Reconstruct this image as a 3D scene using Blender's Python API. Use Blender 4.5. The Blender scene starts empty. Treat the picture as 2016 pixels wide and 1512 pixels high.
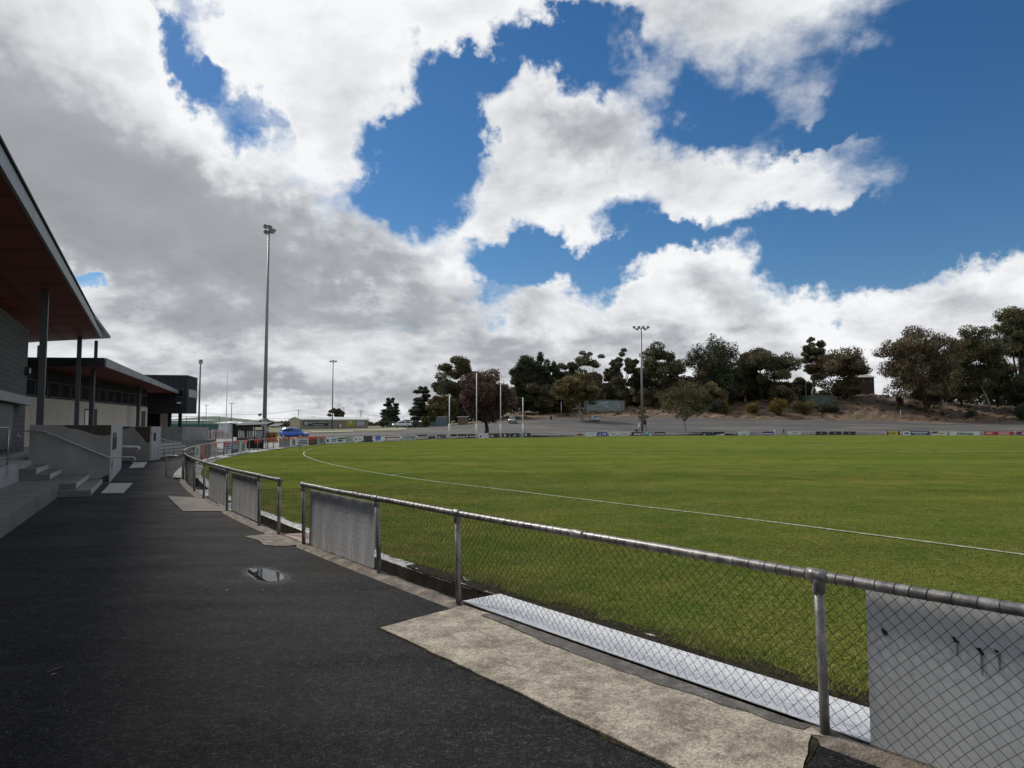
import bpy, math, random
import numpy as np
from mathutils import Vector, Matrix
R = math.radians
rnd = random.Random(7)
scene = bpy.context.scene
COL = scene.collection

# ------------------------------------------------------------------ camera
FPX, PW, PH, HORIZON, EYE = 1360.0, 2016, 1512, 843.0, 1.75
PITCH = math.atan((HORIZON - PH / 2) / FPX)
cam_data = bpy.data.cameras.new('camera')
cam_data.sensor_width = 36.0
cam_data.lens = FPX / PW * 36.0
cam_data.clip_start = 0.05
cam_data.clip_end = 20000
cam = bpy.data.objects.new('camera', cam_data)
cam.location = (0, 0, EYE)
cam.rotation_euler = (math.pi / 2 + PITCH, 0, 0)
COL.objects.link(cam)
scene.camera = cam

def ray(px, py):
    """direction of a photo pixel in the world (Y forward, X right)"""
    u = (px - PW / 2) / FPX
    v = (PH / 2 - py) / FPX
    return Vector((u, math.cos(PITCH) - v * math.sin(PITCH), math.sin(PITCH) + v * math.cos(PITCH)))
def gnd(px, py, z=0.0):
    d = ray(px, py)
    t = (z - EYE) / d.z
    return Vector((d.x * t, d.y * t, z))
def zat(px, py, Y):
    d = ray(px, py)
    return EYE + d.z / d.y * Y
KA = math.cos(PITCH) / FPX
def ax(px):                      # X/Y of a vertical line that crosses the horizon at px
    return (px - PW / 2) * KA
def col(px, Y, z=0.0):
    return Vector((ax(px) * Y, Y, z))

# ------------------------------------------------------------------ world
SUN_AZ, SUN_EL = -52.0, 43.0      # degrees from +Y (negative = left), elevation
world = bpy.data.worlds.new('World')
scene.world = world
world.use_nodes = True
def make_sky():
    nt = world.node_tree
    N, L = nt.nodes, nt.links
    N.clear()
    def node(t, **kw):
        n = N.new(t)
        for k, v in kw.items():
            setattr(n, k, v)
        return n
    def put(sock, v):
        if isinstance(v, bpy.types.NodeSocket):
            L.new(v, sock)
        else:
            sock.default_value = v
    def math_(op, a, b=0.0, c=0.0, clamp=False):
        n = node('ShaderNodeMath', operation=op, use_clamp=clamp)
        put(n.inputs[0], a); put(n.inputs[1], b); put(n.inputs[2], c)
        return n.outputs[0]
    def mrange(v, a, b, c=0.0, d=1.0, smooth=True):
        n = node('ShaderNodeMapRange', interpolation_type='SMOOTHSTEP' if smooth else 'LINEAR')
        put(n.inputs['Value'], v); put(n.inputs['From Min'], a); put(n.inputs['From Max'], b)
        put(n.inputs['To Min'], c); put(n.inputs['To Max'], d)
        return n.outputs[0]
    def mixc(f, a, b):
        n = node('ShaderNodeMix', data_type='RGBA')
        put(n.inputs[0], f); put(n.inputs[6], a); put(n.inputs[7], b)
        return n.outputs[2]
    tc = node('ShaderNodeTexCoord').outputs['Generated']
    sep = node('ShaderNodeSeparateXYZ'); L.new(tc, sep.inputs[0])
    X, Y, Z = sep.outputs
    az = math_('ARCTAN2', X, Y)
    el = math_('ARCSINE', math_('MAXIMUM', math_('MINIMUM', Z, 0.9999), -0.9999))
    ang = node('ShaderNodeCombineXYZ'); L.new(az, ang.inputs[0]); L.new(el, ang.inputs[1])
    ang = ang.outputs[0]
    # cloud-deck coordinates: a flat layer seen in perspective
    zz = math_('ADD', math_('MAXIMUM', Z, 0.0), 0.30)
    comb = node('ShaderNodeCombineXYZ')
    L.new(math_('DIVIDE', X, zz), comb.inputs[0]); L.new(math_('DIVIDE', Y, zz), comb.inputs[1])
    deck = comb.outputs[0]
    def noise(vec, scale, detail, rough, dist=0.0, off=(0, 0, 0), lac=2.0):
        m = node('ShaderNodeMapping'); L.new(vec, m.inputs[0]); m.inputs['Location'].default_value = off
        n = node('ShaderNodeTexNoise', noise_dimensions='3D')
        L.new(m.outputs[0], n.inputs['Vector'])
        n.inputs['Scale'].default_value = scale; n.inputs['Detail'].default_value = detail
        n.inputs['Roughness'].default_value = rough; n.inputs['Distortion'].default_value = dist
        n.inputs['Lacunarity'].default_value = lac
        return n.outputs['Fac'], n.outputs['Color']
    # bend the angles a little so that no cloud bank has a smooth outline
    _, wc = noise(ang, 6.0, 4.0, 0.55)
    w1 = node('ShaderNodeVectorMath', operation='SUBTRACT'); L.new(wc, w1.inputs[0]); w1.inputs[1].default_value = (0.5, 0.5, 0.5)
    w2 = node('ShaderNodeVectorMath', operation='MULTIPLY_ADD'); L.new(w1.outputs[0], w2.inputs[0])
    w2.inputs[1].default_value = (0.13, 0.13, 0.0); L.new(ang, w2.inputs[2])
    _, wc2 = noise(ang, 21.0, 5.0, 0.60, 0.1)
    w3 = node('ShaderNodeVectorMath', operation='SUBTRACT'); L.new(wc2, w3.inputs[0]); w3.inputs[1].default_value = (0.5, 0.5, 0.5)
    w4 = node('ShaderNodeVectorMath', operation='MULTIPLY_ADD'); L.new(w3.outputs[0], w4.inputs[0])
    w4.inputs[1].default_value = (0.10, 0.10, 0.0); L.new(w2.outputs[0], w4.inputs[2])
    wang = w4.outputs[0]
    def blobs(vec, items, start):
        acc = start
        for cx, cy, rx, ry, rot, w in items:
            d = ray(cx, cy).normalized()
            m = node('ShaderNodeMapping', vector_type='TEXTURE'); L.new(vec, m.inputs[0])
            m.inputs['Location'].default_value = (math.atan2(d.x, d.y), math.asin(d.z), 0)
            m.inputs['Rotation'].default_value = (0, 0, R(-rot))
            k = 1.0 / FPX * (1.0 / (1.0 + ((cx - 1008) / FPX) ** 2)) ** 0.5
            m.inputs['Scale'].default_value = (rx * k, ry * k, 1)
            g = node('ShaderNodeTexGradient', gradient_type='SPHERICAL'); L.new(m.outputs[0], g.inputs[0])
            acc = math_('MULTIPLY_ADD', mrange(g.outputs['Fac'], 0.0, 0.75), w, acc)
        return acc
    # banks of cloud and gaps between them, by direction (photo pixel, radii, tilt, weight)
    CLOUDS = [(60, 330, 900, 620, 0, 1.0), (330, 560, 720, 330, 12, 0.8), (560, 40, 640, 230, -8, 0.9),
        (940, 770, 3000, 250, 0, 1.0), (1030, 330, 230, 300, 12, 0.95), (850, 500, 330, 170, -25, 0.8),
        (1010, 180, 130, 130, 0, 0.45), (1260, 310, 280, 150, 15, 0.75), (1180, 400, 260, 110, 0, 0.5), (1500, 355, 360, 105, 3, 0.62),
        (1745, 360, 330, 110, 4, 0.82), (1570, 110, 330, 230, 70, 0.30), (1420, 10, 330, 110, -10, 0.30),
        (1530, 240, 170, 80, -20, 0.2), (1370, 580, 260, 170, -20, 0.9), (1440, 500, 110, 100, 0, 0.45),
        (1060, 610, 230, 110, 0, 0.6), (1980, 620, 330, 200, -25, 0.95), (1740, 670, 400, 150, -5, 0.6),
        (1060, 0, 330, 75, 0, 0.75), (1235, 112, 110, 60, 20, 0.40), (850, 195, 60, 90, -30, 0.42), (705, 215, 170, 200, 0, 0.85),
        (1000, -150, 900, 170, 0, 0.6)]
    HOLES = [(825, 335, 175, 190, 25, -1.15), (905, 190, 125, 190, 25, -0.70), (440, 185, 190, 80, 28, -1.0), (372, 70, 75, 150, -5, -0.65),
        (1015, 505, 160, 80, 0, -1.1), (975, 585, 90, 80, 0, -0.8), (1212, 412, 100, 55, 0, -0.55), (165, 542, 100, 34, 0, -0.95),
        (940, 95, 260, 90, -8, -0.6), (1160, 90, 220, 95, 0, -0.5), (1178, 560, 90, 110, 0, -0.7), (1640, 520, 380, 140, 0, -0.7),
        (1930, 230, 460, 360, 0, -0.8), (1400, 220, 180, 110, 0, -0.25), (1620, 272, 230, 45, 0, -0.45), (1360, 452, 230, 42, -6, -0.5), (160, 542, 40, 10, 0, 0.0), (1130, 345, 80, 50, 0, -0.35), (1230, 475, 200, 50, -5, -0.4)]
    mask = blobs(wang, HOLES, math_('MINIMUM', blobs(wang, CLOUDS, 0.0), 1.05))
    n1, _ = noise(deck, 1.7, 9.0, 0.62, 0.15, (3.1, 1.7, 0.4))
    n2, _ = noise(deck, 6.5, 7.0, 0.60, 0.15, (0.3, 5.7, 2.4))
    up = (0.0, 0.0, 0.0)
    sx, sy = math.sin(R(SUN_AZ)), math.cos(R(SUN_AZ))
    n1s, _ = noise(deck, 1.7, 6.0, 0.62, 0.15, (3.1 + 0.09, 1.7 - 0.12, 0.4))
    fb = math_('ADD', math_('MULTIPLY', math_('SUBTRACT', n1, 0.5), 2.1), math_('MULTIPLY', math_('SUBTRACT', n2, 0.5), 0.9))
    # away from the view the sky goes on as broken cloud of the same amount
    mask = math_('ADD', mask, mrange(Y, 0.72, 0.35, 0.0, 0.42))
    dens = math_('ADD', mask, fb)
    cover = mrange(dens, 0.02, 0.74)
    thick = mrange(dens, 0.35, 1.65, smooth=False)
    relief = math_('SUBTRACT', n1s, n1)              # what lies between this spot and the light
    # grey bases of the deep banks
    DARK = [(240, 410, 600, 230, 20, 0.56), (570, 460, 360, 150, 12, 0.36), (20, 170, 400, 320, 0, 0.36), (640, 90, 260, 120, 0, 0.12), (850, 560, 330, 60, 5, 0.22),
        (1180, 255, 200, 80, 15, 0.30), (1440, 570, 150, 90, 30, 0.36), (640, 660, 700, 90, 0, 0.16), (500, 740, 800, 70, 0, 0.20), (1000, 700, 500, 60, 0, 0.10), (420, 640, 240, 60, 0, 0.15), (1900, 650, 260, 90, -20, 0.18),
        (1200, 690, 500, 50, 0, 0.15), (800, 770, 700, 40, 0, 0.2)]
    dark = blobs(wang, DARK, 0.0)
    n3, _ = noise(deck, 2.6, 5.0, 0.50, 0.2, (9.3, 2.7, 1.4))
    lum = math_('SUBTRACT', 0.98, math_('MULTIPLY', thick, 0.30))
    lum = math_('SUBTRACT', lum, dark)
    lum = math_('SUBTRACT', lum, math_('MULTIPLY', relief, 1.9))
    lum = math_('ADD', lum, math_('MULTIPLY', math_('SUBTRACT', n3, 0.53), 0.55))
    # bright rims where the sun stands behind the cloud
    sd = Vector((math.sin(R(SUN_AZ)) * math.cos(R(SUN_EL)), math.cos(R(SUN_AZ)) * math.cos(R(SUN_EL)), math.sin(R(SUN_EL))))
    dp = node('ShaderNodeVectorMath', operation='DOT_PRODUCT'); L.new(tc, dp.inputs[0]); dp.inputs[1].default_value = sd
    glow = mrange(dp.outputs['Value'], 0.55, 1.0)
    lum = math_('ADD', lum, math_('MULTIPLY', glow, 0.10))
    lum = math_('SMOOTH_MAX', lum, math_('ADD', 0.20, math_('MULTIPLY', math_('SUBTRACT', n1, 0.5), 0.7)), 0.35)
    ramp = node('ShaderNodeValToRGB'); L.new(lum, ramp.inputs[0])
    el_ = ramp.color_ramp.elements
    el_[0].position = 0.0; el_[0].color = (0.22, 0.226, 0.24, 1)
    el_[1].position = 1.0; el_[1].color = (0.84, 0.85, 0.86, 1)
    e = el_.new(0.42); e.color = (0.375, 0.39, 0.415, 1)
    e = el_.new(0.75); e.color = (0.66, 0.675, 0.70, 1)
    cloud_col = ramp.outputs[0]
    sky = node('ShaderNodeTexSky', sky_type='NISHITA', sun_disc=False, sun_elevation=R(SUN_EL), sun_rotation=R(SUN_AZ),
               altitude=400.0, air_density=1.0, dust_density=0.25, ozone_density=3.0)
    sm = node('ShaderNodeVectorMath', operation='SCALE'); L.new(sky.outputs[0], sm.inputs[0]); sm.inputs['Scale'].default_value = SKY_K
    hs = node('ShaderNodeHueSaturation'); L.new(sm.outputs[0], hs.inputs['Color']); hs.inputs['Saturation'].default_value = 1.28
    colr = mixc(cover, hs.outputs[0], cloud_col)
    bg = node('ShaderNodeBackground'); L.new(colr, bg.inputs[0]); bg.inputs[1].default_value = 1.0
    out = node('ShaderNodeOutputWorld'); L.new(bg.outputs[0], out.inputs[0])
SKY_K = 0.075
make_sky()
world.cycles.sampling_method = 'MANUAL'
world.cycles.sample_map_resolution = 1024

sun_data = bpy.data.lights.new('sun', 'SUN')
sun_data.energy = 3.3
sun_data.angle = R(12.0)
sun_data.color = (1.0, 0.955, 0.88)
sun = bpy.data.objects.new('sun', sun_data)
COL.objects.link(sun)
sd_ = Vector((math.sin(R(SUN_AZ)) * math.cos(R(SUN_EL)), math.cos(R(SUN_AZ)) * math.cos(R(SUN_EL)), math.sin(R(SUN_EL))))
sun.rotation_euler = sd_.to_track_quat('Z', 'Y').to_euler()
sun.location = (-60, 60, 80)

vs = scene.view_settings
vs.view_transform = 'Standard'; vs.look = 'None'; vs.exposure = 0.14; vs.gamma = 1.0; vs.use_curve_mapping = False
scene.cycles.max_bounces = 6
scene.cycles.transparent_max_bounces = 12
scene.cycles.use_denoising = True

# ------------------------------------------------------------------ helpers
def link(o): COL.objects.link(o); return o
class MB:
    """collects simple solids in world coordinates; build() links them as ONE mesh object"""
    def __init__(s): s.v = []; s.f = []; s.m = []; s.mi = 0
    def add(s, vs, fs):
        b = len(s.v); s.v += [tuple(p) for p in vs]
        for f in fs: s.f.append(tuple(i + b for i in f)); s.m.append(s.mi)
        return s
    def hexa(s, c):       # 8 corners: bottom ring then top ring
        return s.add(c, [(3, 2, 1, 0), (4, 5, 6, 7), (0, 1, 5, 4), (1, 2, 6, 5), (2, 3, 7, 6), (3, 0, 4, 7)])
    def box(s, c, size, rz=0.0, rx=0.0):
        M = Matrix.Rotation(rz, 3, 'Z') @ Matrix.Rotation(rx, 3, 'X')
        h = Vector(size) / 2; c = Vector(c)
        pts = [c + M @ Vector((x * h.x, y * h.y, z * h.z)) for z in (-1, 1) for x, y in ((-1, -1), (1, -1), (1, 1), (-1, 1))]
        return s.hexa(pts)
    def fbox(s, F, t0, t1, s0, s1, z0, z1):
        """box in a frame F(t, s, z)"""
        pts = [F(t, q, z) for z in (z0, z1) for t, q in ((t0, s0), (t1, s0), (t1, s1), (t0, s1))]
        return s.hexa(pts)
    def prism(s, poly, z0, z1):
        n = len(poly)
        lo = [Vector((p[0], p[1], z0)) for p in poly]; hi = [Vector((p[0], p[1], z1)) for p in poly]
        fs = [tuple(range(n - 1, -1, -1)), tuple(range(n, 2 * n))]
        fs += [(i, (i + 1) % n, n + (i + 1) % n, n + i) for i in range(n)]
        return s.add(lo + hi, fs)
    def tube(s, pts, r, n=8, caps=True):
        pts = [Vector(p) for p in pts]
        k = len(pts); rs = r if isinstance(r, (list, tuple)) else [r] * k
        ring = []
        ref = None
        for i, p in enumerate(pts):
            d = (pts[min(i + 1, k - 1)] - pts[max(i - 1, 0)])
            d = d.normalized() if d.length > 1e-9 else Vector((0, 0, 1))
            if ref is None:
                ref = d.orthogonal().normalized()
            a = (ref - d * ref.dot(d)); a = a.normalized() if a.length > 1e-6 else d.orthogonal().normalized()
            ref = a; b = d.cross(a)
            ring += [p + (a * math.cos(2 * math.pi * j / n) + b * math.sin(2 * math.pi * j / n)) * rs[i] for j in range(n)]
        fs = [(i * n + j, i * n + (j + 1) % n, (i + 1) * n + (j + 1) % n, (i + 1) * n + j) for i in range(k - 1) for j in range(n)]
        if caps: fs += [tuple(range(n - 1, -1, -1)), tuple(range((k - 1) * n, k * n))]
        return s.add(ring, fs)
    def quad(s, a, b, c, d): return s.add([a, b, c, d], [(0, 1, 2, 3)])
    def build(s, name, mats, parent=None, smooth=False, loc=None):
        o_ = Vector(parent.matrix_world.translation) if parent is not None else Vector((0, 0, 0))
        if parent is not None: o_ = WLOC[parent.name]
        if loc is not None and parent is None: o_ = Vector(loc)
        me = bpy.data.meshes.new(name)
        me.from_pydata([(x - o_.x, y - o_.y, z - o_.z) for x, y, z in s.v], [], s.f)
        for m in (mats if isinstance(mats, (list, tuple)) else [mats]): me.materials.append(m)
        if len(me.materials) > 1: me.polygons.foreach_set('material_index', s.m)
        if smooth: me.polygons.foreach_set('use_smooth', [True] * len(me.polygons))
        me.update()
        o = link(bpy.data.objects.new(name, me))
        if parent is not None: o.parent = parent; WLOC[o.name] = o_
        else: o.location = o_; WLOC[o.name] = o_
        return o
WLOC = {}
def np_mesh(name, v, quads=None, tris=None, mats=(), parent=None, loc=(0, 0, 0), smooth=False, mi=None):
    me = bpy.data.meshes.new(name)
    loc = WLOC[parent.name] if parent is not None else Vector(loc)
    v = np.asarray(v, float) - np.array(loc)
    me.vertices.add(len(v)); me.vertices.foreach_set('co', v.ravel())
    loops = []; starts = []; k = 0
    if quads is not None and len(quads):
        q = np.asarray(quads); loops.append(q.ravel()); starts.append(np.arange(len(q)) * 4); k = q.size
    if tris is not None and len(tris):
        q = np.asarray(tris); loops.append(q.ravel()); starts.append(k + np.arange(len(q)) * 3)
    lo = np.concatenate(loops); st = np.concatenate(starts)
    me.loops.add(len(lo)); me.loops.foreach_set('vertex_index', lo)
    me.polygons.add(len(st)); me.polygons.foreach_set('loop_start', st)
    for m in mats: me.materials.append(m)
    if mi is not None: me.polygons.foreach_set('material_index', mi)
    if smooth: me.polygons.foreach_set('use_smooth', [True] * len(st))
    me.update(calc_edges=True); me.validate()
    o = link(bpy.data.objects.new(name, me))
    o.location = loc if parent is None else (0, 0, 0)
    if parent is not None: o.parent = parent
    WLOC[o.name] = Vector(loc)
    return o
def tag(o, label, cat, group=None):
    o['label'] = label; o['category'] = cat
    if group: o['group'] = group
    return o
def thing(name, label, cat, loc, group=None):
    o = link(bpy.data.objects.new(name, None)); o.location = loc; WLOC[o.name] = Vector(loc)
    o.empty_display_size = 0.3
    return tag(o, label, cat, group)
def struct(o): o['kind'] = 'structure'; return o
def stuff(o): o['kind'] = 'stuff'; return o

# ------------------------------------------------------------------ materials
def mat(name, cols, scale=3.0, detail=6.0, rough=0.7, metal=0.0, bump=0.0, bscale=None, coords='Object', spec=0.5, stretch=(1, 1, 1),
        fine=0.0, fscale=80.0, pos=None, rvar=0.0, nrough=0.6, trans=0.0, dist=0.0):
    m = bpy.data.materials.new(name); m.use_nodes = True
    nt = m.node_tree; N, L = nt.nodes, nt.links
    b = N['Principled BSDF']
    b.inputs['Roughness'].default_value = rough; b.inputs['Metallic'].default_value = metal
    b.inputs['Specular IOR Level'].default_value = spec
    if len(cols) == 1 and not bump and not fine and not rvar:
        b.inputs['Base Color'].default_value = (*cols[0], 1)
        return m
    if coords == 'World': vec = N.new('ShaderNodeNewGeometry').outputs['Position']
    else: vec = N.new('ShaderNodeTexCoord').outputs['Object']
    mp = N.new('ShaderNodeMapping'); L.new(vec, mp.inputs[0]); mp.inputs['Scale'].default_value = stretch
    nz = N.new('ShaderNodeTexNoise'); L.new(mp.outputs[0], nz.inputs['Vector'])
    nz.inputs['Scale'].default_value = scale; nz.inputs['Detail'].default_value = detail; nz.inputs['Roughness'].default_value = nrough
    nz.inputs['Distortion'].default_value = dist
    rp = N.new('ShaderNodeValToRGB'); L.new(nz.outputs['Fac'], rp.inputs[0])
    E = rp.color_ramp.elements
    k = len(cols); ps = pos or [0.3 + 0.4 * i / max(1, k - 1) for i in range(k)]
    while len(E) < k: E.new(0.5)
    while len(E) > max(k, 1): E.remove(E[-1])
    for i, c in enumerate(cols): E[i].position = ps[i]; E[i].color = (*c, 1)
    out = rp.outputs[0]
    f2 = None
    if fine:
        f2 = N.new('ShaderNodeTexNoise'); L.new(vec, f2.inputs['Vector']); f2.inputs['Scale'].default_value = fscale
        f2.inputs['Detail'].default_value = 3.0; f2.inputs['Roughness'].default_value = 0.7
        mr = N.new('ShaderNodeMapRange'); L.new(f2.outputs['Fac'], mr.inputs['Value'])
        mr.inputs['From Min'].default_value = 0.25; mr.inputs['From Max'].default_value = 0.75
        mr.inputs['To Min'].default_value = 1 - fine; mr.inputs['To Max'].default_value = 1 + fine
        mx = N.new('ShaderNodeVectorMath'); mx.operation = 'SCALE'
        L.new(out, mx.inputs[0]); L.new(mr.outputs[0], mx.inputs['Scale']); out = mx.outputs[0]
    L.new(out, b.inputs['Base Color'])
    if rvar:
        mr = N.new('ShaderNodeMapRange'); L.new(nz.outputs['Fac'], mr.inputs['Value'])
        mr.inputs['From Min'].default_value = 0.3; mr.inputs['From Max'].default_value = 0.7
        mr.inputs['To Min'].default_value = rough - rvar; mr.inputs['To Max'].default_value = rough + rvar
        L.new(mr.outputs[0], b.inputs['Roughness'])
    if bump:
        bz = N.new('ShaderNodeTexNoise'); L.new(vec, bz.inputs['Vector']); bz.inputs['Scale'].default_value = bscale or scale * 6
        bz.inputs['Detail'].default_value = 5.0
        bp = N.new('ShaderNodeBump'); bp.inputs['Strength'].default_value = bump; bp.inputs['Distance'].default_value = 0.02
        L.new(bz.outputs['Fac'], bp.inputs['Height']); L.new(bp.outputs[0], b.inputs['Normal'])
    if trans:
        tr = N.new('ShaderNodeBsdfTranslucent'); L.new(out, tr.inputs['Color'])
        ms = N.new('ShaderNodeMixShader'); ms.inputs[0].default_value = trans
        L.new(b.outputs[0], ms.inputs[1]); L.new(tr.outputs[0], ms.inputs[2])
        L.new(ms.outputs[0], N['Material Output'].inputs['Surface'])
    return m
def glass(name, colr, rough=0.08):
    return mat(name, [colr], rough=rough, spec=0.8)

def asphalt_material():
    m = bpy.data.materials.new('path_asphalt'); m.use_nodes = True
    nt = m.node_tree; N, L = nt.nodes, nt.links; b = N['Principled BSDF']
    pos = N.new('ShaderNodeNewGeometry').outputs['Position']
    def nz(scale, detail, rough=0.6, st=(1, 1, 1), dist=0.0):
        mp = N.new('ShaderNodeMapping'); L.new(pos, mp.inputs[0]); mp.inputs['Scale'].default_value = st
        n = N.new('ShaderNodeTexNoise'); L.new(mp.outputs[0], n.inputs['Vector']); n.inputs['Scale'].default_value = scale
        n.inputs['Detail'].default_value = detail; n.inputs['Roughness'].default_value = rough; n.inputs['Distortion'].default_value = dist
        return n.outputs['Fac']
    def mr(v, a, b_, c, d):
        n = N.new('ShaderNodeMapRange'); L.new(v, n.inputs['Value'])
        for i, q in zip(('From Min', 'From Max', 'To Min', 'To Max'), (a, b_, c, d)): n.inputs[i].default_value = q
        return n.outputs[0]
    def mixc(f, a, b_, blend='MIX'):
        n = N.new('ShaderNodeMix'); n.data_type = 'RGBA'; n.blend_type = blend
        if isinstance(f, float): n.inputs[0].default_value = f
        else: L.new(f, n.inputs[0])
        for s, v in ((n.inputs[6], a), (n.inputs[7], b_)):
            if isinstance(v, tuple): s.default_value = v
            else: L.new(v, s)
        return n.outputs[2]
    big = nz(0.45, 6, 0.6, dist=0.4); mid = nz(3.0, 6, 0.65); fine = nz(95, 3, 0.75); streak = nz(0.8, 5, 0.6, (0.5, 2.2, 1), 0.3)
    c = mixc(mr(big, 0.35, 0.68, 0, 1), (0.0045, 0.0045, 0.0050, 1), (0.024, 0.0235, 0.0230, 1))
    c = mixc(mr(mid, 0.4, 0.7, 0, 0.5), c, (0.024, 0.0232, 0.0226, 1))
    vor = N.new('ShaderNodeTexVoronoi'); L.new(pos, vor.inputs['Vector']); vor.inputs['Scale'].default_value = 85
    spk = mr(vor.outputs['Color'], 0.55, 1.0, 0, 1)
    sepc = N.new('ShaderNodeSeparateColor'); L.new(vor.outputs['Color'], sepc.inputs[0])
    c = mixc(mr(sepc.outputs[0], 0.50, 1.0, 0.0, 0.8), c, (0.075, 0.072, 0.069, 1))
    c = mixc(mr(fine, 0.40, 0.60, 0, 1), mixc(1.0, c, (0.18, 0.18, 0.18, 1), 'MULTIPLY'), c)
    c = mixc(mr(nz(14, 5, 0.7), 0.45, 0.62, 0, 1), mixc(1.0, c, (0.55, 0.55, 0.55, 1), 'MULTIPLY'), c)
    grit = nz(24, 7, 0.88); c = mixc(mr(grit, 0.40, 0.62, 0, 1), mixc(1.0, c, (0.30, 0.30, 0.31, 1), 'MULTIPLY'), mixc(1.0, c, (2.3, 2.25, 2.2, 1), 'MULTIPLY'))
    c = mixc(mr(nz(5.5, 6, 0.75), 0.42, 0.62, 0, 1), mixc(1.0, c, (0.72, 0.72, 0.73, 1), 'MULTIPLY'), mixc(1.0, c, (1.3, 1.29, 1.27, 1), 'MULTIPLY'))
    moss = mr(nz(1.1, 6, 0.65), 0.58, 0.75, 0.0, 0.35)
    c = mixc(moss, c, (0.050, 0.047, 0.030, 1))
    L.new(c, b.inputs['Base Color'])
    r = N.new('ShaderNodeMath'); r.operation = 'ADD'; L.new(mr(streak, 0.35, 0.65, 0.68, 0.80), r.inputs[0]); L.new(mr(big, 0.3, 0.7, 0.06, -0.04), r.inputs[1])
    L.new(r.outputs[0], b.inputs['Roughness'])
    b.inputs['Specular IOR Level'].default_value = 0.14
    bp = N.new('ShaderNodeBump'); bp.inputs['Strength'].default_value = 0.75; bp.inputs['Distance'].default_value = 0.006
    ad = N.new('ShaderNodeMath'); ad.operation = 'ADD'; L.new(fine, ad.inputs[0]); L.new(vor.outputs['Distance'], ad.inputs[1])
    L.new(ad.outputs[0], bp.inputs['Height']); L.new(bp.outputs[0], b.inputs['Normal'])
    return m

def grass_material(name, near=True):
    m = bpy.data.materials.new(name); m.use_nodes = True
    nt = m.node_tree; N, L = nt.nodes, nt.links; b = N['Principled BSDF']
    pos = N.new('ShaderNodeNewGeometry').outputs['Position']
    def nz(scale, detail, rough=0.6, st=(1, 1, 1), dist=0.0):
        mp = N.new('ShaderNodeMapping'); L.new(pos, mp.inputs[0]); mp.inputs['Scale'].default_value = st
        n = N.new('ShaderNodeTexNoise'); L.new(mp.outputs[0], n.inputs['Vector']); n.inputs['Scale'].default_value = scale
        n.inputs['Detail'].default_value = detail; n.inputs['Roughness'].default_value = rough; n.inputs['Distortion'].default_value = dist
        return n.outputs['Fac']
    def mr(v, a, b_, c, d):
        n = N.new('ShaderNodeMapRange'); L.new(v, n.inputs['Value'])
        for i, q in zip(('From Min', 'From Max', 'To Min', 'To Max'), (a, b_, c, d)): n.inputs[i].default_value = q
        return n.outputs[0]
    def mixc(f, a, b_, blend='MIX'):
        n = N.new('ShaderNodeMix'); n.data_type = 'RGBA'; n.blend_type = blend
        if isinstance(f, float): n.inputs[0].default_value = f
        else: L.new(f, n.inputs[0])
        for s, v in ((n.inputs[6], a), (n.inputs[7], b_)):
            if isinstance(v, tuple): s.default_value = v
            else: L.new(v, s)
        return n.outputs[2]
    big = nz(0.07, 5, 0.6, dist=0.5); mid = nz(0.55, 6, 0.65, dist=0.3); sm = nz(5.0, 5, 0.7); fn = nz(38, 3, 0.7)
    c = mixc(mr(mid, 0.36, 0.66, 0, 1), (0.100, 0.152, 0.028, 1), (0.245, 0.222, 0.060, 1))
    c = mixc(mr(big, 0.38, 0.64, 0.0, 0.6), c, (0.112, 0.172, 0.031, 1))
    c = mixc(mr(sm, 0.45, 0.75, 0, 0.6), c, (0.270, 0.232, 0.074, 1))
    c = mixc(mr(nz(1.7, 6, 0.7), 0.52, 0.8, 0, 0.75), c, (0.046, 0.088, 0.016, 1))
    c = mixc(mr(fn, 0.38, 0.58, 0.0, 1.0), mixc(1.0, c, (0.42, 0.46, 0.40, 1), 'MULTIPLY'), mixc(1.0, c, (1.18, 1.16, 1.15, 1), 'MULTIPLY'))
    c = mixc(mr(nz(11, 5, 0.75), 0.42, 0.60, 0.0, 1.0), mixc(1.0, c, (0.62, 0.66, 0.6, 1), 'MULTIPLY'), mixc(1.0, c, (1.12, 1.10, 1.05, 1), 'MULTIPLY'))
    band = nz(0.22, 4, 0.55, (0.10, 1.0, 1.0), 0.2); c = mixc(mr(band, 0.38, 0.62, 0.0, 1.0), mixc(1.0, c, (0.84, 0.88, 0.86, 1), 'MULTIPLY'), mixc(1.0, c, (1.12, 1.16, 1.10, 1), 'MULTIPLY'))
    L.new(c, b.inputs['Base Color'])
    b.inputs['Roughness'].default_value = 0.9; b.inputs['Specular IOR Level'].default_value = 0.0
    bp = N.new('ShaderNodeBump'); bp.inputs['Strength'].default_value = 1.0; bp.inputs['Distance'].default_value = 0.05
    L.new(fn, bp.inputs['Height']); L.new(bp.outputs[0], b.inputs['Normal'])
    return m

M = {}
M['asphalt'] = asphalt_material()
M['grass'] = grass_material('oval_grass')
M['pad'] = mat('weathered_concrete', [(0.075, 0.062, 0.046), (0.185, 0.155, 0.115), (0.37, 0.325, 0.25), (0.53, 0.485, 0.395)], scale=3.4, detail=12, rough=0.82, bump=0.7, bscale=60,
               coords='World', fine=0.55, fscale=42, pos=[0.28, 0.43, 0.57, 0.75], nrough=0.84)
M['pad2'] = mat('old_brown_concrete', [(0.075, 0.060, 0.045), (0.13, 0.105, 0.08), (0.16, 0.15, 0.125)], scale=2.0, detail=8, rough=0.7, bump=0.4, bscale=60, coords='World', fine=0.3)
M['kerb'] = mat('mossy_kerb_concrete', [(0.05, 0.042, 0.033), (0.14, 0.112, 0.088), (0.27, 0.235, 0.195)], scale=7, detail=8, rough=0.85, bump=0.9, bscale=50, coords='World', fine=0.4)
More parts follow.
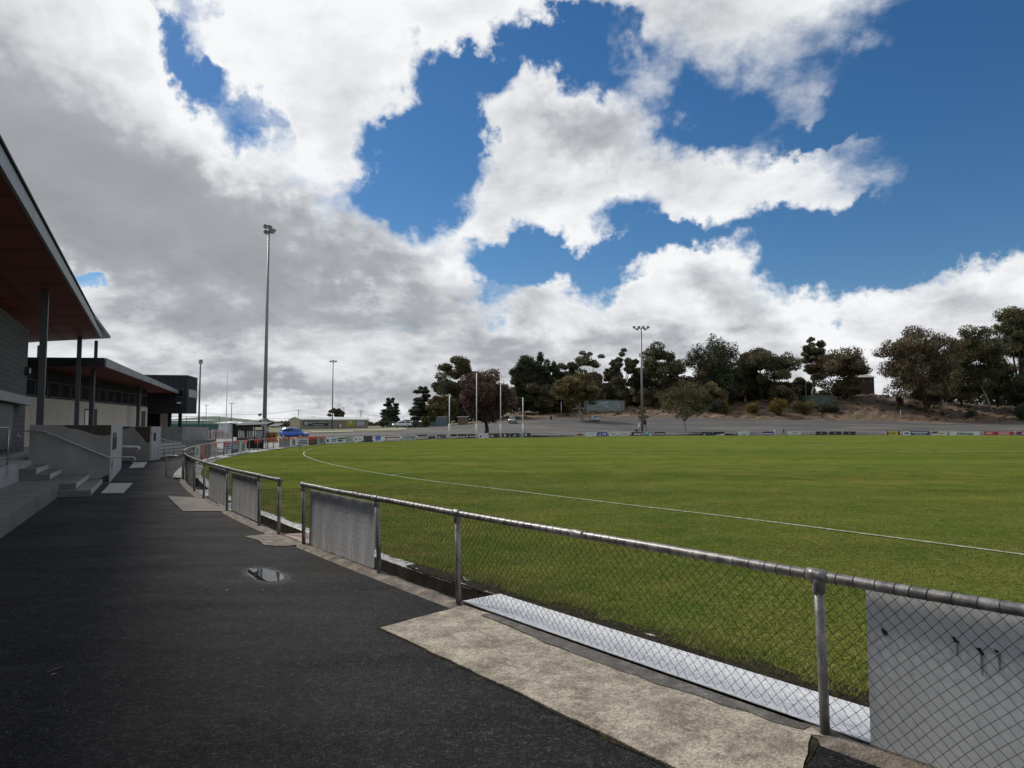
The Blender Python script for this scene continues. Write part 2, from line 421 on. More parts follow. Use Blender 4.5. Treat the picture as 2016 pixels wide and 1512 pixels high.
M['drain_edge'] = mat('pale_drain_edge', [(0.07, 0.065, 0.05), (0.32, 0.32, 0.31), (0.60, 0.60, 0.58)], scale=9, detail=8, rough=0.45, bump=1.0, bscale=40, coords='World', fine=0.4, pos=[0.34, 0.5, 0.66])
M['drain'] = mat('wet_drain_concrete', [(0.016, 0.013, 0.009), (0.06, 0.045, 0.026)], scale=4, detail=6, rough=0.35, coords='World', bump=0.4)
M['soil'] = mat('damp_soil', [(0.010, 0.009, 0.006), (0.026, 0.021, 0.014), (0.045, 0.042, 0.018)], scale=14, detail=8, rough=0.95, bump=1.0, bscale=30, coords='World', fine=0.5, fscale=60, spec=0.05)
M['galv'] = mat('galvanised_sheet', [(0.36, 0.37, 0.375), (0.56, 0.565, 0.57), (0.66, 0.665, 0.67)], scale=22, detail=8, rough=0.5, metal=0.12, coords='World', fine=0.35, fscale=60, rvar=0.1, bump=0.15, bscale=12, nrough=0.75, pos=[0.34, 0.46, 0.62])
M['rail'] = mat('weathered_steel_tube', [(0.08, 0.078, 0.078), (0.19, 0.18, 0.175), (0.34, 0.33, 0.31)], scale=9, detail=8, rough=0.45, metal=0.45, stretch=(1, 1, 0.6), rvar=0.12, fine=0.3, fscale=60)
M['wire'] = mat('chain_wire', [(0.018, 0.018, 0.019), (0.050, 0.049, 0.047)], scale=3, rough=0.5, metal=0.5)
M['board_grey'] = mat('grey_sheet_board', [(0.60, 0.60, 0.59), (0.74, 0.74, 0.725)], scale=1.3, detail=7, rough=0.55, stretch=(1.5, 1.5, 0.5), bump=0.05, bscale=4, fine=0.10, fscale=30)
M['board_back'] = mat('streaked_board', [(0.46, 0.45, 0.44), (0.70, 0.695, 0.69), (0.78, 0.775, 0.77)], scale=2.0, detail=7, rough=0.6, stretch=(2.2, 2.2, 0.3), fine=0.10, fscale=20)
M['black'] = mat('black_mark', [(0.008, 0.008, 0.008)], rough=0.7)
M['white_line'] = mat('worn_white_line', [(0.10, 0.13, 0.04), (0.24, 0.26, 0.16), (0.42, 0.43, 0.36)], scale=9, detail=8, rough=0.95, spec=0.0, coords='World', pos=[0.32, 0.48, 0.68])
M['block'] = mat('charcoal_block', [(0.050, 0.051, 0.053), (0.085, 0.085, 0.088)], scale=5, detail=6, rough=0.85, bump=0.3, bscale=60)
M['render_wall'] = mat('beige_render', [(0.43, 0.38, 0.325), (0.51, 0.455, 0.395)], scale=1.4, detail=6, rough=0.85, stretch=(1, 1, 0.4), fine=0.08, fscale=40)
M['dark_clad'] = mat('charcoal_cladding', [(0.024, 0.025, 0.027), (0.034, 0.035, 0.038)], scale=2, rough=0.8, spec=0.15)
M['fascia'] = mat('grey_fascia', [(0.15, 0.165, 0.18), (0.20, 0.215, 0.23)], scale=1.5, rough=0.45, stretch=(1, 1, 2))
M['soffit'] = mat('red_brown_soffit', [(0.150, 0.016, 0.008), (0.180, 0.021, 0.011)], scale=2.0, rough=0.6)
M['roof'] = mat('grey_roof_sheet', [(0.10, 0.11, 0.12), (0.14, 0.15, 0.16)], scale=2, rough=0.5)
M['post'] = mat('slate_steel_post', [(0.050, 0.055, 0.065), (0.068, 0.073, 0.085)], scale=3, rough=0.5, metal=0.2)
M['concrete'] = mat('grey_concrete_wall', [(0.070, 0.064, 0.055), (0.185, 0.18, 0.172), (0.24, 0.235, 0.228)], scale=0.9, detail=8, rough=0.85, pos=[0.28, 0.42, 0.65], fine=0.12, fscale=30, bump=0.15, bscale=40)
M['concrete_pale'] = mat('pale_painted_concrete', [(0.14, 0.14, 0.145), (0.27, 0.275, 0.285), (0.33, 0.335, 0.345)], scale=1.6, detail=8, rough=0.75, stretch=(2, 2, 0.4), pos=[0.28, 0.42, 0.7], fine=0.1, fscale=30)
M['slab'] = mat('path_side_slab', [(0.075, 0.073, 0.069), (0.145, 0.142, 0.134)], scale=1.2, detail=8, rough=0.7, fine=0.15, fscale=30, coords='World', bump=0.2, bscale=50)
M['nosing'] = mat('pale_step_nosing', [(0.28, 0.275, 0.26), (0.40, 0.39, 0.37)], scale=5, rough=0.8)
M['kerb_face'] = mat('mossy_kerb_face', [(0.040, 0.036, 0.026), (0.13, 0.125, 0.11), (0.17, 0.165, 0.155)], scale=1.6, detail=8, rough=0.85, stretch=(1.5, 1.5, 0.5), fine=0.15, fscale=30)
M['tile'] = mat('tactile_tile', [(0.42, 0.41, 0.38), (0.55, 0.54, 0.50)], scale=4, rough=0.7, coords='World')
M['tile_dark'] = mat('tactile_groove', [(0.05, 0.05, 0.048)], rough=0.8)
M['podium'] = mat('podium_face', [(0.10, 0.098, 0.092), (0.21, 0.21, 0.208), (0.27, 0.27, 0.268)], scale=1.2, detail=8, rough=0.85, pos=[0.28, 0.42, 0.65], fine=0.12, fscale=30)
M['stain'] = mat('moss_stain', [(0.022, 0.019, 0.014), (0.050, 0.044, 0.034)], scale=4, detail=7, rough=0.9)
M['steel'] = mat('brushed_handrail', [(0.22, 0.22, 0.225), (0.40, 0.40, 0.41)], scale=12, rough=0.35, metal=0.7)
M['glass_dark'] = mat('dark_window_glass', [(0.012, 0.014, 0.016)], rough=0.15, spec=0.08)
M['shutter'] = mat('roller_shutter', [(0.085, 0.088, 0.092), (0.11, 0.113, 0.118)], scale=3, rough=0.5, metal=0.3)
M['door_red'] = mat('dark_red_door', [(0.05, 0.022, 0.018)], rough=0.6)
M['white'] = mat('white_paint', [(0.62, 0.62, 0.61), (0.74, 0.74, 0.73)], scale=3, rough=0.5)

# ------------------------------------------------------------------ plan of the fence line round the oval
FC = np.array((-8.18653242e-07, 6.86732303e-05, 6.09118333e-03, -8.62514965e-01, 5.16566721e+00)); DFC = np.polyder(FC)
def XF(Y): return float(np.polyval(FC, Y))
def dXF(Y): return float(np.polyval(DFC, Y))
def fp(Y, off=0.0, z=0.0):
    """point on the near fence line; off > 0 is towards the oval"""
    s = dXF(Y); k = 1 / math.sqrt(1 + s * s)
    return Vector((XF(Y) + off * k, Y - off * s * k, z))
FAR_PX = [(641, 874), (695, 871.2), (752, 869.6), (789, 867.6), (840, 865), (884, 864), (934, 863), (1044, 861.2), (1130, 859.6), (1180, 859),
          (1307, 858), (1382, 857.5), (1540, 857), (1683, 856.7), (1776, 856.8), (1928, 857.2), (2016, 857.5), (2200, 859)]
def catmull(P, k=8):
    P = [Vector(p) for p in P]; out = []
    for i in range(len(P) - 1):
        p0, p1, p2, p3 = P[max(i - 1, 0)], P[i], P[i + 1], P[min(i + 2, len(P) - 1)]
        for j in range(k):
            t = j / k
            out.append(0.5 * ((2 * p1) + (p2 - p0) * t + (2 * p0 - 5 * p1 + 4 * p2 - p3) * t * t + (3 * p1 - p0 - 3 * p2 + p3) * t ** 3))
    out.append(P[-1]); return out
far_ctrl = [fp(56), fp(60), fp(64.5)] + [gnd(*p) for p in FAR_PX]
FAR = catmull(far_ctrl, 8)
FAR_R = catmull([FAR[-1], Vector((137, 112, 0)), Vector((128, 62, 0)), Vector((98, 18, 0)), Vector((58, -10, 0)), Vector((26, -11, 0)), fp(-2.0)], 6)
far_px = [1008 + p.x / p.y / KA for p in FAR]
def yfence(px):                       # depth of the far fence on a line of sight
    return float(np.interp(px, far_px, [p.y for p in FAR]))

# ------------------------------------------------------------------ ground heights beyond the fence
COLS = [  # photo column: (depth, height) pairs
    (-300, [(60, 0), (108, 0.2), (200, 0.8), (400, 1.5)]), (300, [(60, 0), (108, 0.3), (190, 1.0), (400, 2)]), (600, [(62, 0), (108, 0.35), (190, 1.3), (400, 2.6)]),
    (700, [(88, 0), (110, 0.4), (185, 1.5), (400, 3.0)]), (780, [(97, 0), (140, 0.8), (181, 1.75), (400, 4)]),
    (860, [(112, 0), (150, 0.9), (190, 2.1), (400, 4.5)]), (1000, [(128, 0), (188, 2.9), (213, 4.5), (240, 6.6), (400, 7)]),
    (1150, [(147, 0), (195, 3.55), (215, 5.07), (240, 8.5), (400, 9)]), (1300, [(160, 0), (215, 4.75), (245, 9.1), (400, 10)]),
    (1500, [(170, 0), (222, 4.36), (250, 11.3), (400, 12)]), (1720, [(175, 0), (222, 4.1), (250, 13.6), (400, 13.4)]),
    (1850, [(172, 0), (222, 3.6), (250, 10.8), (400, 13)]), (2016, [(166, 0), (220, 3.5), (250, 8.7), (400, 12)]), (2400, [(146, 0), (200, 3), (250, 8), (400, 11)])]
def terrain(px, Y):
    px = min(max(px, COLS[0][0]), COLS[-1][0])
    for (a, A), (b, B) in zip(COLS, COLS[1:]):
        if a <= px <= b:
            t = (px - a) / (b - a)
            za = np.interp(Y, [q[0] for q in A], [q[1] for q in A]); zb = np.interp(Y, [q[0] for q in B], [q[1] for q in B])
            return float(za * (1 - t) + zb * t)
def tz(X, Y): return terrain(1008 + X / Y / KA, Y)
def top_road(px):                     # depth of the upper edge of the car park
    return float(np.interp(px, [560, 780, 900, 1000, 1150, 1500, 1720, 2016, 2400], [150, 176, 196, 206, 215, 222, 222, 220, 200]))

# ground sheet to the horizon
def ground_sheet():
    M['earth'] = mat('dry_grass_ground', [(0.045, 0.055, 0.020), (0.095, 0.095, 0.040), (0.16, 0.13, 0.075)], scale=0.12, detail=9, rough=0.95, coords='World', fine=0.35, fscale=1.3)
    V = []; F = []; rows = []
    pxs = [-300 + 25 * i for i in range(109)]
    for px in pxs:
        y0 = max(yfence(px), 108.0) if px < 640 else yfence(px)
        if px < 700: y0 = max(y0, 108 - max(0, (px - 600)) * 0.2)
        ys = [0.5, 30, y0 * 0.75, y0 + 0.2, y0 + 1.0, y0 + 8, y0 + 20, y0 + 35, y0 + 50, y0 + 70, y0 + 90, 330, 500, 900, 2000, 6000, 15000]
        r = []
        for i, y in enumerate(ys):
            z = -0.55 if i <= 3 else terrain(px, y) - (0.02 if i > 4 else 0.05) - (1.2 if px > 940 and y > top_road(px) - 14 and y < 320 else 0)
            if y > 500: z *= 0.8
            r.append(len(V)); V.append((ax(px) * y, y, z))
        rows.append(r)
    for a, b in zip(rows, rows[1:]):
        for i in range(len(a) - 1): F.append((a[i], b[i], b[i + 1], a[i + 1]))
    # the rest of the plain, beside and behind the camera
    b = len(V)
    ring = []
    a0, a1 = math.atan(ax(pxs[-1])), math.atan(ax(pxs[0])) + 2 * math.pi
    for k in range(41):
        a = a0 + (a1 - a0) * k / 40
        for r_, z in ((0.6, -0.55), (150, -0.55), (260, 0.0), (15000, 5.0)):
            V.append((math.sin(a) * r_, math.cos(a) * r_, z))
    for k in range(40):
        for j in range(3):
            i = b + k * 4 + j; F.append((i, i + 4, i + 5, i + 1))
    me = bpy.data.meshes.new('ground'); me.from_pydata(V, [], F); me.materials.append(M['earth'])
    struct(link(bpy.data.objects.new('ground', me)))
ground_sheet()

# the oval: one sheet of turf inside the fence
def fill_poly(name, pts, z, m):
    cu = bpy.data.curves.new(name, 'CURVE'); cu.dimensions = '2D'; cu.fill_mode = 'BOTH'
    sp = cu.splines.new('POLY'); sp.points.add(len(pts) - 1)
    for q, p in zip(sp.points, pts): q.co = (p[0], p[1], 0, 1)
    sp.use_cyclic_u = True
    o = bpy.data.objects.new(name, cu); link(o)
    dg = bpy.context.evaluated_depsgraph_get()
    me = bpy.data.meshes.new_from_object(o.evaluated_get(dg))
    bpy.data.objects.remove(o)
    me.name = name; me.materials.clear(); me.materials.append(m)
    for v in me.vertices: v.co.z = z
    if me.polygons and me.polygons[0].normal.z < 0: me.flip_normals()
    o = link(bpy.data.objects.new(name, me)); WLOC[o.name] = Vector((0, 0, 0))
    return o
near_edge = []
yy = -2.0
while yy < 56:
    near_edge.append(fp(yy, 0.66 + 0.05 * math.sin(yy * 3.1) + 0.04 * math.sin(yy * 7.7) if yy < 24 else 0.45)); yy += 0.2 if yy < 24 else 1.0
field_pts = near_edge + [p + Vector((-0.1, 0.25, 0)) for p in FAR[1:]] + FAR_R[1:-1]
struct(fill_poly('oval_turf', field_pts, 0.0, M['grass']))

# asphalt walk between clubrooms and fence
def walk():
    V = []; F = []
    ys = [-6 + 0.5 * i for i in range(117)]
    for y in ys:
        x1 = XF(y) - 0.13 * math.sqrt(1 + dXF(y) ** 2)
        for k in (0.0, 0.45, 0.75, 0.92, 0.98, 1.0): V.append((-60 + (x1 + 60) * k, y, 0.0))
    for i in range(len(ys) - 1):
        for j in range(5): F.append((i * 6 + j, i * 6 + j + 1, i * 6 + 7 + j, i * 6 + 6 + j))
    me = bpy.data.meshes.new('asphalt_path'); me.from_pydata(V, [], F); me.materials.append(M['asphalt'])
    struct(link(bpy.data.objects.new('asphalt_path', me)))
walk()

# open drain along the inside of the fence
def drain():
    prof = [(-0.125, -0.025), (-0.055, 0.012), (0.075, 0.022), (0.08, -0.26), (0.47, -0.27), (0.475, 0.0), (0.50, 0.018), (0.70, 0.012), (0.86, -0.05)]
    mi = [0, 0, 2, 2, 2, 1, 1, 1]
    rg = random.Random(3)
    V = []; F = []; mm = []
    ys = [-1.6 + 0.12 * i for i in range(216)]
    for y in ys:
        for k, (o, z) in enumerate(prof):
            j = rg.uniform(-1, 1)
            V.append(fp(y, o + (0.018 * j if k in (0, 1, 7) else 0.004 * j), z + (0.008 * rg.uniform(-1, 1) if k in (1, 2, 6, 7) else 0) - (0.035 * min(1.0, max(0.0, (y - 4.0) / 0.4)) * (1.0 if y < 6.95 else 0.0) if k in (0, 1, 2) else 0)))
    n = len(prof)
    for i in range(len(ys) - 1):
        for k in range(n - 1):
            F.append((i * n + k, i * n + n + k, i * n + n + k + 1, i * n + k + 1)); mm.append(mi[k])
    me = bpy.data.meshes.new('drain_channel'); me.from_pydata(V, [], F)
    for q in ('kerb', 'drain_edge', 'drain'): me.materials.append(M[q])
    me.polygons.foreach_set('material_index', mm)
    struct(link(bpy.data.objects.new('drain_channel', me)))
    # damp soil lip where the turf has been worn away
    V = []; F = []
    ys = [1.2 + 0.15 * i for i in range(50)]
    for y in ys:
        for o, z in ((0.47, 0.020), (0.56 + rg.uniform(-0.02, 0.02), 0.030), (0.68 + rg.uniform(-0.05, 0.05), 0.022), (0.86 + rg.uniform(-0.10, 0.08), 0.004)): V.append(fp(y, o, z + rg.uniform(-0.005, 0.005)))
    for i in range(len(ys) - 1):
        for k in range(3): F.append((i * 4 + k, i * 4 + 4 + k, i * 4 + 5 + k, i * 4 + 1 + k))
    me = bpy.data.meshes.new('soil_strip'); me.from_pydata(V, [], F); me.materials.append(M['soil'])
    struct(link(bpy.data.objects.new('soil_strip', me)))
drain()
def cover(y0, y1, label):
    n = max(2, int(abs(y1 - y0) / 0.25)); mb = MB(); P = []
    for i in range(n + 1):
        y = y0 + (y1 - y0) * i / n
        P.append([fp(y, o, z) for o, z in ((0.055, 0.032), (0.52, 0.036), (0.52, 0.030), (0.055, 0.026))])
    V = [p for r in P for p in r]
    F = [(i * 4 + k, i * 4 + (k + 1) % 4, i * 4 + 4 + (k + 1) % 4, i * 4 + 4 + k) for i in range(n) for k in range(4)] + [(3, 2, 1, 0), (n * 4, n * 4 + 1, n * 4 + 2, n * 4 + 3)]
    mb.add(V, F)
    for i in range(3):       # screw heads along the sheet
        p = fp(y0 + (y1 - y0) * (0.2 + 0.3 * i), 0.09, 0.033); mb.tube([p, p + Vector((0, 0, 0.006))], 0.008, 6)
    o = mb.build('drain_cover', M['galv'], loc=fp(y0))
    return tag(o, label, 'drain cover', 'galvanised covers over the drain')
cover(6.98, 3.86, 'long galvanised sheet over the drain beside the concrete apron')
cover(15.9, 14.6, 'short galvanised drain cover seen between two grey fence boards')
cover(19.4, 17.6, 'white-looking drain cover near the open gate, behind the fence mesh')

# concrete aprons set into the asphalt
def apron(name, polys, m, z):
    root = link(bpy.data.objects.new(name, None)); c = sum((Vector(p) for p in polys[0]), Vector()) / len(polys[0]); root.location = c; WLOC[root.name] = c; struct(root)
    for k, P in enumerate(polys):
        rg = random.Random(k + 5); E = []
        for a, b in zip(P, P[1:] + P[:1]):
            L_ = (b - a).length; n = max(1, int(L_ / 0.12)); nv = Vector((-(b - a).y, (b - a).x, 0)).normalized()
            for i in range(n): E.append(a + (b - a) * (i / n) + nv * (rg.uniform(-0.008, 0.008) if i else 0))
        mb = MB(); mb.prism(E, -0.05, z + 0.004 * k); mb.build('slab', m, root)
        cc = sum(E, Vector()) / len(E); O = [p + (p - cc).normalized() * rg.uniform(0.012, 0.05) for p in E]
        MB().add([Vector((p.x, p.y, 0.003 + 0.001 * k)) for p in O], [tuple(range(len(O)))]).build('dirt_margin', M['soil'], root)
A_, B_, C_, D_ = gnd(748, 1237), fp(6.93, 0.045), fp(3.97, 0.045), gnd(1240, 1472)
dirn = (C_ - B_); cr1, cr2 = gnd(984, 1348), fp(5.62, 0.045)
D2 = D_ + (D_ - cr1) * 0.80; C2 = gnd(1597, 1450)
apron('concrete_apron', [[A_, cr1, cr2, B_], [cr1 + Vector((0.006, -0.006, 0)), D_, D2, C2, C_, fp(4.8, 0.045), cr2 + Vector((0.006, -0.006, 0))]], M['pad'], 0.008)
M['wet_pad'] = mat('wet_concrete_strip', [(0.035, 0.032, 0.028), (0.09, 0.08, 0.068), (0.20, 0.19, 0.18)], scale=7, detail=10, rough=0.6, coords='World', fine=0.6, fscale=50, nrough=0.8, spec=0.3)
def wet_strip():
    rg = random.Random(8); inn = [fp(6.6 - 0.13 * i, 0.04) for i in range(20)]; out_ = [fp(6.6 - 0.13 * i, -(0.05 + 0.09 * math.sin(math.pi * i / 19) + rg.uniform(-0.02, 0.02))) for i in range(19, -1, -1)]
    mb = MB(); mb.add([p + Vector((0, 0, 0.0165)) for p in inn + out_], [tuple(range(39, -1, -1))]); struct(mb.build('wet_strip', M['wet_pad'], loc=fp(5)))
wet_strip()
apron('old_apron', [[gnd(329, 977), gnd(360, 1007), gnd(436, 1007), gnd(399, 981)]], M['pad2'], 0.012)
apron('gateway_apron', [[gnd(481, 1057), gnd(508, 1064), gnd(520, 1074), gnd(560, 1076), gnd(592, 1073), gnd(553, 1053), gnd(535, 1051)]], M['kerb'], 0.010)
M['pink_pad'] = mat('pinkish_concrete', [(0.18, 0.10, 0.075), (0.30, 0.19, 0.15), (0.36, 0.30, 0.26)], scale=4, detail=8, rough=0.6, coords='World', fine=0.3)
apron('drain_crossing', [[fp(11.35, 0.02), fp(10.35, 0.02), fp(10.35, 0.72), fp(11.15, 0.75)]], M['pink_pad'], 0.035)

# puddle with its ring of silt
def puddle():
    c = gnd(522, 1132); a = (gnd(500, 1119) - gnd(546, 1144)); L1 = a.length / 2; u = a.normalized(); v = Vector((-u.y, u.x, 0))
    def ring(k, z, jit, seed):
        rg = random.Random(seed); out = []
        for i in range(40):
            t = 2 * math.pi * i / 40; r = 1 + jit * (math.sin(3 * t + seed) * 0.5 + math.sin(7 * t) * 0.3 + rg.uniform(-0.3, 0.3))
            out.append(c + u * math.cos(t) * L1 * k * r + v * math.sin(t) * 0.165 * k * r + Vector((0, 0, z)))
        return out
    m = bpy.data.materials.new('still_water'); m.use_nodes = True; b = m.node_tree.nodes['Principled BSDF']
    b.inputs['Base Color'].default_value = (0.02, 0.02, 0.022, 1); b.inputs['Roughness'].default_value = 0.015; b.inputs['IOR'].default_value = 1.33
    b.inputs['Specular IOR Level'].default_value = 1.0; b.inputs['Coat Weight'].default_value = 1.0; b.inputs['Coat Roughness'].default_value = 0.01; b.inputs['Coat IOR'].default_value = 2.8
    mb = MB(); mb.add(ring(1.0, 0.006, 0.07, 1), [tuple(range(40))]); o = struct(mb.build('puddle', m, loc=c))
    s = mat('damp_silt', [(0.05, 0.05, 0.05), (0.14, 0.14, 0.145)], scale=9, rough=0.35, coords='World', fine=0.4)
    nt = s.node_tree; N, L = nt.nodes, nt.links
    tcn = N.new('ShaderNodeNewGeometry'); dist = N.new('ShaderNodeTexNoise'); L.new(tcn.outputs['Position'], dist.inputs['Vector']); dist.inputs['Scale'].default_value = 14; dist.inputs['Detail'].default_value = 6
    tex = N.new('ShaderNodeTexCoord'); mp = N.new('ShaderNodeMapping'); mp.vector_type = 'TEXTURE'; L.new(tex.outputs['Object'], mp.inputs[0])
    mp.inputs['Rotation'].default_value = (0, 0, math.atan2(u.y, u.x)); mp.inputs['Scale'].default_value = (L1 * 1.75, 0.165 * 1.9, 1)
    gr = N.new('ShaderNodeTexGradient'); gr.gradient_type = 'QUADRATIC_SPHERE'; L.new(mp.outputs[0], gr.inputs[0])
    ml = N.new('ShaderNodeMath'); ml.operation = 'MULTIPLY'; L.new(gr.outputs['Fac'], ml.inputs[0])
    mr = N.new('ShaderNodeMapRange'); L.new(dist.outputs['Fac'], mr.inputs['Value']); mr.inputs['From Min'].default_value = 0.3; mr.inputs['From Max'].default_value = 0.65; mr.inputs['To Min'].default_value = 0.6; mr.inputs['To Max'].default_value = 4.0
    L.new(mr.outputs[0], ml.inputs[1]); ml.use_clamp = True
    L.new(ml.outputs[0], N['Principled BSDF'].inputs['Alpha'])
    mb = MB(); mb.add(ring(1.75, 0.003, 0.05, 2), [tuple(range(40))]); q = struct(mb.build('damp_patch', s, loc=c))
puddle()

# painted boundary line and other marks on the turf
def line_strip(name, pts, w, z=0.012, loc=None):
    pts = catmull(pts, 10); V = []; F = []
    for i, p in enumerate(pts):
        d = (pts[min(i + 1, len(pts) - 1)] - pts[max(i - 1, 0)]).normalized(); n = Vector((-d.y, d.x, 0)) * w / 2
        V += [(p.x + n.x, p.y + n.y, z), (p.x - n.x, p.y - n.y, z)]
    F = [(2 * i, 2 * i + 1, 2 * i + 3, 2 * i + 2) for i in range(len(pts) - 1)]
    me = bpy.data.meshes.new(name); me.from_pydata(V, [], F); me.materials.append(M['white_line'])
    return struct(link(bpy.data.objects.new(name, me)))
line_strip('boundary_line', [gnd(*p) for p in [(2300, 1135), (2016, 1093), (1500, 1026), (1200, 990), (1008, 966.5), (900, 953.6), (813, 942.6), (703, 925), (645, 912.5), (610, 902), (598, 895), (601, 888.5), (616, 883), (660, 877)]], 0.11)
line_strip('goal_square_line', [gnd(771, 935.5), gnd(790, 933), gnd(812, 931.4)], 0.10)
line_strip('arc_line', [gnd(1574, 878.8), gnd(1650, 872.6), gnd(1720, 867), gnd(1765, 863.5)], 0.14)

# ------------------------------------------------------------------ chain-link fences beside the walk
FH = 0.90
def chain_mesh(ya, yb, z0, z1, parent, seed, off=0.03, pitch=0.036):
    """zigzag wires of a chain-link sheet between two depths on the fence line"""
    rg = np.random.RandomState(seed)
    ys = np.linspace(ya, yb, 200); P = np.array([fp(y, off) for y in ys]); d = np.r_[0, np.cumsum(np.linalg.norm(np.diff(P, axis=0), axis=1))]
    Ltot = d[-1]; nw = int(Ltot / pitch); nz_ = int((z1 - z0) / pitch)
    k = np.arange(nz_ + 1); zz = z1 - k * (z1 - z0) / nz_
    V = []; Q = []
    ph = rg.uniform(0, 6)
    for w in range(nw):
        s = np.clip((w + (k + w) % 2 + 0.0) * pitch + 0.006 * np.sin(zz * 9 + w * 0.21 + ph), 0, Ltot)
        x = np.interp(s, d, P[:, 0]); y = np.interp(s, d, P[:, 1])
        bulge = 0.012 * np.sin(w * 0.043 + ph) * np.sin(zz * 5.0 + w * 0.02) + 0.004 * ((k % 2) * 2 - 1)
        j = int(np.clip(np.searchsorted(d, s[0]), 1, 199)); tg = P[j] - P[j - 1]; tg = tg / np.linalg.norm(tg); nv = np.array([tg[1], -tg[0], 0.0]); nv = nv * (1 if nv[0] > 0 else -1)
        z = zz + 0.008 * np.sin(w * 0.05 + ph) + (rg.uniform(-0.012, 0.012) if True else 0) * (k == nz_)
        C = np.stack([x, y, z], 1) + nv[None] * bulge[:, None]
        b = len(V) * 0
        V.append((C, tg, nv))
    r = 0.0021 if yb < 6 else 0.0016
    verts = []; quads = []; base = 0
    for C, tg, nv in V:
        n = len(C)
        o = np.stack([nv * r, -0.5 * nv * r + 0.87 * tg * r, -0.5 * nv * r - 0.87 * tg * r])
        verts.append((C[:, None, :] + o[None]).reshape(-1, 3))
        i = np.arange(n - 1)[:, None] * 3
        for a, b in ((0, 1), (1, 2), (2, 0)):
            quads.append(np.concatenate([i + a, i + b, i + 3 + b, i + 3 + a], 1) + base)
        base += 3 * n
    return stuff(np_mesh('chain_link', np.concatenate(verts), quads=np.concatenate(quads), mats=[M['wire']], parent=parent))
def rail_pts(ya, yb, z, n=40, off=0.0):
    return [fp(ya + (yb - ya) * i / n, off, z + 0.003 * math.sin(i / n * 7.0)) for i in range(n + 1)]
def walk_fence(label, ya, yb, posts, joints, seed, meshes, leans):
    root = thing('chain_link_fence', label, 'fence', fp((ya + yb) / 2), 'chain-link fences round the oval')
    cuts = [ya] + joints + [yb]
    for a, b in zip(cuts, cuts[1:]):
        e = 0.004 if b < a else -0.004
        MB().tube(rail_pts(a - e, b + e, FH), 0.031, 14).build('top_rail', M['rail'], root, True)
    for q in joints:
        MB().tube(rail_pts(q + 0.05, q - 0.05, FH, 4), 0.0345, 14).build('rail_sleeve', M['rail'], root, True)
    for y, (lx, ly) in zip(posts, leans):
        p = fp(y); t = fp(y, 0, FH - 0.015) + Vector((lx, ly, 0)) * 0.15
        po = MB().tube([p + Vector((lx, ly, 0)) + Vector((0, 0, -0.1)), p + Vector((lx, ly, 0)) * 0.7 + Vector((0, 0, 0.35)), t], 0.0275, 14).build('post', M['rail'], root, True)
        mb = MB(); mb.tube([t + Vector((0, 0, -0.085)), t + Vector((0, 0, -0.08)), t + Vector((0, 0, -0.02)), t], [0.034, 0.0365, 0.0365, 0.034], 14)
        mb.tube(rail_pts(y + 0.045, y - 0.045, FH, 3), 0.0375, 14); mb.build('tee_fitting', M['rail'], po, True)
    for a, b, z0 in meshes:
        chain_mesh(a, b, z0, FH - 0.025, root, seed); seed += 1
    # tie wires wound over the rail
    mb = MB(); rg = random.Random(seed)
    s = 0.0; P = rail_pts(ya, yb, FH, 200)
    acc = 0; nxt = 0.05
    for a, b in zip(P, P[1:]):
        d = (b - a).length
        while acc + d > nxt:
            c = a + (b - a) * ((nxt - acc) / d); u = (b - a).normalized(); n = Vector((-u.y, u.x, 0)); lean = rg.uniform(-0.4, 0.4)
            mb.tube([c + n * math.cos(t) * 0.033 + Vector((0, 0, 1)) * math.sin(t) * 0.033 + u * 0.014 * lean * math.sin(t + 1) for t in [2 * math.pi * i / 10 for i in range(11)]], 0.0019, 4, False)
            nxt += rg.uniform(0.075, 0.115)
        acc += d
    stuff(mb.build('tie_wires', M['wire'], root))
    return root
walk_fence('near chain-link fence running past the concrete apron to the large grey board', 10.55, -1.0, [10.5, 8.44, 7.0, 4.06, 1.2, -0.9], [8.9, 5.6, 2.9], 11,
           [(10.5, 7.0, 0.03), (7.0, 4.06, 0.07), (4.06, -0.9, 0.04)], [(0.03, -0.02), (0.05, -0.02), (0.02, 0.01), (0.02, 0.0), (0, 0), (0, 0)])
walk_fence('chain-link fence with grey boards between the gateway gap and the open gate', 23.4, 11.4, [23.35, 19.2, 17.3, 14.68, 12.49, 11.45], [15.6, 13.2], 31,
           [(23.35, 17.3, 0.05), (17.3, 11.45, 0.05)], [(0, 0), (0.01, 0), (-0.01, 0), (0.0, 0.01), (0.02, 0), (0.0, 0.0)])

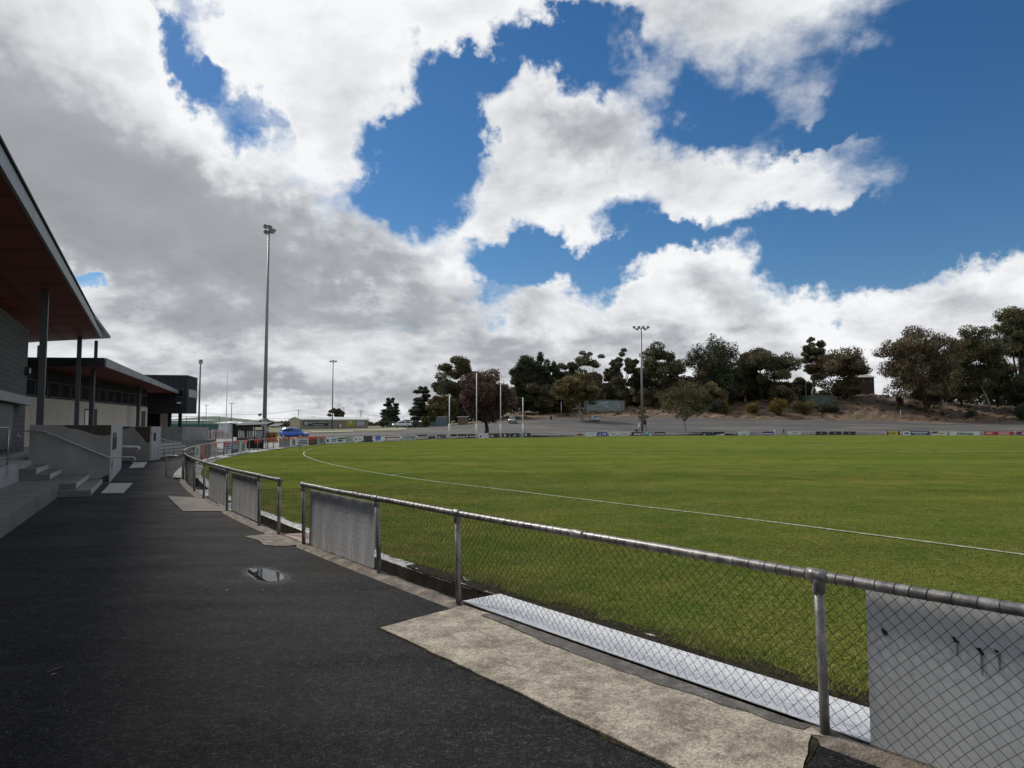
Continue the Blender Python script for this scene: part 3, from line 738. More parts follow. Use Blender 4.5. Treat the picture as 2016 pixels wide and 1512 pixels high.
def board(label, ya, yb, z0, z1, m, name='fence_board', off=0.055, marks=None, wav=0.0):
    root = thing(name, label, 'board', fp((ya + yb) / 2, off, z0), 'sheet boards wired to the chain-link fence')
    n = max(3, int(abs(ya - yb) / 0.05)); mb = MB(); V = []
    for i in range(n + 1):
        y = ya + (yb - ya) * i / n; w = wav * math.sin(i * 0.9)
        V += [fp(y, off + w, z0), fp(y, off + w, z1), fp(y, off + w + 0.008, z1), fp(y, off + w + 0.008, z0)]
    F = [(i * 4 + k, i * 4 + 4 + k, i * 4 + 4 + (k + 1) % 4, i * 4 + (k + 1) % 4) for i in range(n) for k in range(4)] + [(0, 1, 2, 3), (n * 4 + 3, n * 4 + 2, n * 4 + 1, n * 4)]
    mb.add(V, F); mb.build('sheet', m, root)
    for (yy_, zz_, w, h, st) in marks or []:
        c = fp(yy_, off - 0.006, zz_); u = (fp(yy_ - 0.05) - fp(yy_ + 0.05)).normalized(); rg = random.Random(int(yy_ * 100))
        tear = MB(); pts = [(-0.55, 0.55), (-0.2, 0.5), (0.2, 0.22), (0.45, 0.1), (0.6, -0.45), (0.15, -0.6), (-0.05, -0.35), (-0.3, -0.05)]
        tear.add([c + u * (a * w) + Vector((0, 0, b * h)) + Vector((rg.uniform(-1, 1), 0, rg.uniform(-1, 1))) * 0.007 for a, b in pts], [tuple(range(8))]); tear.build('torn_patch', M['black'], root)
        if st:
            s_ = MB(); c2 = c + u * w * 0.25 + Vector((0, 0, -h * 0.4)); q = fp(yy_, off - 0.004, 0) - fp(yy_, off - 0.006, 0)
            s_.add([c2 + u * -0.007 + q, c2 + u * 0.007 + q, c2 + u * 0.004 + Vector((0, 0, -st)) + q, c2 + u * -0.004 + Vector((0, 0, -st)) + q], [(0, 1, 2, 3)]); s_.build('rust_streak', M['streak'], root)
    return root
def spot(px, py):
    best = None
    for i in range(400):
        y = 0.5 + i * 0.01; p = fp(y, 0.05); dv = abs(1008 + FPX * p.x / (p.y * math.cos(PITCH) + (0.7 - EYE) * math.sin(PITCH)) - px)
        if best is None or dv < best[0]: best = (dv, y, p)
    return best[1], zat(px, py, best[2].y)
M['streak'] = mat('dark_stain_streak', [(0.18, 0.175, 0.17), (0.34, 0.335, 0.33)], scale=20, rough=0.8)
board('large plain grey sheet board with torn black spots at the near end of the fence', spot(1704, 1300)[0], -0.7, 0.02, 0.868, M['board_grey'],
      marks=[(*spot(1740, 1243), 0.034, 0.028, 0.02), (*spot(1883, 1260), 0.028, 0.026, 0.07), (*spot(1926, 1280), 0.034, 0.030, 0.11), (*spot(1963, 1284), 0.022, 0.016, 0.08)])
board('white streaked board at the end of the near fence beside the gateway gap', 10.38, 8.58, 0.03, 0.83, M['board_back'], wav=0.004)
board('grey streaked board on the far side of the gateway gap, next to the clear panel', 14.55, 12.62, 0.05, 0.83, M['board_back'], wav=0.004)
board('darker streaked board second from the gateway gap on the farther fence', 17.0, 15.0, 0.05, 0.84, M['board_back'], wav=0.006)
board('narrow whitish board beside the post where the open gate hangs', 23.2, 20.9, 0.05, 0.84, M['board_back'], wav=0.006)
board('slim dark streaked board third from the gateway gap, beside the drain cover', 20.7, 19.5, 0.05, 0.8, M['board_back'], wav=0.004)

# swung-open gate on the walk
def gate():
    h = fp(23.45); e = gnd(327, 942.5); root = thing('pedestrian_gate', 'small tubular mesh gate swung open across the asphalt walk', 'gate', h)
    z0, z1 = 0.06, 0.80; b = Vector((e.x, e.y, 0)); a = Vector((h.x - 0.05, h.y, 0))
    MB().tube([a + Vector((0, 0, z0)), a + Vector((0, 0, z1))], 0.02, 10).build('hinge_stile', M['rail'], root, True)
    MB().tube([b + Vector((0, 0, z0)), b + Vector((0, 0, z1))], 0.02, 10).build('latch_stile', M['rail'], root, True)
    MB().tube([a + Vector((0, 0, z1)), b + Vector((0, 0, z1))], 0.02, 10).build('top_bar', M['rail'], root, True)
    MB().tube([a + Vector((0, 0, z0)), b + Vector((0, 0, z0))], 0.02, 10).build('bottom_bar', M['rail'], root, True)
    mb = MB(); L_ = (b - a).length; u = (b - a).normalized(); p = 0.045; nz_ = int((z1 - z0) / p)
    for w in range(int(L_ / p)):
        mb.tube([a + u * ((w + (k + w) % 2) * p) + Vector((0, 0, z0 + k * p)) for k in range(nz_ + 1)], 0.0016, 3, False)
    stuff(mb.build('mesh_infill', M['wire'], root))
    MB().box(b + Vector((0, 0, 0.62)), (0.03, 0.09, 0.05)).build('latch', M['rail'], root)
gate()

# ------------------------------------------------------------------ clubrooms on the left
dA, bA, OA = Vector((-0.459, 0.888, 0)), Vector((-0.888, -0.459, 0)), Vector((-12.8, 22.1, 0))
def FA(t, s, z): return OA + dA * t + bA * s + Vector((0, 0, z))
dB, bB = Vector((-0.19, 0.982, 0)), Vector((-0.982, -0.19, 0))
def frame(O, d, b):
    O = Vector((O[0], O[1], 0))
    return lambda t, s, z: O + d * t + b * s + Vector((0, 0, z))

def podium():
    MB().fbox(FA, -26, 16, 2.0, 16, -0.05, 0.80).build('podium', [M['podium']]).__setitem__('kind', 'structure')
    MB().fbox(FA, -26, -0.02, 0.9, 1.995, -0.05, 0.32).build('kerb_slab', [M['slab']]).__setitem__('kind', 'structure')
    Pb = frame(col(50, 35), dB, bB)
    MB().fbox(Pb, -0.5, 26, -3.4, 6, -0.05, 0.795).build('rear_podium', [M['slab']]).__setitem__('kind', 'structure')
podium()
def kerb_nosing():
    root = thing('concrete_steps', 'concrete steps with pale edges climbing to the clubrooms beside the ramp wall', 'steps', FA(-2.3, 1.0, 0))
    for k, (t0, s0, s1, z0, z1) in enumerate([(-4.6, 0.18, 0.895, 0.0, 0.16), (-4.2, 0.54, 0.895, 0.16, 0.318), (-2.6, 1.30, 1.99, 0.322, 0.48), (-2.6, 1.62, 1.99, 0.48, 0.64)]):
        st = MB().fbox(FA, t0, -0.03, s0, s1, z0 + 0.002, z1).build('step', M['slab'], root)
        MB().fbox(FA, t0, -0.03, s0 - 0.004, s0 - 0.001, z0 + 0.03, z1 + 0.002).build('nosing', M['nosing'], st)
kerb_nosing()

def clubroom_a():
    root = thing('clubrooms', 'charcoal block clubrooms under a high sloping canopy with red-brown soffit', 'building', FA(0, 4, 0.8))
    # block wall laid in courses
    mb = MB(); z = 0.8; c = 0
    while z < 5.75:
        t = 8.9 - (0.2 if c % 2 else 0.0)
        mb.fbox(FA, -24, 8.9, 3.5, 3.8, z + 0.006, z + 0.194); z += 0.2; c += 1
    stuff(mb.build('block_courses', M['block'], root))
    MB().fbox(FA, -24, 8.885, 3.515, 3.785, 0.8, 5.8).build('wall', M['dark_clad'], root)
    MB().fbox(FA, 8.6, 8.9, 3.8, 12, 0.8, 5.2).build('end_wall', M['block'], root)
    # roller shutter
    sh = MB().fbox(FA, 0.0, 5.6, 3.44, 3.49, 1.0, 2.62).build('roller_shutter', M['shutter'], root)
    mb = MB()
    for k in range(20): mb.fbox(FA, 0.0, 5.6, 3.415, 3.44, 1.02 + k * 0.08, 1.02 + k * 0.08 + 0.055)
    stuff(mb.build('slats', M['shutter'], sh))
    MB().fbox(FA, -0.1, 7.4, 3.10, 3.47, 2.64, 2.95).build('shutter_box', M['fascia'], root)
    # canopy: rises towards the oval
    def zs(s): return 6.52 - 0.14 * (s - 1.4)
    t0, t1, s0, s1 = -26.0, 16.5, 1.4, 11.0
    V = [FA(t, s, zs(s)) for t, s in ((t0, s0), (t1, s0), (t1, s1), (t0, s1))]
    sf = MB(); sf.hexa(V + [v + Vector((0, 0, 0.04)) for v in V]); so = sf.build('soffit', M['soffit'], root)
    rf = MB(); V2 = [FA(t, s, zs(s) + 0.045) for t, s in ((t0, s0 + 0.06), (t1 - 0.06, s0 + 0.06), (t1 - 0.06, s1), (t0, s1))]
    rf.hexa(V2 + [v + Vector((0, 0, 0.3)) for v in V2]); rf.build('roof', M['roof'], root)
    for k in range(11):      # fascia panels butted end to end
        a, b = t0 + (t1 - t0) * k / 11 + 0.008, t0 + (t1 - t0) * (k + 1) / 11 - 0.008
        MB().hexa([FA(a, s0 - 0.02, zs(s0) - 0.03), FA(b, s0 - 0.02, zs(s0) - 0.03), FA(b, s0 + 0.05, zs(s0) - 0.03), FA(a, s0 + 0.05, zs(s0) - 0.03),
                   FA(a, s0 - 0.02, zs(s0) + 0.33), FA(b, s0 - 0.02, zs(s0) + 0.33), FA(b, s0 + 0.05, zs(s0) + 0.33), FA(a, s0 + 0.05, zs(s0) + 0.33)]).build('fascia_panel', M['fascia'], root)
    MB().fbox(FA, t0, t1 + 0.04, s0 - 0.06, s0 + 0.1, zs(s0) + 0.335, zs(s0) + 0.40).build('gutter', M['dark_clad'], root)
    V = [FA(t1 - 0.05, s, zs(s) + d) for d in (-0.02, 0.33) for s in (s0, s1)]
    e = MB(); e.hexa([FA(t1 - 0.05, s0 + 0.06, zs(s0) - 0.02), FA(t1, s0 + 0.06, zs(s0) - 0.02), FA(t1, s1, zs(s1) - 0.02), FA(t1 - 0.05, s1, zs(s1) - 0.02),
                      FA(t1 - 0.05, s0 + 0.06, zs(s0) + 0.32), FA(t1, s0 + 0.06, zs(s0) + 0.32), FA(t1, s1, zs(s1) + 0.32), FA(t1 - 0.05, s1, zs(s1) + 0.32)]); e.build('end_fascia', M['dark_clad'], root)
    for k in range(18):
        t = t0 + 2.4 * k + 0.7; MB().hexa([FA(t + d, s, zs(s) - 0.006 + e) for e in (0, 0.004) for d, s in ((0, s0 + 0.1), (0.025, s0 + 0.1), (0.025, s1), (0, s1))]).build('soffit_joint', M['dark_clad'], so)
    for s in (3.0, 4.6): MB().hexa([FA(t, s + d, zs(s + d) - 0.012 + e) for e in (0, 0.004) for t, d in ((t0, 0), (t1 - 0.1, 0), (t1 - 0.1, 0.025), (t0, 0.025))]).build('soffit_joint', M['dark_clad'], so)
    # upper roof strip seen past the end of the canopy
    p1 = col(176, 31.0, zat(176, 622, 31)); p2 = col(211, 38.5, zat(211, 666, 38.5)); bk = bA * 3.0 + Vector((0, 0, -0.35))
    u = MB(); q = [p1, p2, p2 + bk, p1 + bk]; u.hexa(q + [v + Vector((0, 0, 0.13)) for v in q]); up = u.build('upper_roof', M['roof'], root)
    for px, Y in ((78, 23.2), (150, 35.0)):
        p = col(px, Y); s = (p - OA).dot(bA); t = (p - OA).dot(dA)
        po = MB().fbox(FA, t - 0.10, t + 0.10, s - 0.10, s + 0.10, 0.8, zs(s) + 0.01).build('canopy_post', M['post'], root)
    for px, Y in ((70.5, 36.3), (183, 37.2)):
        p = col(px, Y); s = (p - OA).dot(bA)
        MB().box((p.x, p.y, (4.9 + zs(s)) / 2), (0.16, 0.16, zs(s) - 4.9), math.atan2(dA.y, dA.x)).build('roof_prop', M['post'], root)
    p = FA(8.3, 3.42, 4.05); l = MB(); l.box(p, (0.18, 0.16, 0.34), math.atan2(dA.y, dA.x)); lo = l.build('wall_light', M['dark_clad'], root)
    MB().box(p + bA * -0.09 + Vector((0, 0, 0.02)), (0.12, 0.05, 0.2), math.atan2(dA.y, dA.x)).build('lens', M['white'], lo)
clubroom_a()

def rail_run(mb, pts, r=0.021, n=8): mb.tube(pts, r, n); return mb
def hook(p, u, r=0.09, down=True):
    return [p + u * r * math.sin(t) + Vector((0, 0, -r + r * math.cos(t))) for t in [0.25 * i for i in range(1, 14)]]

def front_balustrade():
    root = thing('balustrade', 'short steel balustrade at the top of the steps below the roller shutter', 'railing', FA(-3.9, 2.15, 0.8))
    F = FA
    mb = MB(); mb.tube([F(-14, 2.12, 1.76), F(-3.6, 2.12, 1.76)], 0.024, 10); mb.build('top_rail', M['steel'], root, True)
    for t in (-3.62, -5.4, -7.2, -9.0): MB().tube([F(t, 2.12, 0.8), F(t, 2.12, 1.76)], 0.022, 8).build('post', M['steel'], root, True)
    for z in (0.90, 0.99): MB().tube([F(-14, 2.12, z), F(-3.6, 2.12, z)], 0.014, 8).build('lower_rail', M['steel'], root, True)
front_balustrade()

def ramp_walls():
    r1 = thing('ramp_wall', 'grey concrete ramp wall with pale painted side and a long handrail, nearest the camera', 'wall', FA(4.5, 0.5, 0), 'concrete ramp walls')
    MB().fbox(FA, 0.0, 0.28, 0.0, 2.15, 0.0, 1.85).build('end_wall', M['concrete'], r1)
    MB().fbox(FA, 0.283, 9.1, -0.003, 0.25, 0.0, 1.848).build('side_wall', M['concrete_pale'], r1)
    MB().fbox(FA, 0.283, 9.1, 0.253, 2.15, 0.0, 1.2).build('landing', M['slab'], r1)
    def blot(F, pts, d, par):
        rg = random.Random(len(pts)); MB().add([F(*d(a + rg.uniform(-.03, .03), b + rg.uniform(-.02, .02))) for a, b in pts], [tuple(range(len(pts)))]).build('moss_stain', M['stain'], par)
    blot(FA, [(0.0, 1.845), (1.35, 1.845), (1.15, 1.76), (0.85, 1.72), (0.62, 1.62), (0.42, 1.54), (0.2, 1.50), (0.0, 1.55)], lambda a, b: (-0.004, max(a, 0.0), min(b, 1.846)), r1)
    blot(FA, [(0.0, 0.02), (0.0, 0.28), (0.15, 0.20), (0.45, 0.10), (0.6, 0.02)], lambda a, b: (-0.004, max(a, 0.0), max(b, 0.01)), r1)
    # dark plate and small arrow mark on the pale side
    MB().fbox(FA, 1.15, 3.7, -0.02, -0.004, 1.02, 1.42).build('name_plate', M['dark_clad'], r1)
    for k in range(4): MB().fbox(FA, 1.25 + k * 0.65, 1.33 + k * 0.65, -0.02, -0.004, 1.425, 1.60).build('plate_stem', M['dark_clad'], r1)
    mb = MB(); pts = [(1.0, 0.62), (1.0, 0.38), (1.35, 0.40), (1.8, 0.52), (1.8, 0.66), (1.5, 0.60), (1.25, 0.68)]
    mb.add([FA(t, -0.006, z) for t, z in pts], [tuple(range(7))]); mb.build('painted_mark', M['black'], r1)
    h = thing('handrail', 'long sloping steel handrail with hooked ends on the nearest ramp wall', 'handrail', FA(-0.1, 1, 0), 'hooked steel handrails')
    A = [FA(-0.09, 2.35, 1.66), FA(-0.09, 1.78, 1.66), FA(-0.09, 0.05, 0.83), FA(-0.09, -0.62, 0.82)]
    pts = hook(A[0], bA)[::-1] + A + hook(A[3], -bA)
    MB().tube(pts, 0.022, 10).build('rail', M['steel'], h, True)
    for s, z in ((1.75, 1.645), (0.55, 1.06)): MB().tube([FA(0.0, s, z - 0.06), FA(-0.07, s, z - 0.06), FA(-0.09, s, z - 0.015)], 0.011, 6).build('bracket', M['steel'], h, True)
    # second wall
    F2 = frame(gnd(294, 907), dB, bB)
    r2 = thing('ramp_wall', 'stained grey concrete ramp wall behind the first, with a pale end and small plate', 'wall', gnd(294, 907), 'concrete ramp walls')
    MB().fbox(F2, 0, 0.28, 0.0, 3.2, 0, 1.84).build('end_wall', M['concrete'], r2)
    MB().fbox(F2, 0.283, 1.9, -0.003, 0.25, 0, 1.838).build('side_wall', M['concrete_pale'], r2)
    MB().fbox(F2, 0.55, 0.95, -0.02, -0.004, 1.05, 1.5).build('plate', M['dark_clad'], r2)
    blot(F2, [(0.0, 1.83), (0.8, 1.83), (0.7, 1.6), (0.55, 1.45), (0.35, 1.2), (0.2, 1.0), (0.0, 0.95)], lambda a, b: (-0.004, max(a, 0.0), min(b, 1.835)), r2)
    blot(F2, [(0.9, 1.83), (2.3, 1.83), (2.1, 1.7), (1.5, 1.66), (1.1, 1.74)], lambda a, b: (-0.004, max(a, 0.0), min(b, 1.835)), r2)
    # steps between the first and second walls with three handrails
    for k, (dt, dz, lab) in enumerate([(0.0, 0.0, 'nearest of three hooked handrails between the two ramp walls'), (1.1, 0.0, 'middle of three hooked handrails between the two ramp walls'), (2.3, 0.02, 'farthest of three hooked handrails between the two ramp walls')]):
        F3 = lambda t, s, z, dt=dt: FA(9.6 + dt, s, z)
        hh = thing('handrail', lab, 'handrail', F3(0, 0.2, 0), 'hooked steel handrails')
        A = [F3(0, 1.9, 1.55), F3(0, 0.4, 0.92), F3(0, -0.55, 0.90)]
        MB().tube(A + hook(A[2], -bA, 0.1), 0.022, 8).build('rail', M['steel'], hh, True)
        MB().tube([F3(0, 0.3, 0.0), F3(0, 0.3, 0.9)], 0.02, 8).build('post', M['steel'], hh, True)
    sr = thing('concrete_steps', 'concrete steps hidden between the two ramp walls beneath the hooked handrails', 'steps', FA(11, 1, 0))
    for k in range(4): MB().fbox(FA, 9.3, 13.2, 0.5 + k * 0.32, 2.0, 0.002 + k * 0.16, 0.16 + k * 0.16).build('step', M['slab'], sr)
    # far stairs, railing and third wall
    F4 = frame(gnd(318, 902), dB, bB)
    s3 = thing('concrete_steps', 'farther concrete steps with a steel railing past the second ramp wall', 'steps', gnd(318, 902))
    for k in range(4):
        st = MB().fbox(F4, 0.4, 8.5, 0.2 + k * 0.32, 3.0, 0.002 + k * 0.19, 0.19 + k * 0.19).build('step', M['slab'], s3)
        MB().fbox(F4, 0.4, 8.5, 0.195 + k * 0.32, 0.199 + k * 0.32, 0.05 + k * 0.19, 0.192 + k * 0.19).build('nosing', M['nosing'], st)
    b3 = thing('balustrade', 'sloping steel balustrade beside the farther concrete steps', 'railing', gnd(318, 902), 'steel balustrades')
    def rp(px, y0, Y): return col(px, Y, zat(px, y0, Y))
    MB().tube([rp(308, 862.5, 39.5), rp(316, 863, 40.5), rp(337, 869, 43), rp(348, 870.5, 44)], 0.026, 8).build('top_rail', M['steel'], b3, True)
    for px, y0, Y in ((314, 863, 40.2), (325, 866, 41.5), (334, 868.5, 42.7), (343, 870, 43.6)):
        q = rp(px, y0, Y); MB().tube([q, Vector((q.x, q.y, 0.05))], 0.02, 8).build('post', M['steel'], b3, True)
    MB().tube([rp(314, 883, 40.2), rp(343, 886, 43.6)], 0.015, 8).build('lower_rail', M['steel'], b3, True)
    F5 = frame(gnd(358, 886.5), dB, bB)
    r3 = thing('ramp_wall', 'plain dark grey concrete ramp wall under the raised cabin', 'wall', gnd(358, 886.5), 'concrete ramp walls')
    MB().fbox(F5, 0.28, 8.6, 0.0, 0.25, 0, 1.86).build('side_wall', M['concrete'], r3)
    MB().fbox(F5, 0.0, 0.277, 0.0, 3.0, 0, 1.858).build('end_wall', M['concrete'], r3)
    MB().fbox(F5, 1.5, 8.0, -0.03, -0.003, 1.0, 1.06).build('ledge', M['concrete'], r3)
    for lab, P in (('pale ribbed tactile paving panel at the foot of the nearest steps', [(199, 972), (243, 972), (262, 952), (217, 952.5)]),
                   ('pale ribbed tactile paving panel at the foot of the steps by the second ramp wall', [(254, 922), (283, 921), (290, 910), (264, 911)]),
                   ('small pale tactile paving panel at the foot of the farther steps', [(343, 893.5), (366, 892.5), (369, 889.5), (349, 890)])):
        g = [gnd(*p, 0.0) for p in P]; tp = thing('tactile_paving', lab, 'paving panel', sum(g, Vector()) / 4, 'tactile paving panels')
        MB().hexa([v + Vector((0, 0, 0.002)) for v in g] + [v + Vector((0, 0, 0.012)) for v in g]).build('base', M['tile_dark'], tp)
        n = 11
        for k in range(n):
            f0, f1 = (k + 0.15) / n, (k + 0.70) / n
            q = [g[0].lerp(g[1], f0), g[0].lerp(g[1], f1), g[3].lerp(g[2], f1), g[3].lerp(g[2], f0)]
            MB().hexa([v + Vector((0, 0, 0.0125)) for v in q] + [v + Vector((0, 0, 0.022)) for v in q]).build('rib', M['tile'], tp)
ramp_walls()

def clubroom_b():
    Wn = col(50, 35.0); F = frame(Wn, dB, bB)
    def wall_t(px):           # where a line of sight meets the long wall
        a = ax(px); return (a * Wn.y - Wn.x) / (dB.x - a * dB.y)
    te = wall_t(289)
    root = thing('changerooms', 'long beige changerooms with dark window band, canopy and raised charcoal cabin at the far end', 'building', F(8, 2, 0.8))
    MB().fbox(F, -4, te, 0.0, 0.3, 0.8, 3.36).build('wall', M['render_wall'], root)
    MB().fbox(F, -4, te, 0.06, 0.36, 3.363, 5.0).build('window_band', M['dark_clad'], root)
    MB().fbox(F, te - 0.3, te, 0.303, 6, 0.8, 5.0).build('return_wall', M['render_wall'], root)
    for k in range(15):
        t = -1.6 + k * 1.36
        if t + 1.1 > te: break
        w = MB(); w.fbox(F, t, t + 1.18, 0.02, 0.055, 3.42, 3.48); w.fbox(F, t, t + 1.18, 0.02, 0.055, 4.22, 4.28); w.fbox(F, t, t + 0.06, 0.02, 0.055, 3.485, 4.215); w.fbox(F, t + 1.12, t + 1.18, 0.02, 0.055, 3.485, 4.215)
        wo = w.build('window', M['post'], root); MB().fbox(F, t + 0.062, t + 1.118, 0.035, 0.05, 3.485, 4.215).build('pane', M['glass_dark'], wo)
    for px0, px1, nm, m, z1 in ((183.5, 189, 'door', 'door_red', 2.95), (277.5, 284.5, 'door', 'door_red', 3.05)):
        d = MB().fbox(F, wall_t(px0), wall_t(px1), -0.04, -0.003, 0.82, z1).build(nm, M[m], root)
        MB().fbox(F, wall_t(px1) - 0.22, wall_t(px1) - 0.12, -0.10, -0.045, 1.8, 1.95).build('handle', M['steel'], d)
    MB().fbox(F, wall_t(166), wall_t(173), -0.03, -0.003, 1.95, 2.85).build('notice_board', M['white'], root)
    MB().fbox(F, wall_t(165), wall_t(173.6), -0.0025, -0.001, 1.88, 2.92).build('notice_frame', M['dark_clad'], root)
    # canopy, tapering towards the cabin
    n1 = col(201, 36.0); f1 = col(350, 58.2); zs0, zs1 = zat(201, 721, 36.0), zat(350, 775.5, 58.2)
    back = Vector((-0.94, -0.34, 0))
    n2 = n1 + back * 9; f2 = f1 + bB * 9
    q = [Vector((p.x, p.y, z)) for p, z in ((n1, zs0), (f1, zs1), (f2, zs1), (n2, zs0 - 0.25))]
    MB().hexa(q + [v + Vector((0, 0, 0.03)) for v in q]).build('soffit', M['soffit'], root)
    ft0, ft1 = zat(201, 704.5, 36.0), zat(350, 769.5, 58.2)
    q2 = [v + Vector((0, 0, 0.033)) + o for v, o in zip(q, (Vector((-0.08, 0.05, 0)), Vector((-0.08, -0.05, 0)), Vector(), Vector()))]
    MB().hexa(q2 + [Vector((q2[0].x, q2[0].y, ft0 - 0.03)), Vector((q2[1].x, q2[1].y, ft1 - 0.03)), Vector((q2[2].x, q2[2].y, ft1 - 0.1)), Vector((q2[3].x, q2[3].y, ft0 - 0.28))]).build('roof', M['roof'], root)
    N_ = 8
    for k in range(N_):
        a, b = k / N_ + 0.002, (k + 1) / N_ - 0.002
        pa, pb = n1.lerp(f1, a), n1.lerp(f1, b); o = Vector((0.06, 0.02, 0))
        za, zb = zs0 + (zs1 - zs0) * a - 0.02, zs0 + (zs1 - zs0) * b - 0.02; ta, tb = ft0 + (ft1 - ft0) * a, ft0 + (ft1 - ft0) * b
        MB().hexa([Vector((pa.x, pa.y, za)), Vector((pb.x, pb.y, zb)), Vector((pb.x, pb.y, zb)) + o, Vector((pa.x, pa.y, za)) + o,
                   Vector((pa.x, pa.y, ta)), Vector((pb.x, pb.y, tb)), Vector((pb.x, pb.y, tb)) + o, Vector((pa.x, pa.y, ta)) + o]).build('fascia_panel', M['fascia'], root)
    pe = [Vector((n1.x, n1.y, zs0 - 0.02)) + Vector((0, -0.06, 0)), Vector((n1.x, n1.y, zs0 - 0.02)), Vector((n2.x, n2.y, zs0 - 0.27)), Vector((n2.x, n2.y, zs0 - 0.27)) + Vector((0, -0.06, 0))]
    MB().hexa(pe + [v + Vector((0, 0, ft0 - zs0 + 0.02)) for v in pe]).build('end_fascia', M['dark_clad'], root)
    for px, Y in ((179, 37.3), (271, 49.5)):
        p = col(px, Y); MB().box((p.x, p.y, (0.8 + zs0 - 0.1) / 2), (0.2, 0.2, zs0 - 0.9), math.atan2(dB.y, dB.x)).build('canopy_post', M['post'], root)
    # raised cabin
    C0 = col(366, 58.0); Fc = frame(C0, dB, bB); zb, zt = zat(366, 813, 58), zat(366, 741, 58)
    cab = MB().fbox(Fc, 0, 3.3, 0, 5.2, zb, zt).build('cabin', M['dark_clad'], root)
    MB().fbox(Fc, -0.05, 3.35, -0.05, 5.25, zt + 0.002, zt + 0.10).build('cabin_roof', M['post'], root)
    for k in range(9):
        MB().fbox(Fc, -0.012, -0.002, 0.3 + k * 0.5, 0.32 + k * 0.5, zb + 0.02, zt - 0.02).build('cladding_seam', M['post'], cab)
    wz0, wz1 = zat(376, 784, 60), zat(376, 767, 60)
    w = MB().fbox(Fc, 0.35, 3.0, -0.03, -0.003, wz0, wz1).build('cabin_window', M['post'], root); MB().fbox(Fc, 0.45, 2.9, -0.045, -0.033, wz0 + 0.07, wz1 - 0.07).build('pane', M['glass_pale'], w)
    w = MB().fbox(Fc, -0.03, -0.004, 0.25, 0.75, wz0, wz1).build('cabin_window', M['post'], root); MB().fbox(Fc, -0.045, -0.033, 0.3, 0.7, wz0 + 0.07, wz1 - 0.07).build('pane', M['glass_dark'], w)
    MB().fbox(Fc, -0.25, -0.013, 0.45, 0.7, wz0 - 0.55, wz0 - 0.42).build('cabin_light', M['white'], root)
    for px, Y in ((333.5, 59.3), (354, 59.5)):
        p = col(px, Y); MB().box((p.x, p.y, (0.8 + zb) / 2), (0.24, 0.24, zb - 0.8), math.atan2(dB.y, dB.x)).build('cabin_column', M['dark_clad'], root)
    p = col(321, 61.5); MB().box((p.x, p.y, 1.9), (0.95, 0.3, 2.3), math.atan2(dB.y, dB.x) - math.pi / 2).build('rear_wall', M['render_wall'], root)
    p = col(300, 60.5); MB().box((p.x, p.y, 1.9), (1.2, 0.2, 2.3), math.atan2(dB.y, dB.x) - math.pi / 2).build('rear_door', M['glass_dark'], root)
M['glass_pale'] = glass('sky_lit_glass', (0.45, 0.46, 0.47), 0.05)
clubroom_b()

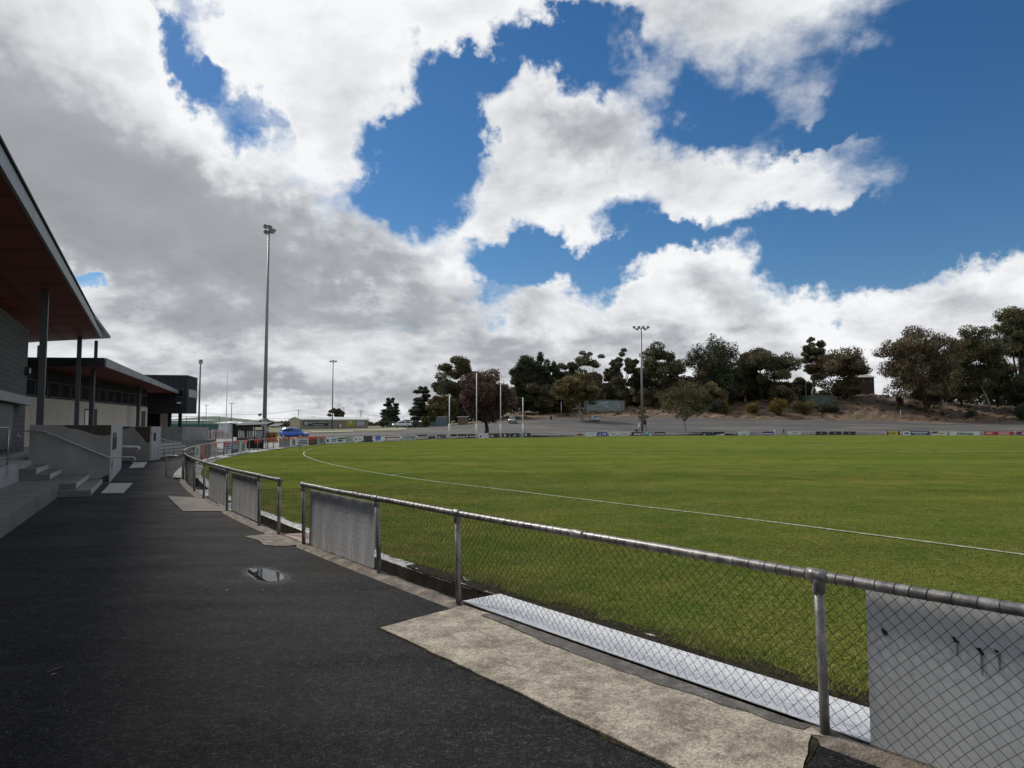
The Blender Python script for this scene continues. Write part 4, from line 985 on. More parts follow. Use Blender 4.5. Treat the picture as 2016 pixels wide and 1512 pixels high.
# ------------------------------------------------------------------ car park, bank, yard and hills beyond the oval
def sheets():
    M['carpark'] = mat('worn_car_park', [(0.030, 0.028, 0.027), (0.064, 0.059, 0.054), (0.125, 0.112, 0.095)], scale=0.09, detail=8, rough=0.9, coords='World', fine=0.22, fscale=1.2, stretch=(0.5, 1.6, 1), dist=0.6)
    V = []; F = []; pxs = list(range(560, 2301, 12)); n = 9
    for px in pxs:
        y0, y1 = yfence(px) + 0.3, top_road(px)
        for k in range(n):
            y = y0 + (y1 - y0) * k / (n - 1) + (0.5 * math.sin(px * 0.09) + 0.4 * math.sin(px * 0.23) if k == n - 1 else 0); V.append((ax(px) * y, y, max(terrain(px, y), 0) + 0.07))
    for i in range(len(pxs) - 1):
        for k in range(n - 1): a = i * n + k; F.append((a, a + n, a + n + 1, a + 1))
    me = bpy.data.meshes.new('car_park'); me.from_pydata(V, [], F); me.materials.append(M['carpark']); struct(link(bpy.data.objects.new('car_park', me)))
    M['bank'] = mat('red_brown_bank', [(0.034, 0.022, 0.014), (0.085, 0.052, 0.031), (0.15, 0.100, 0.057), (0.27, 0.20, 0.115)], scale=0.16, detail=10, rough=0.95, coords='World', fine=0.5, fscale=1.6, bump=1.0, bscale=1.0, nrough=0.72, pos=[0.3, 0.45, 0.58, 0.72], stretch=(0.6, 1, 2.5))
    V = []; F = []; pxs = list(range(930, 2301, 10)); n = 12; rg = random.Random(5)
    for px in pxs:
        y0, y1 = top_road(px) - 0.8, 330
        for k in range(n):
            t = k / (n - 1); y = y0 + (y1 - y0) * t ** 1.6
            z = terrain(px, y) + (0.05 if k == 0 else 0.55 + rg.uniform(-0.3, 0.3)); V.append((ax(px) * y, y, z))
    for i in range(len(pxs) - 1):
        for k in range(n - 1): a = i * n + k; F.append((a, a + n, a + n + 1, a + 1))
    me = bpy.data.meshes.new('earth_bank'); me.from_pydata(V, [], F); me.materials.append(M['bank']); struct(link(bpy.data.objects.new('earth_bank', me)))
    # gravel yard past the changerooms
    M['yard'] = mat('pale_gravel_yard', [(0.12, 0.115, 0.11), (0.20, 0.19, 0.178), (0.29, 0.28, 0.26)], scale=0.22, detail=8, rough=0.9, coords='World', fine=0.25, fscale=6, stretch=(0.5, 1.5, 1))
    V = []; F = []; ys = [52 + 1.5 * i for i in range(42)]
    for y in ys:
        x1 = XF(y) - 0.2 if y < 64 else float(np.interp(y, [p.y for p in FAR[:60]], [p.x for p in FAR[:60]])) - 0.3
        for j, x in enumerate((-75, -50, -35, x1)): V.append((x, y, 0.012 + 0.33 * max(0, min(1, (y - 60) / 48))))
    for i in range(len(ys) - 1):
        for j in range(3): F.append((i * 4 + j, i * 4 + j + 1, i * 4 + 5 + j, i * 4 + 4 + j))
    me = bpy.data.meshes.new('gravel_yard'); me.from_pydata(V, [], F); me.materials.append(M['yard']); struct(link(bpy.data.objects.new('gravel_yard', me)))
    # mown verge and pale tracks before the long shed
    M['verge'] = mat('verge_grass', [(0.06, 0.075, 0.022), (0.11, 0.115, 0.04), (0.17, 0.15, 0.07)], scale=0.25, detail=8, rough=0.95, coords='World', fine=0.3, fscale=3)
    M['track'] = mat('pale_dirt_track', [(0.26, 0.24, 0.19), (0.36, 0.33, 0.27)], scale=0.3, rough=0.95, coords='World', fine=0.2)
    def patch(name, pts, m, dz, n=14):
        V = []; F = []
        (pa, ya0, ya1), (pb, yb0, yb1) = pts
        for i in range(n + 1):
            t = i / n; px = pa + (pb - pa) * t
            for y in (ya0 + (yb0 - ya0) * t, (ya0 + (yb0 - ya0) * t + ya1 + (yb1 - ya1) * t) / 2, ya1 + (yb1 - ya1) * t): V.append((ax(px) * y, y, terrain(px, y) + dz))
        for i in range(n):
            for j in range(2): a = i * 3 + j; F.append((a, a + 3, a + 4, a + 1))
        me = bpy.data.meshes.new(name); me.from_pydata(V, [], F); me.materials.append(m); struct(link(bpy.data.objects.new(name, me)))
    patch('verge', [(540, 128, 200), (790, 150, 200)], M['verge'], 0.14)
    patch('dirt_track', [(612, 140, 150), (695, 142, 152)], M['track'], 0.20)
    patch('dirt_track', [(690, 158, 164), (800, 160, 172)], M['track'], 0.20)
    # far hills
    M['hill'] = mat('far_hill', [(0.050, 0.075, 0.050), (0.085, 0.105, 0.060), (0.055, 0.06, 0.05)], scale=0.004, detail=8, rough=1.0, coords='World')
    for nm, Yh, pts in (('hills', 2600, [(-400, 836), (150, 832), (290, 829), (360, 824), (400, 820.5), (430, 820), (470, 824), (520, 829), (580, 831), (650, 833), (760, 835), (900, 836), (1100, 838), (1500, 838), (2400, 838)]),
                        ('hills', 1500, [(-400, 838), (300, 835), (380, 830), (420, 832), (440, 826), (470, 828), (500, 831), (560, 829), (610, 833), (700, 836), (900, 838), (2400, 839)])):
        V = []; F = []; rg = random.Random(Yh)
        pxs = list(range(-400, 2401, 8))
        for px in pxs:
            y = np.interp(px, [p[0] for p in pts], [p[1] for p in pts]) + rg.uniform(-0.35, 0.35); z = zat(px, y, Yh)
            V += [(ax(px) * (Yh - 300), Yh - 300, 0), (ax(px) * Yh, Yh, z), (ax(px) * (Yh + 500), Yh + 500, 0)]
        for i in range(len(pxs) - 1):
            for j in range(2): a = i * 3 + j; F.append((a, a + 3, a + 4, a + 1))
        me = bpy.data.meshes.new(nm); me.from_pydata(V, [], F); me.materials.append(M['hill']); struct(link(bpy.data.objects.new(nm, me)))
sheets()

# ------------------------------------------------------------------ trees
BASEC = {}
def leaf_mat(name, cols, trans=0.18):
    return mat(name, [(q[0] * 1.35, q[1] * 1.28, q[2] * 1.2) for q in cols] if 'young' not in name and 'old' not in name else cols, scale=0.55, detail=5, rough=0.7, spec=0.25, fine=0.45, fscale=2.2, trans=trans)
LEAF = {'dark': leaf_mat('eucalypt_leaf', [(0.030, 0.034, 0.019), (0.062, 0.064, 0.035), (0.105, 0.094, 0.055)]),
        'brown': leaf_mat('browned_eucalypt_leaf', [(0.034, 0.030, 0.019), (0.072, 0.058, 0.036), (0.112, 0.092, 0.056)]),
        'olive': leaf_mat('olive_leaf', [(0.048, 0.046, 0.020), (0.095, 0.085, 0.036), (0.145, 0.120, 0.056)]),
        'conifer': leaf_mat('conifer_leaf', [(0.018, 0.024, 0.014), (0.038, 0.048, 0.026), (0.060, 0.070, 0.036)]),
        'red': leaf_mat('red_brown_leaf', [(0.030, 0.020, 0.016), (0.066, 0.042, 0.034), (0.100, 0.068, 0.053)]),
        'wattle': leaf_mat('wattle_leaf', [(0.060, 0.052, 0.016), (0.13, 0.098, 0.022), (0.19, 0.145, 0.035)]),
        'green': leaf_mat('young_green_leaf', [(0.042, 0.044, 0.018), (0.080, 0.078, 0.032), (0.125, 0.112, 0.050)])}
for _k, _m in LEAF.items():
    _r = [n for n in _m.node_tree.nodes if n.type == 'VALTORGB'][0]; BASEC[_k] = [tuple(e.color)[:3] for e in _r.color_ramp.elements]
_T = {}
def TONES(k):
    if k not in _T:
        c = BASEC[k]; _T[k] = [LEAF[k], leaf_mat(k + '_leaf_young', [tuple(min(1, x * 1.7) for x in q) for q in c]), leaf_mat(k + '_leaf_old', [(q[0] * 1.15, q[1] * 0.98, q[2] * 0.95) for q in c])]
    return _T[k]
BARK = {'pale': mat('pale_bark', [(0.10, 0.085, 0.07), (0.24, 0.205, 0.17), (0.34, 0.30, 0.26)], scale=2, rough=0.85, stretch=(1, 1, 0.3)),
        'dark': mat('dark_bark', [(0.015, 0.012, 0.010), (0.040, 0.032, 0.026)], scale=3, rough=0.9, stretch=(1, 1, 0.3)),
        'mid': mat('brown_bark', [(0.045, 0.036, 0.029), (0.11, 0.09, 0.072)], scale=3, rough=0.9, stretch=(1, 1, 0.3))}
def leaves(rg, clumps, n, size, droop=0.3):
    """leaf-sized faces spread through flattened clumps: (centre, rx, ry, rz)"""
    w = np.array([c[1] * c[2] + c[1] * c[3] for c in clumps]); w = w / w.sum()
    idx = rg.choice(len(clumps), n, p=w)
    C = np.array([c[0] for c in clumps])[idx]; Rr = np.array([[c[1], c[2], c[3]] for c in clumps])[idx]
    d = rg.normal(size=(n, 3)); d /= np.linalg.norm(d, axis=1)[:, None]
    r = rg.uniform(0.25, 1.0, n) ** 0.55 * np.where(rg.uniform(size=n) < 0.08, rg.uniform(1.0, 1.35, n), 1.0)
    d[:, 2] = np.where(d[:, 2] < -0.25, d[:, 2] * 0.75, d[:, 2])
    P = C + d * Rr * r[:, None]
    a = rg.normal(size=(n, 3)); a[:, 2] -= droop; a /= np.linalg.norm(a, axis=1)[:, None]
    b = np.cross(a, rg.normal(size=(n, 3))); b /= np.linalg.norm(b, axis=1)[:, None]
    s = size * rg.uniform(0.6, 1.35, n)
    a = a * s[:, None]; b = b * (s * 0.42)[:, None]
    V = np.stack([P - a, P + b, P + a, P - b], 1).reshape(-1, 3)
    leaves.idx = idx
    return V, np.arange(4 * n).reshape(-1, 4)
TREES = []
def tree(label, px0, px1, ytop, ybot, Y, pxt, kind='euc', leaf='dark', bark='mid', seed=1, n=7000, ls=0.34, nclump=26, group='trees along the bank', name='eucalypt_tree',
         cat='tree', ytr=None, tr=None, lean=0.0, fork=0.35, zbase=None):
    rg = np.random.RandomState(seed); px_m = Y / FPX
    zb = terrain(pxt, Y) - 0.1 if zbase is None else zbase
    base = np.array(col(pxt, Y, zb)); z1 = zat((px0 + px1) / 2, ytop, Y); z0 = max(zat((px0 + px1) / 2, ybot, Y), zb + 0.2)
    cx = ax((px0 + px1) / 2) * Y; hw = (px1 - px0) / 2 * px_m * (1.10 if kind in ('euc', 'dense', 'open') else 1.0); hz = (z1 - z0) / 2 * (1.08 if kind in ('euc', 'dense', 'open') else 1.0); cz = (z0 + z1) / 2
    cen = np.array([cx, Y, cz]); dep = hw * 0.8
    H = z1 - zb; tr = tr or max(0.10, H * 0.022)
    clumps = []
    if kind == 'euc':
        for i in range(int(nclump * 2.4)):
            d = rg.normal(size=3); d /= np.linalg.norm(d); d[2] = d[2] if rg.uniform() < 0.45 else abs(d[2])
            k = rg.uniform(0.30, 0.86); rc = rg.uniform(0.14, 0.25) * min(hw, hz * 1.3) * (1.15 - 0.3 * k)
            clumps.append((cen + d * np.array([hw, dep, hz]) * k, rc * 1.25, rc * 1.2, rc * rg.uniform(0.7, 1.0)))
    elif kind == 'open':
        for i in range(int(nclump * 1.7)):
            d = rg.normal(size=3); d /= np.linalg.norm(d)
            k = rg.uniform(0.45, 0.88); rc = rg.uniform(0.13, 0.22) * min(hw, hz * 1.3)
            clumps.append((cen + d * np.array([hw, dep, hz]) * k, rc * 1.3, rc * 1.2, rc * 0.92))
    elif kind == 'pine':
        for i in range(nclump):
            t = (i + 0.5) / nclump; z = z0 + (z1 - z0) * t; rr = hw * (1 - t) ** 0.42 * (0.75 + 0.45 * rg.uniform()) + 0.25
            for j in range(5 if t < 0.7 else 3):
                a = rg.uniform(0, 6.28); q = rr * rg.uniform(0.25, 0.85)
                clumps.append((np.array([cx + math.cos(a) * q, Y + math.sin(a) * q * 0.8, z + 0.12 * q]), rr * 0.42, rr * 0.42, max(0.3, (z1 - z0) / nclump * 0.55)))
    elif kind == 'plume':
        for i in range(int(nclump * 1.5)):
            a = rg.uniform(0, 6.28); q = rg.uniform(0, 1) ** 0.5; t = rg.uniform(0.0, 1.0)
            top = z0 + (z1 - z0) * (1 - 0.35 * q * rg.uniform(0.4, 1.0)); x = cx + math.cos(a) * hw * q * (0.55 + 0.4 * t); y = Y + math.sin(a) * dep * q
            z = z0 + (top - z0) * t; rc = hw * rg.uniform(0.15, 0.27)
            clumps.append((np.array([x, y, z]), rc, rc, rc * 1.9))
    elif kind == 'dense':
        for i in range(nclump):
            d = rg.normal(size=3); d /= np.linalg.norm(d); k = rg.uniform(0.35, 0.80); rc = rg.uniform(0.26, 0.40) * min(hw, hz)
            clumps.append((cen + d * np.array([hw, dep, hz]) * k, rc * 1.2, rc * 1.2, rc))
    root = thing(name, label, cat, tuple(base), group)
    # trunk and limbs
    fk = base + (cen - base) * np.array([fork, fork, 0]) + np.array([lean * 0.4, 0, max(0.6, (z0 - zb) * 0.75 + hz * 0.15 if kind != 'pine' else H * 0.8)])
    mid = (base + fk) / 2 + np.array([rg.uniform(-1, 1) * 0.02 * H, 0, 0])
    MB().tube([base, base + (mid - base) * 0.12, mid, fk], [tr * 1.35, tr * 1.05, tr * 0.9, tr * 0.72], 8).build('trunk', BARK[bark], root, True)
    if kind in ('euc', 'open', 'dense', 'plume'):
        order = rg.permutation(len(clumps))[:9 if kind != 'open' else 16]
        for i in order:
            e = clumps[i][0]; m = fk + (e - fk) * 0.5 + np.array([rg.uniform(-1, 1) * 0.08 * hw, 0, 0.10 * np.linalg.norm(e - fk)])
            MB().tube([fk - (fk - mid) * 0.08, fk + (m - fk) * 0.5, m, e], [tr * 0.55, tr * 0.42, tr * 0.28, tr * 0.10], 5).build('limb', BARK[bark], root, True)
    else:
        MB().tube([fk, np.array([cx, Y, z1 - 0.3])], [tr * 0.6, tr * 0.1], 6).build('limb', BARK[bark], root, True)
    n = int(n * 2.3); V, Q = leaves(rg, clumps, n, ls * 1.0, 0.6 if kind in ('euc', 'open') else 0.0)
    tone = rg.choice([0, 1, 2], len(clumps), p=[0.5, 0.3, 0.2]); np_mesh('crown', V, quads=Q, mats=TONES(leaf), parent=root, mi=tone[leaves.idx])
    return root
def bush(label, px0, px1, ytop, ybase, Y, leaf, seed, n=2200, group='shrubs on the bank', ls=0.26, zb=None):
    rg = np.random.RandomState(seed); px_m = Y / FPX; pxc = (px0 + px1) / 2
    z0 = terrain(pxc, Y) if zb is None else zb; z1 = zat(pxc, ytop, Y); hw = (px1 - px0) / 2 * px_m; H = max(z1 - z0, 0.6); c = np.array([ax(pxc) * Y, Y, z0])
    clumps = []
    for i in range(11):
        a = rg.uniform(0, 6.28); q = rg.uniform(0, 0.72); rc = rg.uniform(0.30, 0.42)
        clumps.append((c + np.array([math.cos(a) * hw * q, math.sin(a) * hw * q, H * rg.uniform(0.25, 0.72)]), hw * rc, hw * rc, H * 0.28))
    root = thing('shrub', label, 'shrub', tuple(c), group)
    for i in range(3): MB().tube([c + np.array([0.1 * i, 0, -0.05]), clumps[i][0]], [0.06, 0.02], 5).build('stem', BARK['mid'], root)
    V, Q = leaves(rg, clumps, n, ls); np_mesh('foliage', V, quads=Q, mats=[LEAF[leaf]], parent=root)

T = tree
T('small round dark tree rising behind the long beige shed', 641, 681, 804, 826, 262, 662, 'euc', 'dark', 'dark', 1, 3500, 0.36, 12, 'trees beyond the far goal')
T('dark layered cypress at the left end of the tree belt', 742, 792, 784, 836, 232, 768, 'pine', 'conifer', 'dark', 2, 7500, 0.34, 9, 'trees beyond the far goal', 'cypress_tree')
T('taller dark layered pine right of the small cypress', 797, 868, 762, 838, 226, 832, 'pine', 'conifer', 'dark', 3, 11000, 0.34, 10, 'trees beyond the far goal', 'pine_tree')
T('low olive eucalypt in front of the dark pine', 834, 906, 778, 842, 212, 880, 'euc', 'olive', 'mid', 4, 6500, 0.32, 18, 'trees beyond the far goal')
T('tall round airy eucalypt left of the goal posts', 856, 948, 705, 800, 220, 908, 'open', 'dark', 'mid', 5, 11000, 0.36, 44, 'trees beyond the far goal', fork=0.5)
T('dark red-brown spreading tree with a thick black trunk between the goal posts', 906, 1006, 733, 838, 141, 958, 'dense', 'red', 'dark', 6, 15000, 0.26, 34, 'trees beyond the far goal', 'spreading_tree', tr=0.42, fork=0.6)
T('broad dark dense tree behind the right-hand goal posts', 1000, 1062, 700, 834, 228, 1030, 'dense', 'conifer', 'dark', 7, 13000, 0.36, 36, 'trees beyond the far goal', 'dense_tree')
T('tall dark dense tree with a pointed top beside the goal posts', 1046, 1104, 692, 832, 232, 1076, 'plume', 'conifer', 'dark', 8, 12000, 0.36, 60, 'trees beyond the far goal', 'dense_tree')
T('dark eucalypt filling the gap left of the sparse tall gum', 1084, 1148, 710, 816, 234, 1116, 'euc', 'dark', 'dark', 9, 8500, 0.36, 26, 'trees on the hill crest')
T('tall gum with bare fan-shaped limbs and tufts only at the tips', 1124, 1192, 677, 770, 240, 1160, 'open', 'dark', 'pale', 10, 2300, 0.34, 15, 'trees on the hill crest', tr=0.22, fork=0.9)
T('leaning olive-brown gum with a forked pale trunk above the small grey car', 1086, 1186, 735, 806, 198, 1149, 'euc', 'olive', 'pale', 11, 9500, 0.30, 26, 'trees on the car park edge', lean=-1.5, tr=0.38)
T('open dark gum behind the left part of the green graffiti shed', 1188, 1222, 700, 800, 246, 1202, 'euc', 'dark', 'dark', 43, 4500, 0.34, 16, 'trees on the hill crest')
T('tall open gum left of the far floodlight pole', 1200, 1256, 681, 790, 246, 1226, 'open', 'dark', 'mid', 12, 6000, 0.36, 28, 'trees on the hill crest')
T('broad open gum with visible limbs right of the far floodlight pole', 1250, 1356, 679, 786, 246, 1300, 'open', 'dark', 'dark', 13, 10500, 0.36, 42, 'trees on the hill crest', fork=0.4)
T('large feathery dark cypress in the middle of the crest', 1354, 1462, 669, 806, 248, 1404, 'plume', 'conifer', 'dark', 14, 15000, 0.36, 85, 'trees on the hill crest', 'cypress_tree')
T('umbrella-shaped gum with a dark slanting trunk right of the cypress', 1452, 1576, 685, 766, 250, 1500, 'euc', 'dark', 'dark', 15, 10500, 0.36, 32, 'trees on the hill crest', tr=0.4)
T('tall narrow gum with a pale lower trunk behind the water tank', 1578, 1637, 663, 764, 252, 1603, 'euc', 'dark', 'pale', 16, 7500, 0.36, 28, 'trees on the hill crest')
T('wide brown gum partly hiding the tower house', 1606, 1722, 686, 782, 247, 1652, 'euc', 'brown', 'dark', 17, 11000, 0.36, 34, 'trees on the hill crest')
T('huge brown spreading gum with twin trunks on the lower right bank', 1734, 1892, 641, 812, 232, 1831, 'euc', 'brown', 'mid', 18, 19000, 0.36, 54, 'trees at the right end of the bank', tr=0.5)
T('tall gum with a long pale leaning trunk near the right edge', 1872, 1984, 644, 760, 238, 1956, 'euc', 'dark', 'pale', 19, 14000, 0.36, 40, 'trees at the right end of the bank', tr=0.36, fork=0.7)
T('tallest dark gum cut by the right edge of the photo', 1962, 2080, 588, 790, 244, 2006, 'euc', 'dark', 'mid', 20, 16000, 0.38, 48, 'trees at the right end of the bank')
T('shorter gum with a thin pale bent trunk below the tall right-hand trees', 1884, 1950, 716, 790, 240, 1936, 'dense', 'dark', 'pale', 21, 7000, 0.36, 24, 'trees at the right end of the bank', tr=0.25, fork=0.9)
T('dark undergrowth tree closing the right end of the bank', 1975, 2070, 740, 812, 236, 2012, 'dense', 'conifer', 'dark', 22, 8000, 0.36, 24, 'trees at the right end of the bank', 'dense_tree')
T('dark rounded tree behind the twin-trunk gum', 1836, 1900, 690, 796, 250, 1866, 'dense', 'conifer', 'dark', 44, 7500, 0.36, 24, 'trees at the right end of the bank', 'dense_tree')
T('airy young green tree standing alone in the car park', 1296, 1396, 744, 832, 172, 1349, 'open', 'green', 'pale', 23, 2600, 0.26, 40, 'trees on the car park edge', 'young_tree', tr=0.16)
T('spindly sapling beside the far floodlight pole', 1254, 1280, 800, 836, 166, 1273, 'open', 'olive', 'dark', 24, 600, 0.2, 10, 'trees on the car park edge', 'sapling', tr=0.09)
T('rounded brown shrubby tree behind the wattles', 1506, 1584, 756, 802, 240, 1545, 'dense', 'brown', 'mid', 25, 6000, 0.32, 20, 'trees on the hill crest', 'shrubby_tree')
T('grey-green shrubby tree below the feathery cypress', 1376, 1436, 752, 812, 236, 1408, 'dense', 'olive', 'mid', 26, 6500, 0.32, 22, 'trees on the hill crest', 'shrubby_tree')
T('slender dark gum behind the umbrella gum', 1440, 1500, 692, 800, 258, 1468, 'euc', 'brown', 'pale', 27, 6000, 0.36, 22, 'trees on the hill crest')
T('low brown tree in front of the far gum right of the pole', 1262, 1310, 758, 806, 240, 1286, 'dense', 'brown', 'mid', 28, 4200, 0.32, 18, 'trees on the hill crest', 'shrubby_tree')
T('pale wispy shrubby tree left of the young green tree', 1318, 1380, 745, 800, 238, 1340, 'open', 'olive', 'pale', 29, 3500, 0.3, 26, 'trees on the hill crest', 'shrubby_tree')
bush('bright yellow-green wattle bush, left one on the bank', 1464, 1502, 785, 812, 229, 'wattle', 41)
bush('largest orange-yellow wattle bush on the bank', 1514, 1554, 782, 820, 226, 'wattle', 42, 3200)
bush('green wattle bush below the water tank', 1554, 1608, 786, 817, 228, 'olive', 43, 3000)
bush('small dark yellowish bush at the left of the wattles', 1418, 1442, 789, 813, 228, 'wattle', 44, 1400)
bush('dark grey-green bush right of the water tank', 1602, 1660, 786, 812, 230, 'conifer', 45, 2600)
bush('dark olive bush near the young green tree', 1392, 1432, 782, 812, 228, 'conifer', 46, 2200)
bush('dark round bush at the right edge of the bank', 1984, 2040, 782, 828, 222, 'conifer', 47, 3800)
bush('small red-brown bush on the crest by the huge gum', 1764, 1782, 771, 788, 240, 'red', 48, 800)
bush('low dark bush under the leaning trunk right of the huge gum', 1898, 1926, 803, 820, 226, 'dark', 49, 900)
bush('mottled bush behind the white parked ute', 742, 768, 824, 842, 200, 'dark', 50, 1300, 'shrubs beyond the car park')
bush('olive bush beside the small white-roofed shed', 826, 850, 818, 842, 186, 'olive', 51, 1500, 'shrubs beyond the car park')
bush('low brown bush under the belt of dense trees', 1096, 1140, 790, 812, 226, 'olive', 52, 2000)
bush('dark hedge-like shrub left of the green graffiti shed', 1100, 1152, 776, 808, 232, 'conifer', 53, 2600)
def hedge():
    root = thing('hedge', 'long dark clipped hedge along the crest behind the gums', 'hedge', tuple(col(1380, 262, terrain(1380, 262))))
    rg = np.random.RandomState(9); cl = []
    for px in range(1232, 1600, 5):
        y = np.interp(px, [1232, 1300, 1450, 1520, 1600], [768, 764, 753, 750, 756]); Y = 262; zt, zb = zat(px, y, Y), terrain(px, Y)
        for k in range(3): cl.append((np.array([ax(px) * Y, Y + rg.uniform(-1, 1), zb + (zt - zb) * (0.2 + 0.3 * k)]), 0.9, 0.9, (zt - zb) * 0.24))
    V, Q = leaves(rg, cl, 40000, 0.5); np_mesh('foliage', V, quads=Q, mats=[LEAF['brown']], parent=root)
hedge()
def far_woods():
    rg = np.random.RandomState(12); cl = []
    for px in list(range(480, 650, 5)) + list(range(700, 760, 6)):
        Y = 620 + rg.uniform(-60, 60); zt = zat(px, 829 + 3 * math.sin(px * 0.13) + rg.uniform(-2, 1.5), Y); zb = terrain(px, 400)
        cl.append((np.array([ax(px) * Y, Y, (zt + zb) / 2]), 3.0, 3.0, max(0.6, (zt - zb) / 2)))
    V, Q = leaves(rg, cl, 9000, 0.9); stuff(np_mesh('distant_woodland', V, quads=Q, mats=[LEAF['dark']]))
far_woods()

# ------------------------------------------------------------------ turf blades close to the fence
def turf():
    rg = np.random.RandomState(21); n = 260000
    Y = rg.uniform(1.6, 19.0, n); o = 0.66 + 15.0 * rg.uniform(0, 1, n) ** 2.0
    s = np.polyval(DFC, Y); k = 1 / np.sqrt(1 + s * s)
    X = np.polyval(FC, Y)
    P = np.stack([X + o * k, Y - o * s * k, np.zeros(n)], 1)
    keep = (P[:, 1] > 1.8) & (P[:, 0] / P[:, 1] < 0.85); 
    edge = o < 0.86; keep &= ~(edge & (rg.uniform(size=n) < 0.35 + 0.5 * (np.sin(Y * 5.3) * np.sin(Y * 2.1) > 0)))
    P = P[keep]; o = o[keep]; n = len(P)
    clump = 0.5 + 0.5 * np.sin(P[:, 0] * 2.1 + 1.3 * np.sin(P[:, 1] * 1.7)) * np.sin(P[:, 1] * 2.6 + 0.7)
    h = (0.012 + 0.018 * rg.uniform(size=n)) * np.clip(1.25 - o / 13.0, 0.15, 1) * (0.7 + 0.6 * clump) * (1 + 1.3 * (o < 1.1))
    a = rg.uniform(0, 6.283, n); w = 0.0022 + 0.0016 * rg.uniform(size=n); w *= 1 + 0.10 * P[:, 1]
    u = np.stack([np.cos(a), np.sin(a), np.zeros(n)], 1) * w[:, None]
    b = rg.uniform(0, 6.283, n); tip = np.stack([np.cos(b), np.sin(b), np.zeros(n)], 1) * (h * rg.uniform(0.3, 1.1, n))[:, None] + np.array([0, 0, 1]) * h[:, None]
    V = np.stack([P - u, P + u, P + tip], 1).reshape(-1, 3)
    stuff(np_mesh('grass', V, tris=np.arange(3 * n).reshape(-1, 3), mats=[M['blade']]))
def blade_mat():
    return mat('grass_blade', [(0.105, 0.160, 0.027), (0.195, 0.212, 0.047), (0.31, 0.265, 0.085)], scale=1.6, detail=7, rough=0.6, coords='World', fine=0.35, fscale=120, trans=0.25, spec=0.25)
M['blade'] = blade_mat()
turf()
# understorey that closes the belt behind the far goal and along the crest
for k, (lab, a, b, yt, yb, Y, lf) in enumerate([
    ('dark rounded tree low behind the red-brown tree', 968, 1012, 752, 836, 214, 'dark'), ('dark brown tree filling the belt right of the last goal post', 1034, 1092, 748, 836, 222, 'dark'),
    ('shadowy understorey tree left of the leaning gum', 1072, 1130, 740, 820, 228, 'brown'), ('dark filler tree behind the leaning gum', 1140, 1196, 730, 800, 238, 'brown'),
    ('low dark tree behind the graffiti shed', 1180, 1240, 742, 798, 244, 'dark'), ('dark tree behind the far floodlight pole', 1240, 1284, 722, 796, 250, 'dark'),
    ('leafy dark tree under the feathery cypress, left side', 1346, 1396, 720, 808, 242, 'brown'), ('dense dark tree right of the cypress base', 1424, 1476, 722, 800, 252, 'dark'),
    ('dark tree at the left foot of the umbrella gum', 1470, 1530, 738, 796, 256, 'dark'), ('low dark tree between umbrella gum and tall narrow gum', 1556, 1606, 744, 790, 258, 'conifer'),
    ('dark low tree in front of the tower house', 1640, 1700, 742, 790, 246, 'brown'), ('deep brown tree under the huge twin-trunk gum', 1790, 1870, 728, 806, 236, 'brown'),
    ('dense dark tree between the huge gum and the pale trunk', 1858, 1930, 700, 800, 246, 'dark'), ('dark tree mass at the right of the pale trunk', 1930, 2000, 700, 806, 248, 'conifer'),
    ('small dark tree beside the tall round gum trunk', 884, 930, 772, 842, 218, 'dark'), ('dark olive tree behind the shipping container', 846, 884, 788, 842, 222, 'conifer')]):
    T(lab, a, b, yt, yb, Y, (a + b) / 2, 'dense', lf, 'dark', 100 + k, 5200, 0.36, 22, 'understorey trees', 'understorey_tree')

# dry scrub and straw tussocks scattered over the bank
def scrub():
    rg = np.random.RandomState(31); P = []
    while len(P) < 900:
        px = rg.uniform(960, 2100); Y = top_road(px) + rg.uniform(1.0, 40); P.append((ax(px) * Y, Y, terrain(px, Y) + 0.45))
    cl = [(np.array(p), s, s, s * 0.5) for p, s in zip(P, rg.uniform(0.3, 0.9, len(P)))]
    V, Q = leaves(rg, cl, 26000, 0.30, -0.5)
    m0 = leaf_mat('straw_tussock', [(0.10, 0.070, 0.035), (0.19, 0.14, 0.07), (0.28, 0.22, 0.12)]); m1 = leaf_mat('dry_scrub', [(0.035, 0.022, 0.015), (0.075, 0.045, 0.030), (0.11, 0.075, 0.045)]); m2 = leaf_mat('green_scrub', [(0.030, 0.032, 0.014), (0.060, 0.058, 0.024), (0.09, 0.08, 0.035)])
    t = rg.choice([0, 1, 2], len(cl), p=[0.3, 0.45, 0.25]); stuff(np_mesh('dry_scrub', V, quads=Q, mats=[m0, m1, m2], mi=t[leaves.idx]))
scrub()

def backing_wood():
    rg = np.random.RandomState(77); cl = []
    prof = [(840, 800), (900, 792), (960, 770), (1040, 752), (1120, 756), (1200, 768), (1300, 772), (1400, 752), (1480, 752), (1560, 762), (1640, 772), (1690, 778)]
    for a, b, Y in ((840, 1690, 290), (1796, 2140, 285)):
        for px in range(a, b, 7):
            yt = np.interp(px, [q[0] for q in prof], [q[1] for q in prof]) if px < 1700 else np.interp(px, [1796, 1840, 2000, 2140], [778, 752, 735, 735])
            zt = zat(px, yt + rg.uniform(-9, 9), Y); zb = terrain(px, Y) - 1.5
            for k in range(3): cl.append((np.array([ax(px) * Y, Y + rg.uniform(-3, 3), zb + (zt - zb) * (0.12 + 0.33 * k)]), 1.9, 1.9, max(0.8, (zt - zb) * 0.24)))
    V, Q = leaves(rg, cl, 90000, 0.6); tone = rg.choice([0, 1, 2], len(cl), p=[0.55, 0.2, 0.25])
    stuff(np_mesh('backing_woodland', V, quads=Q, mats=TONES('dark'), mi=tone[leaves.idx]))
backing_wood()

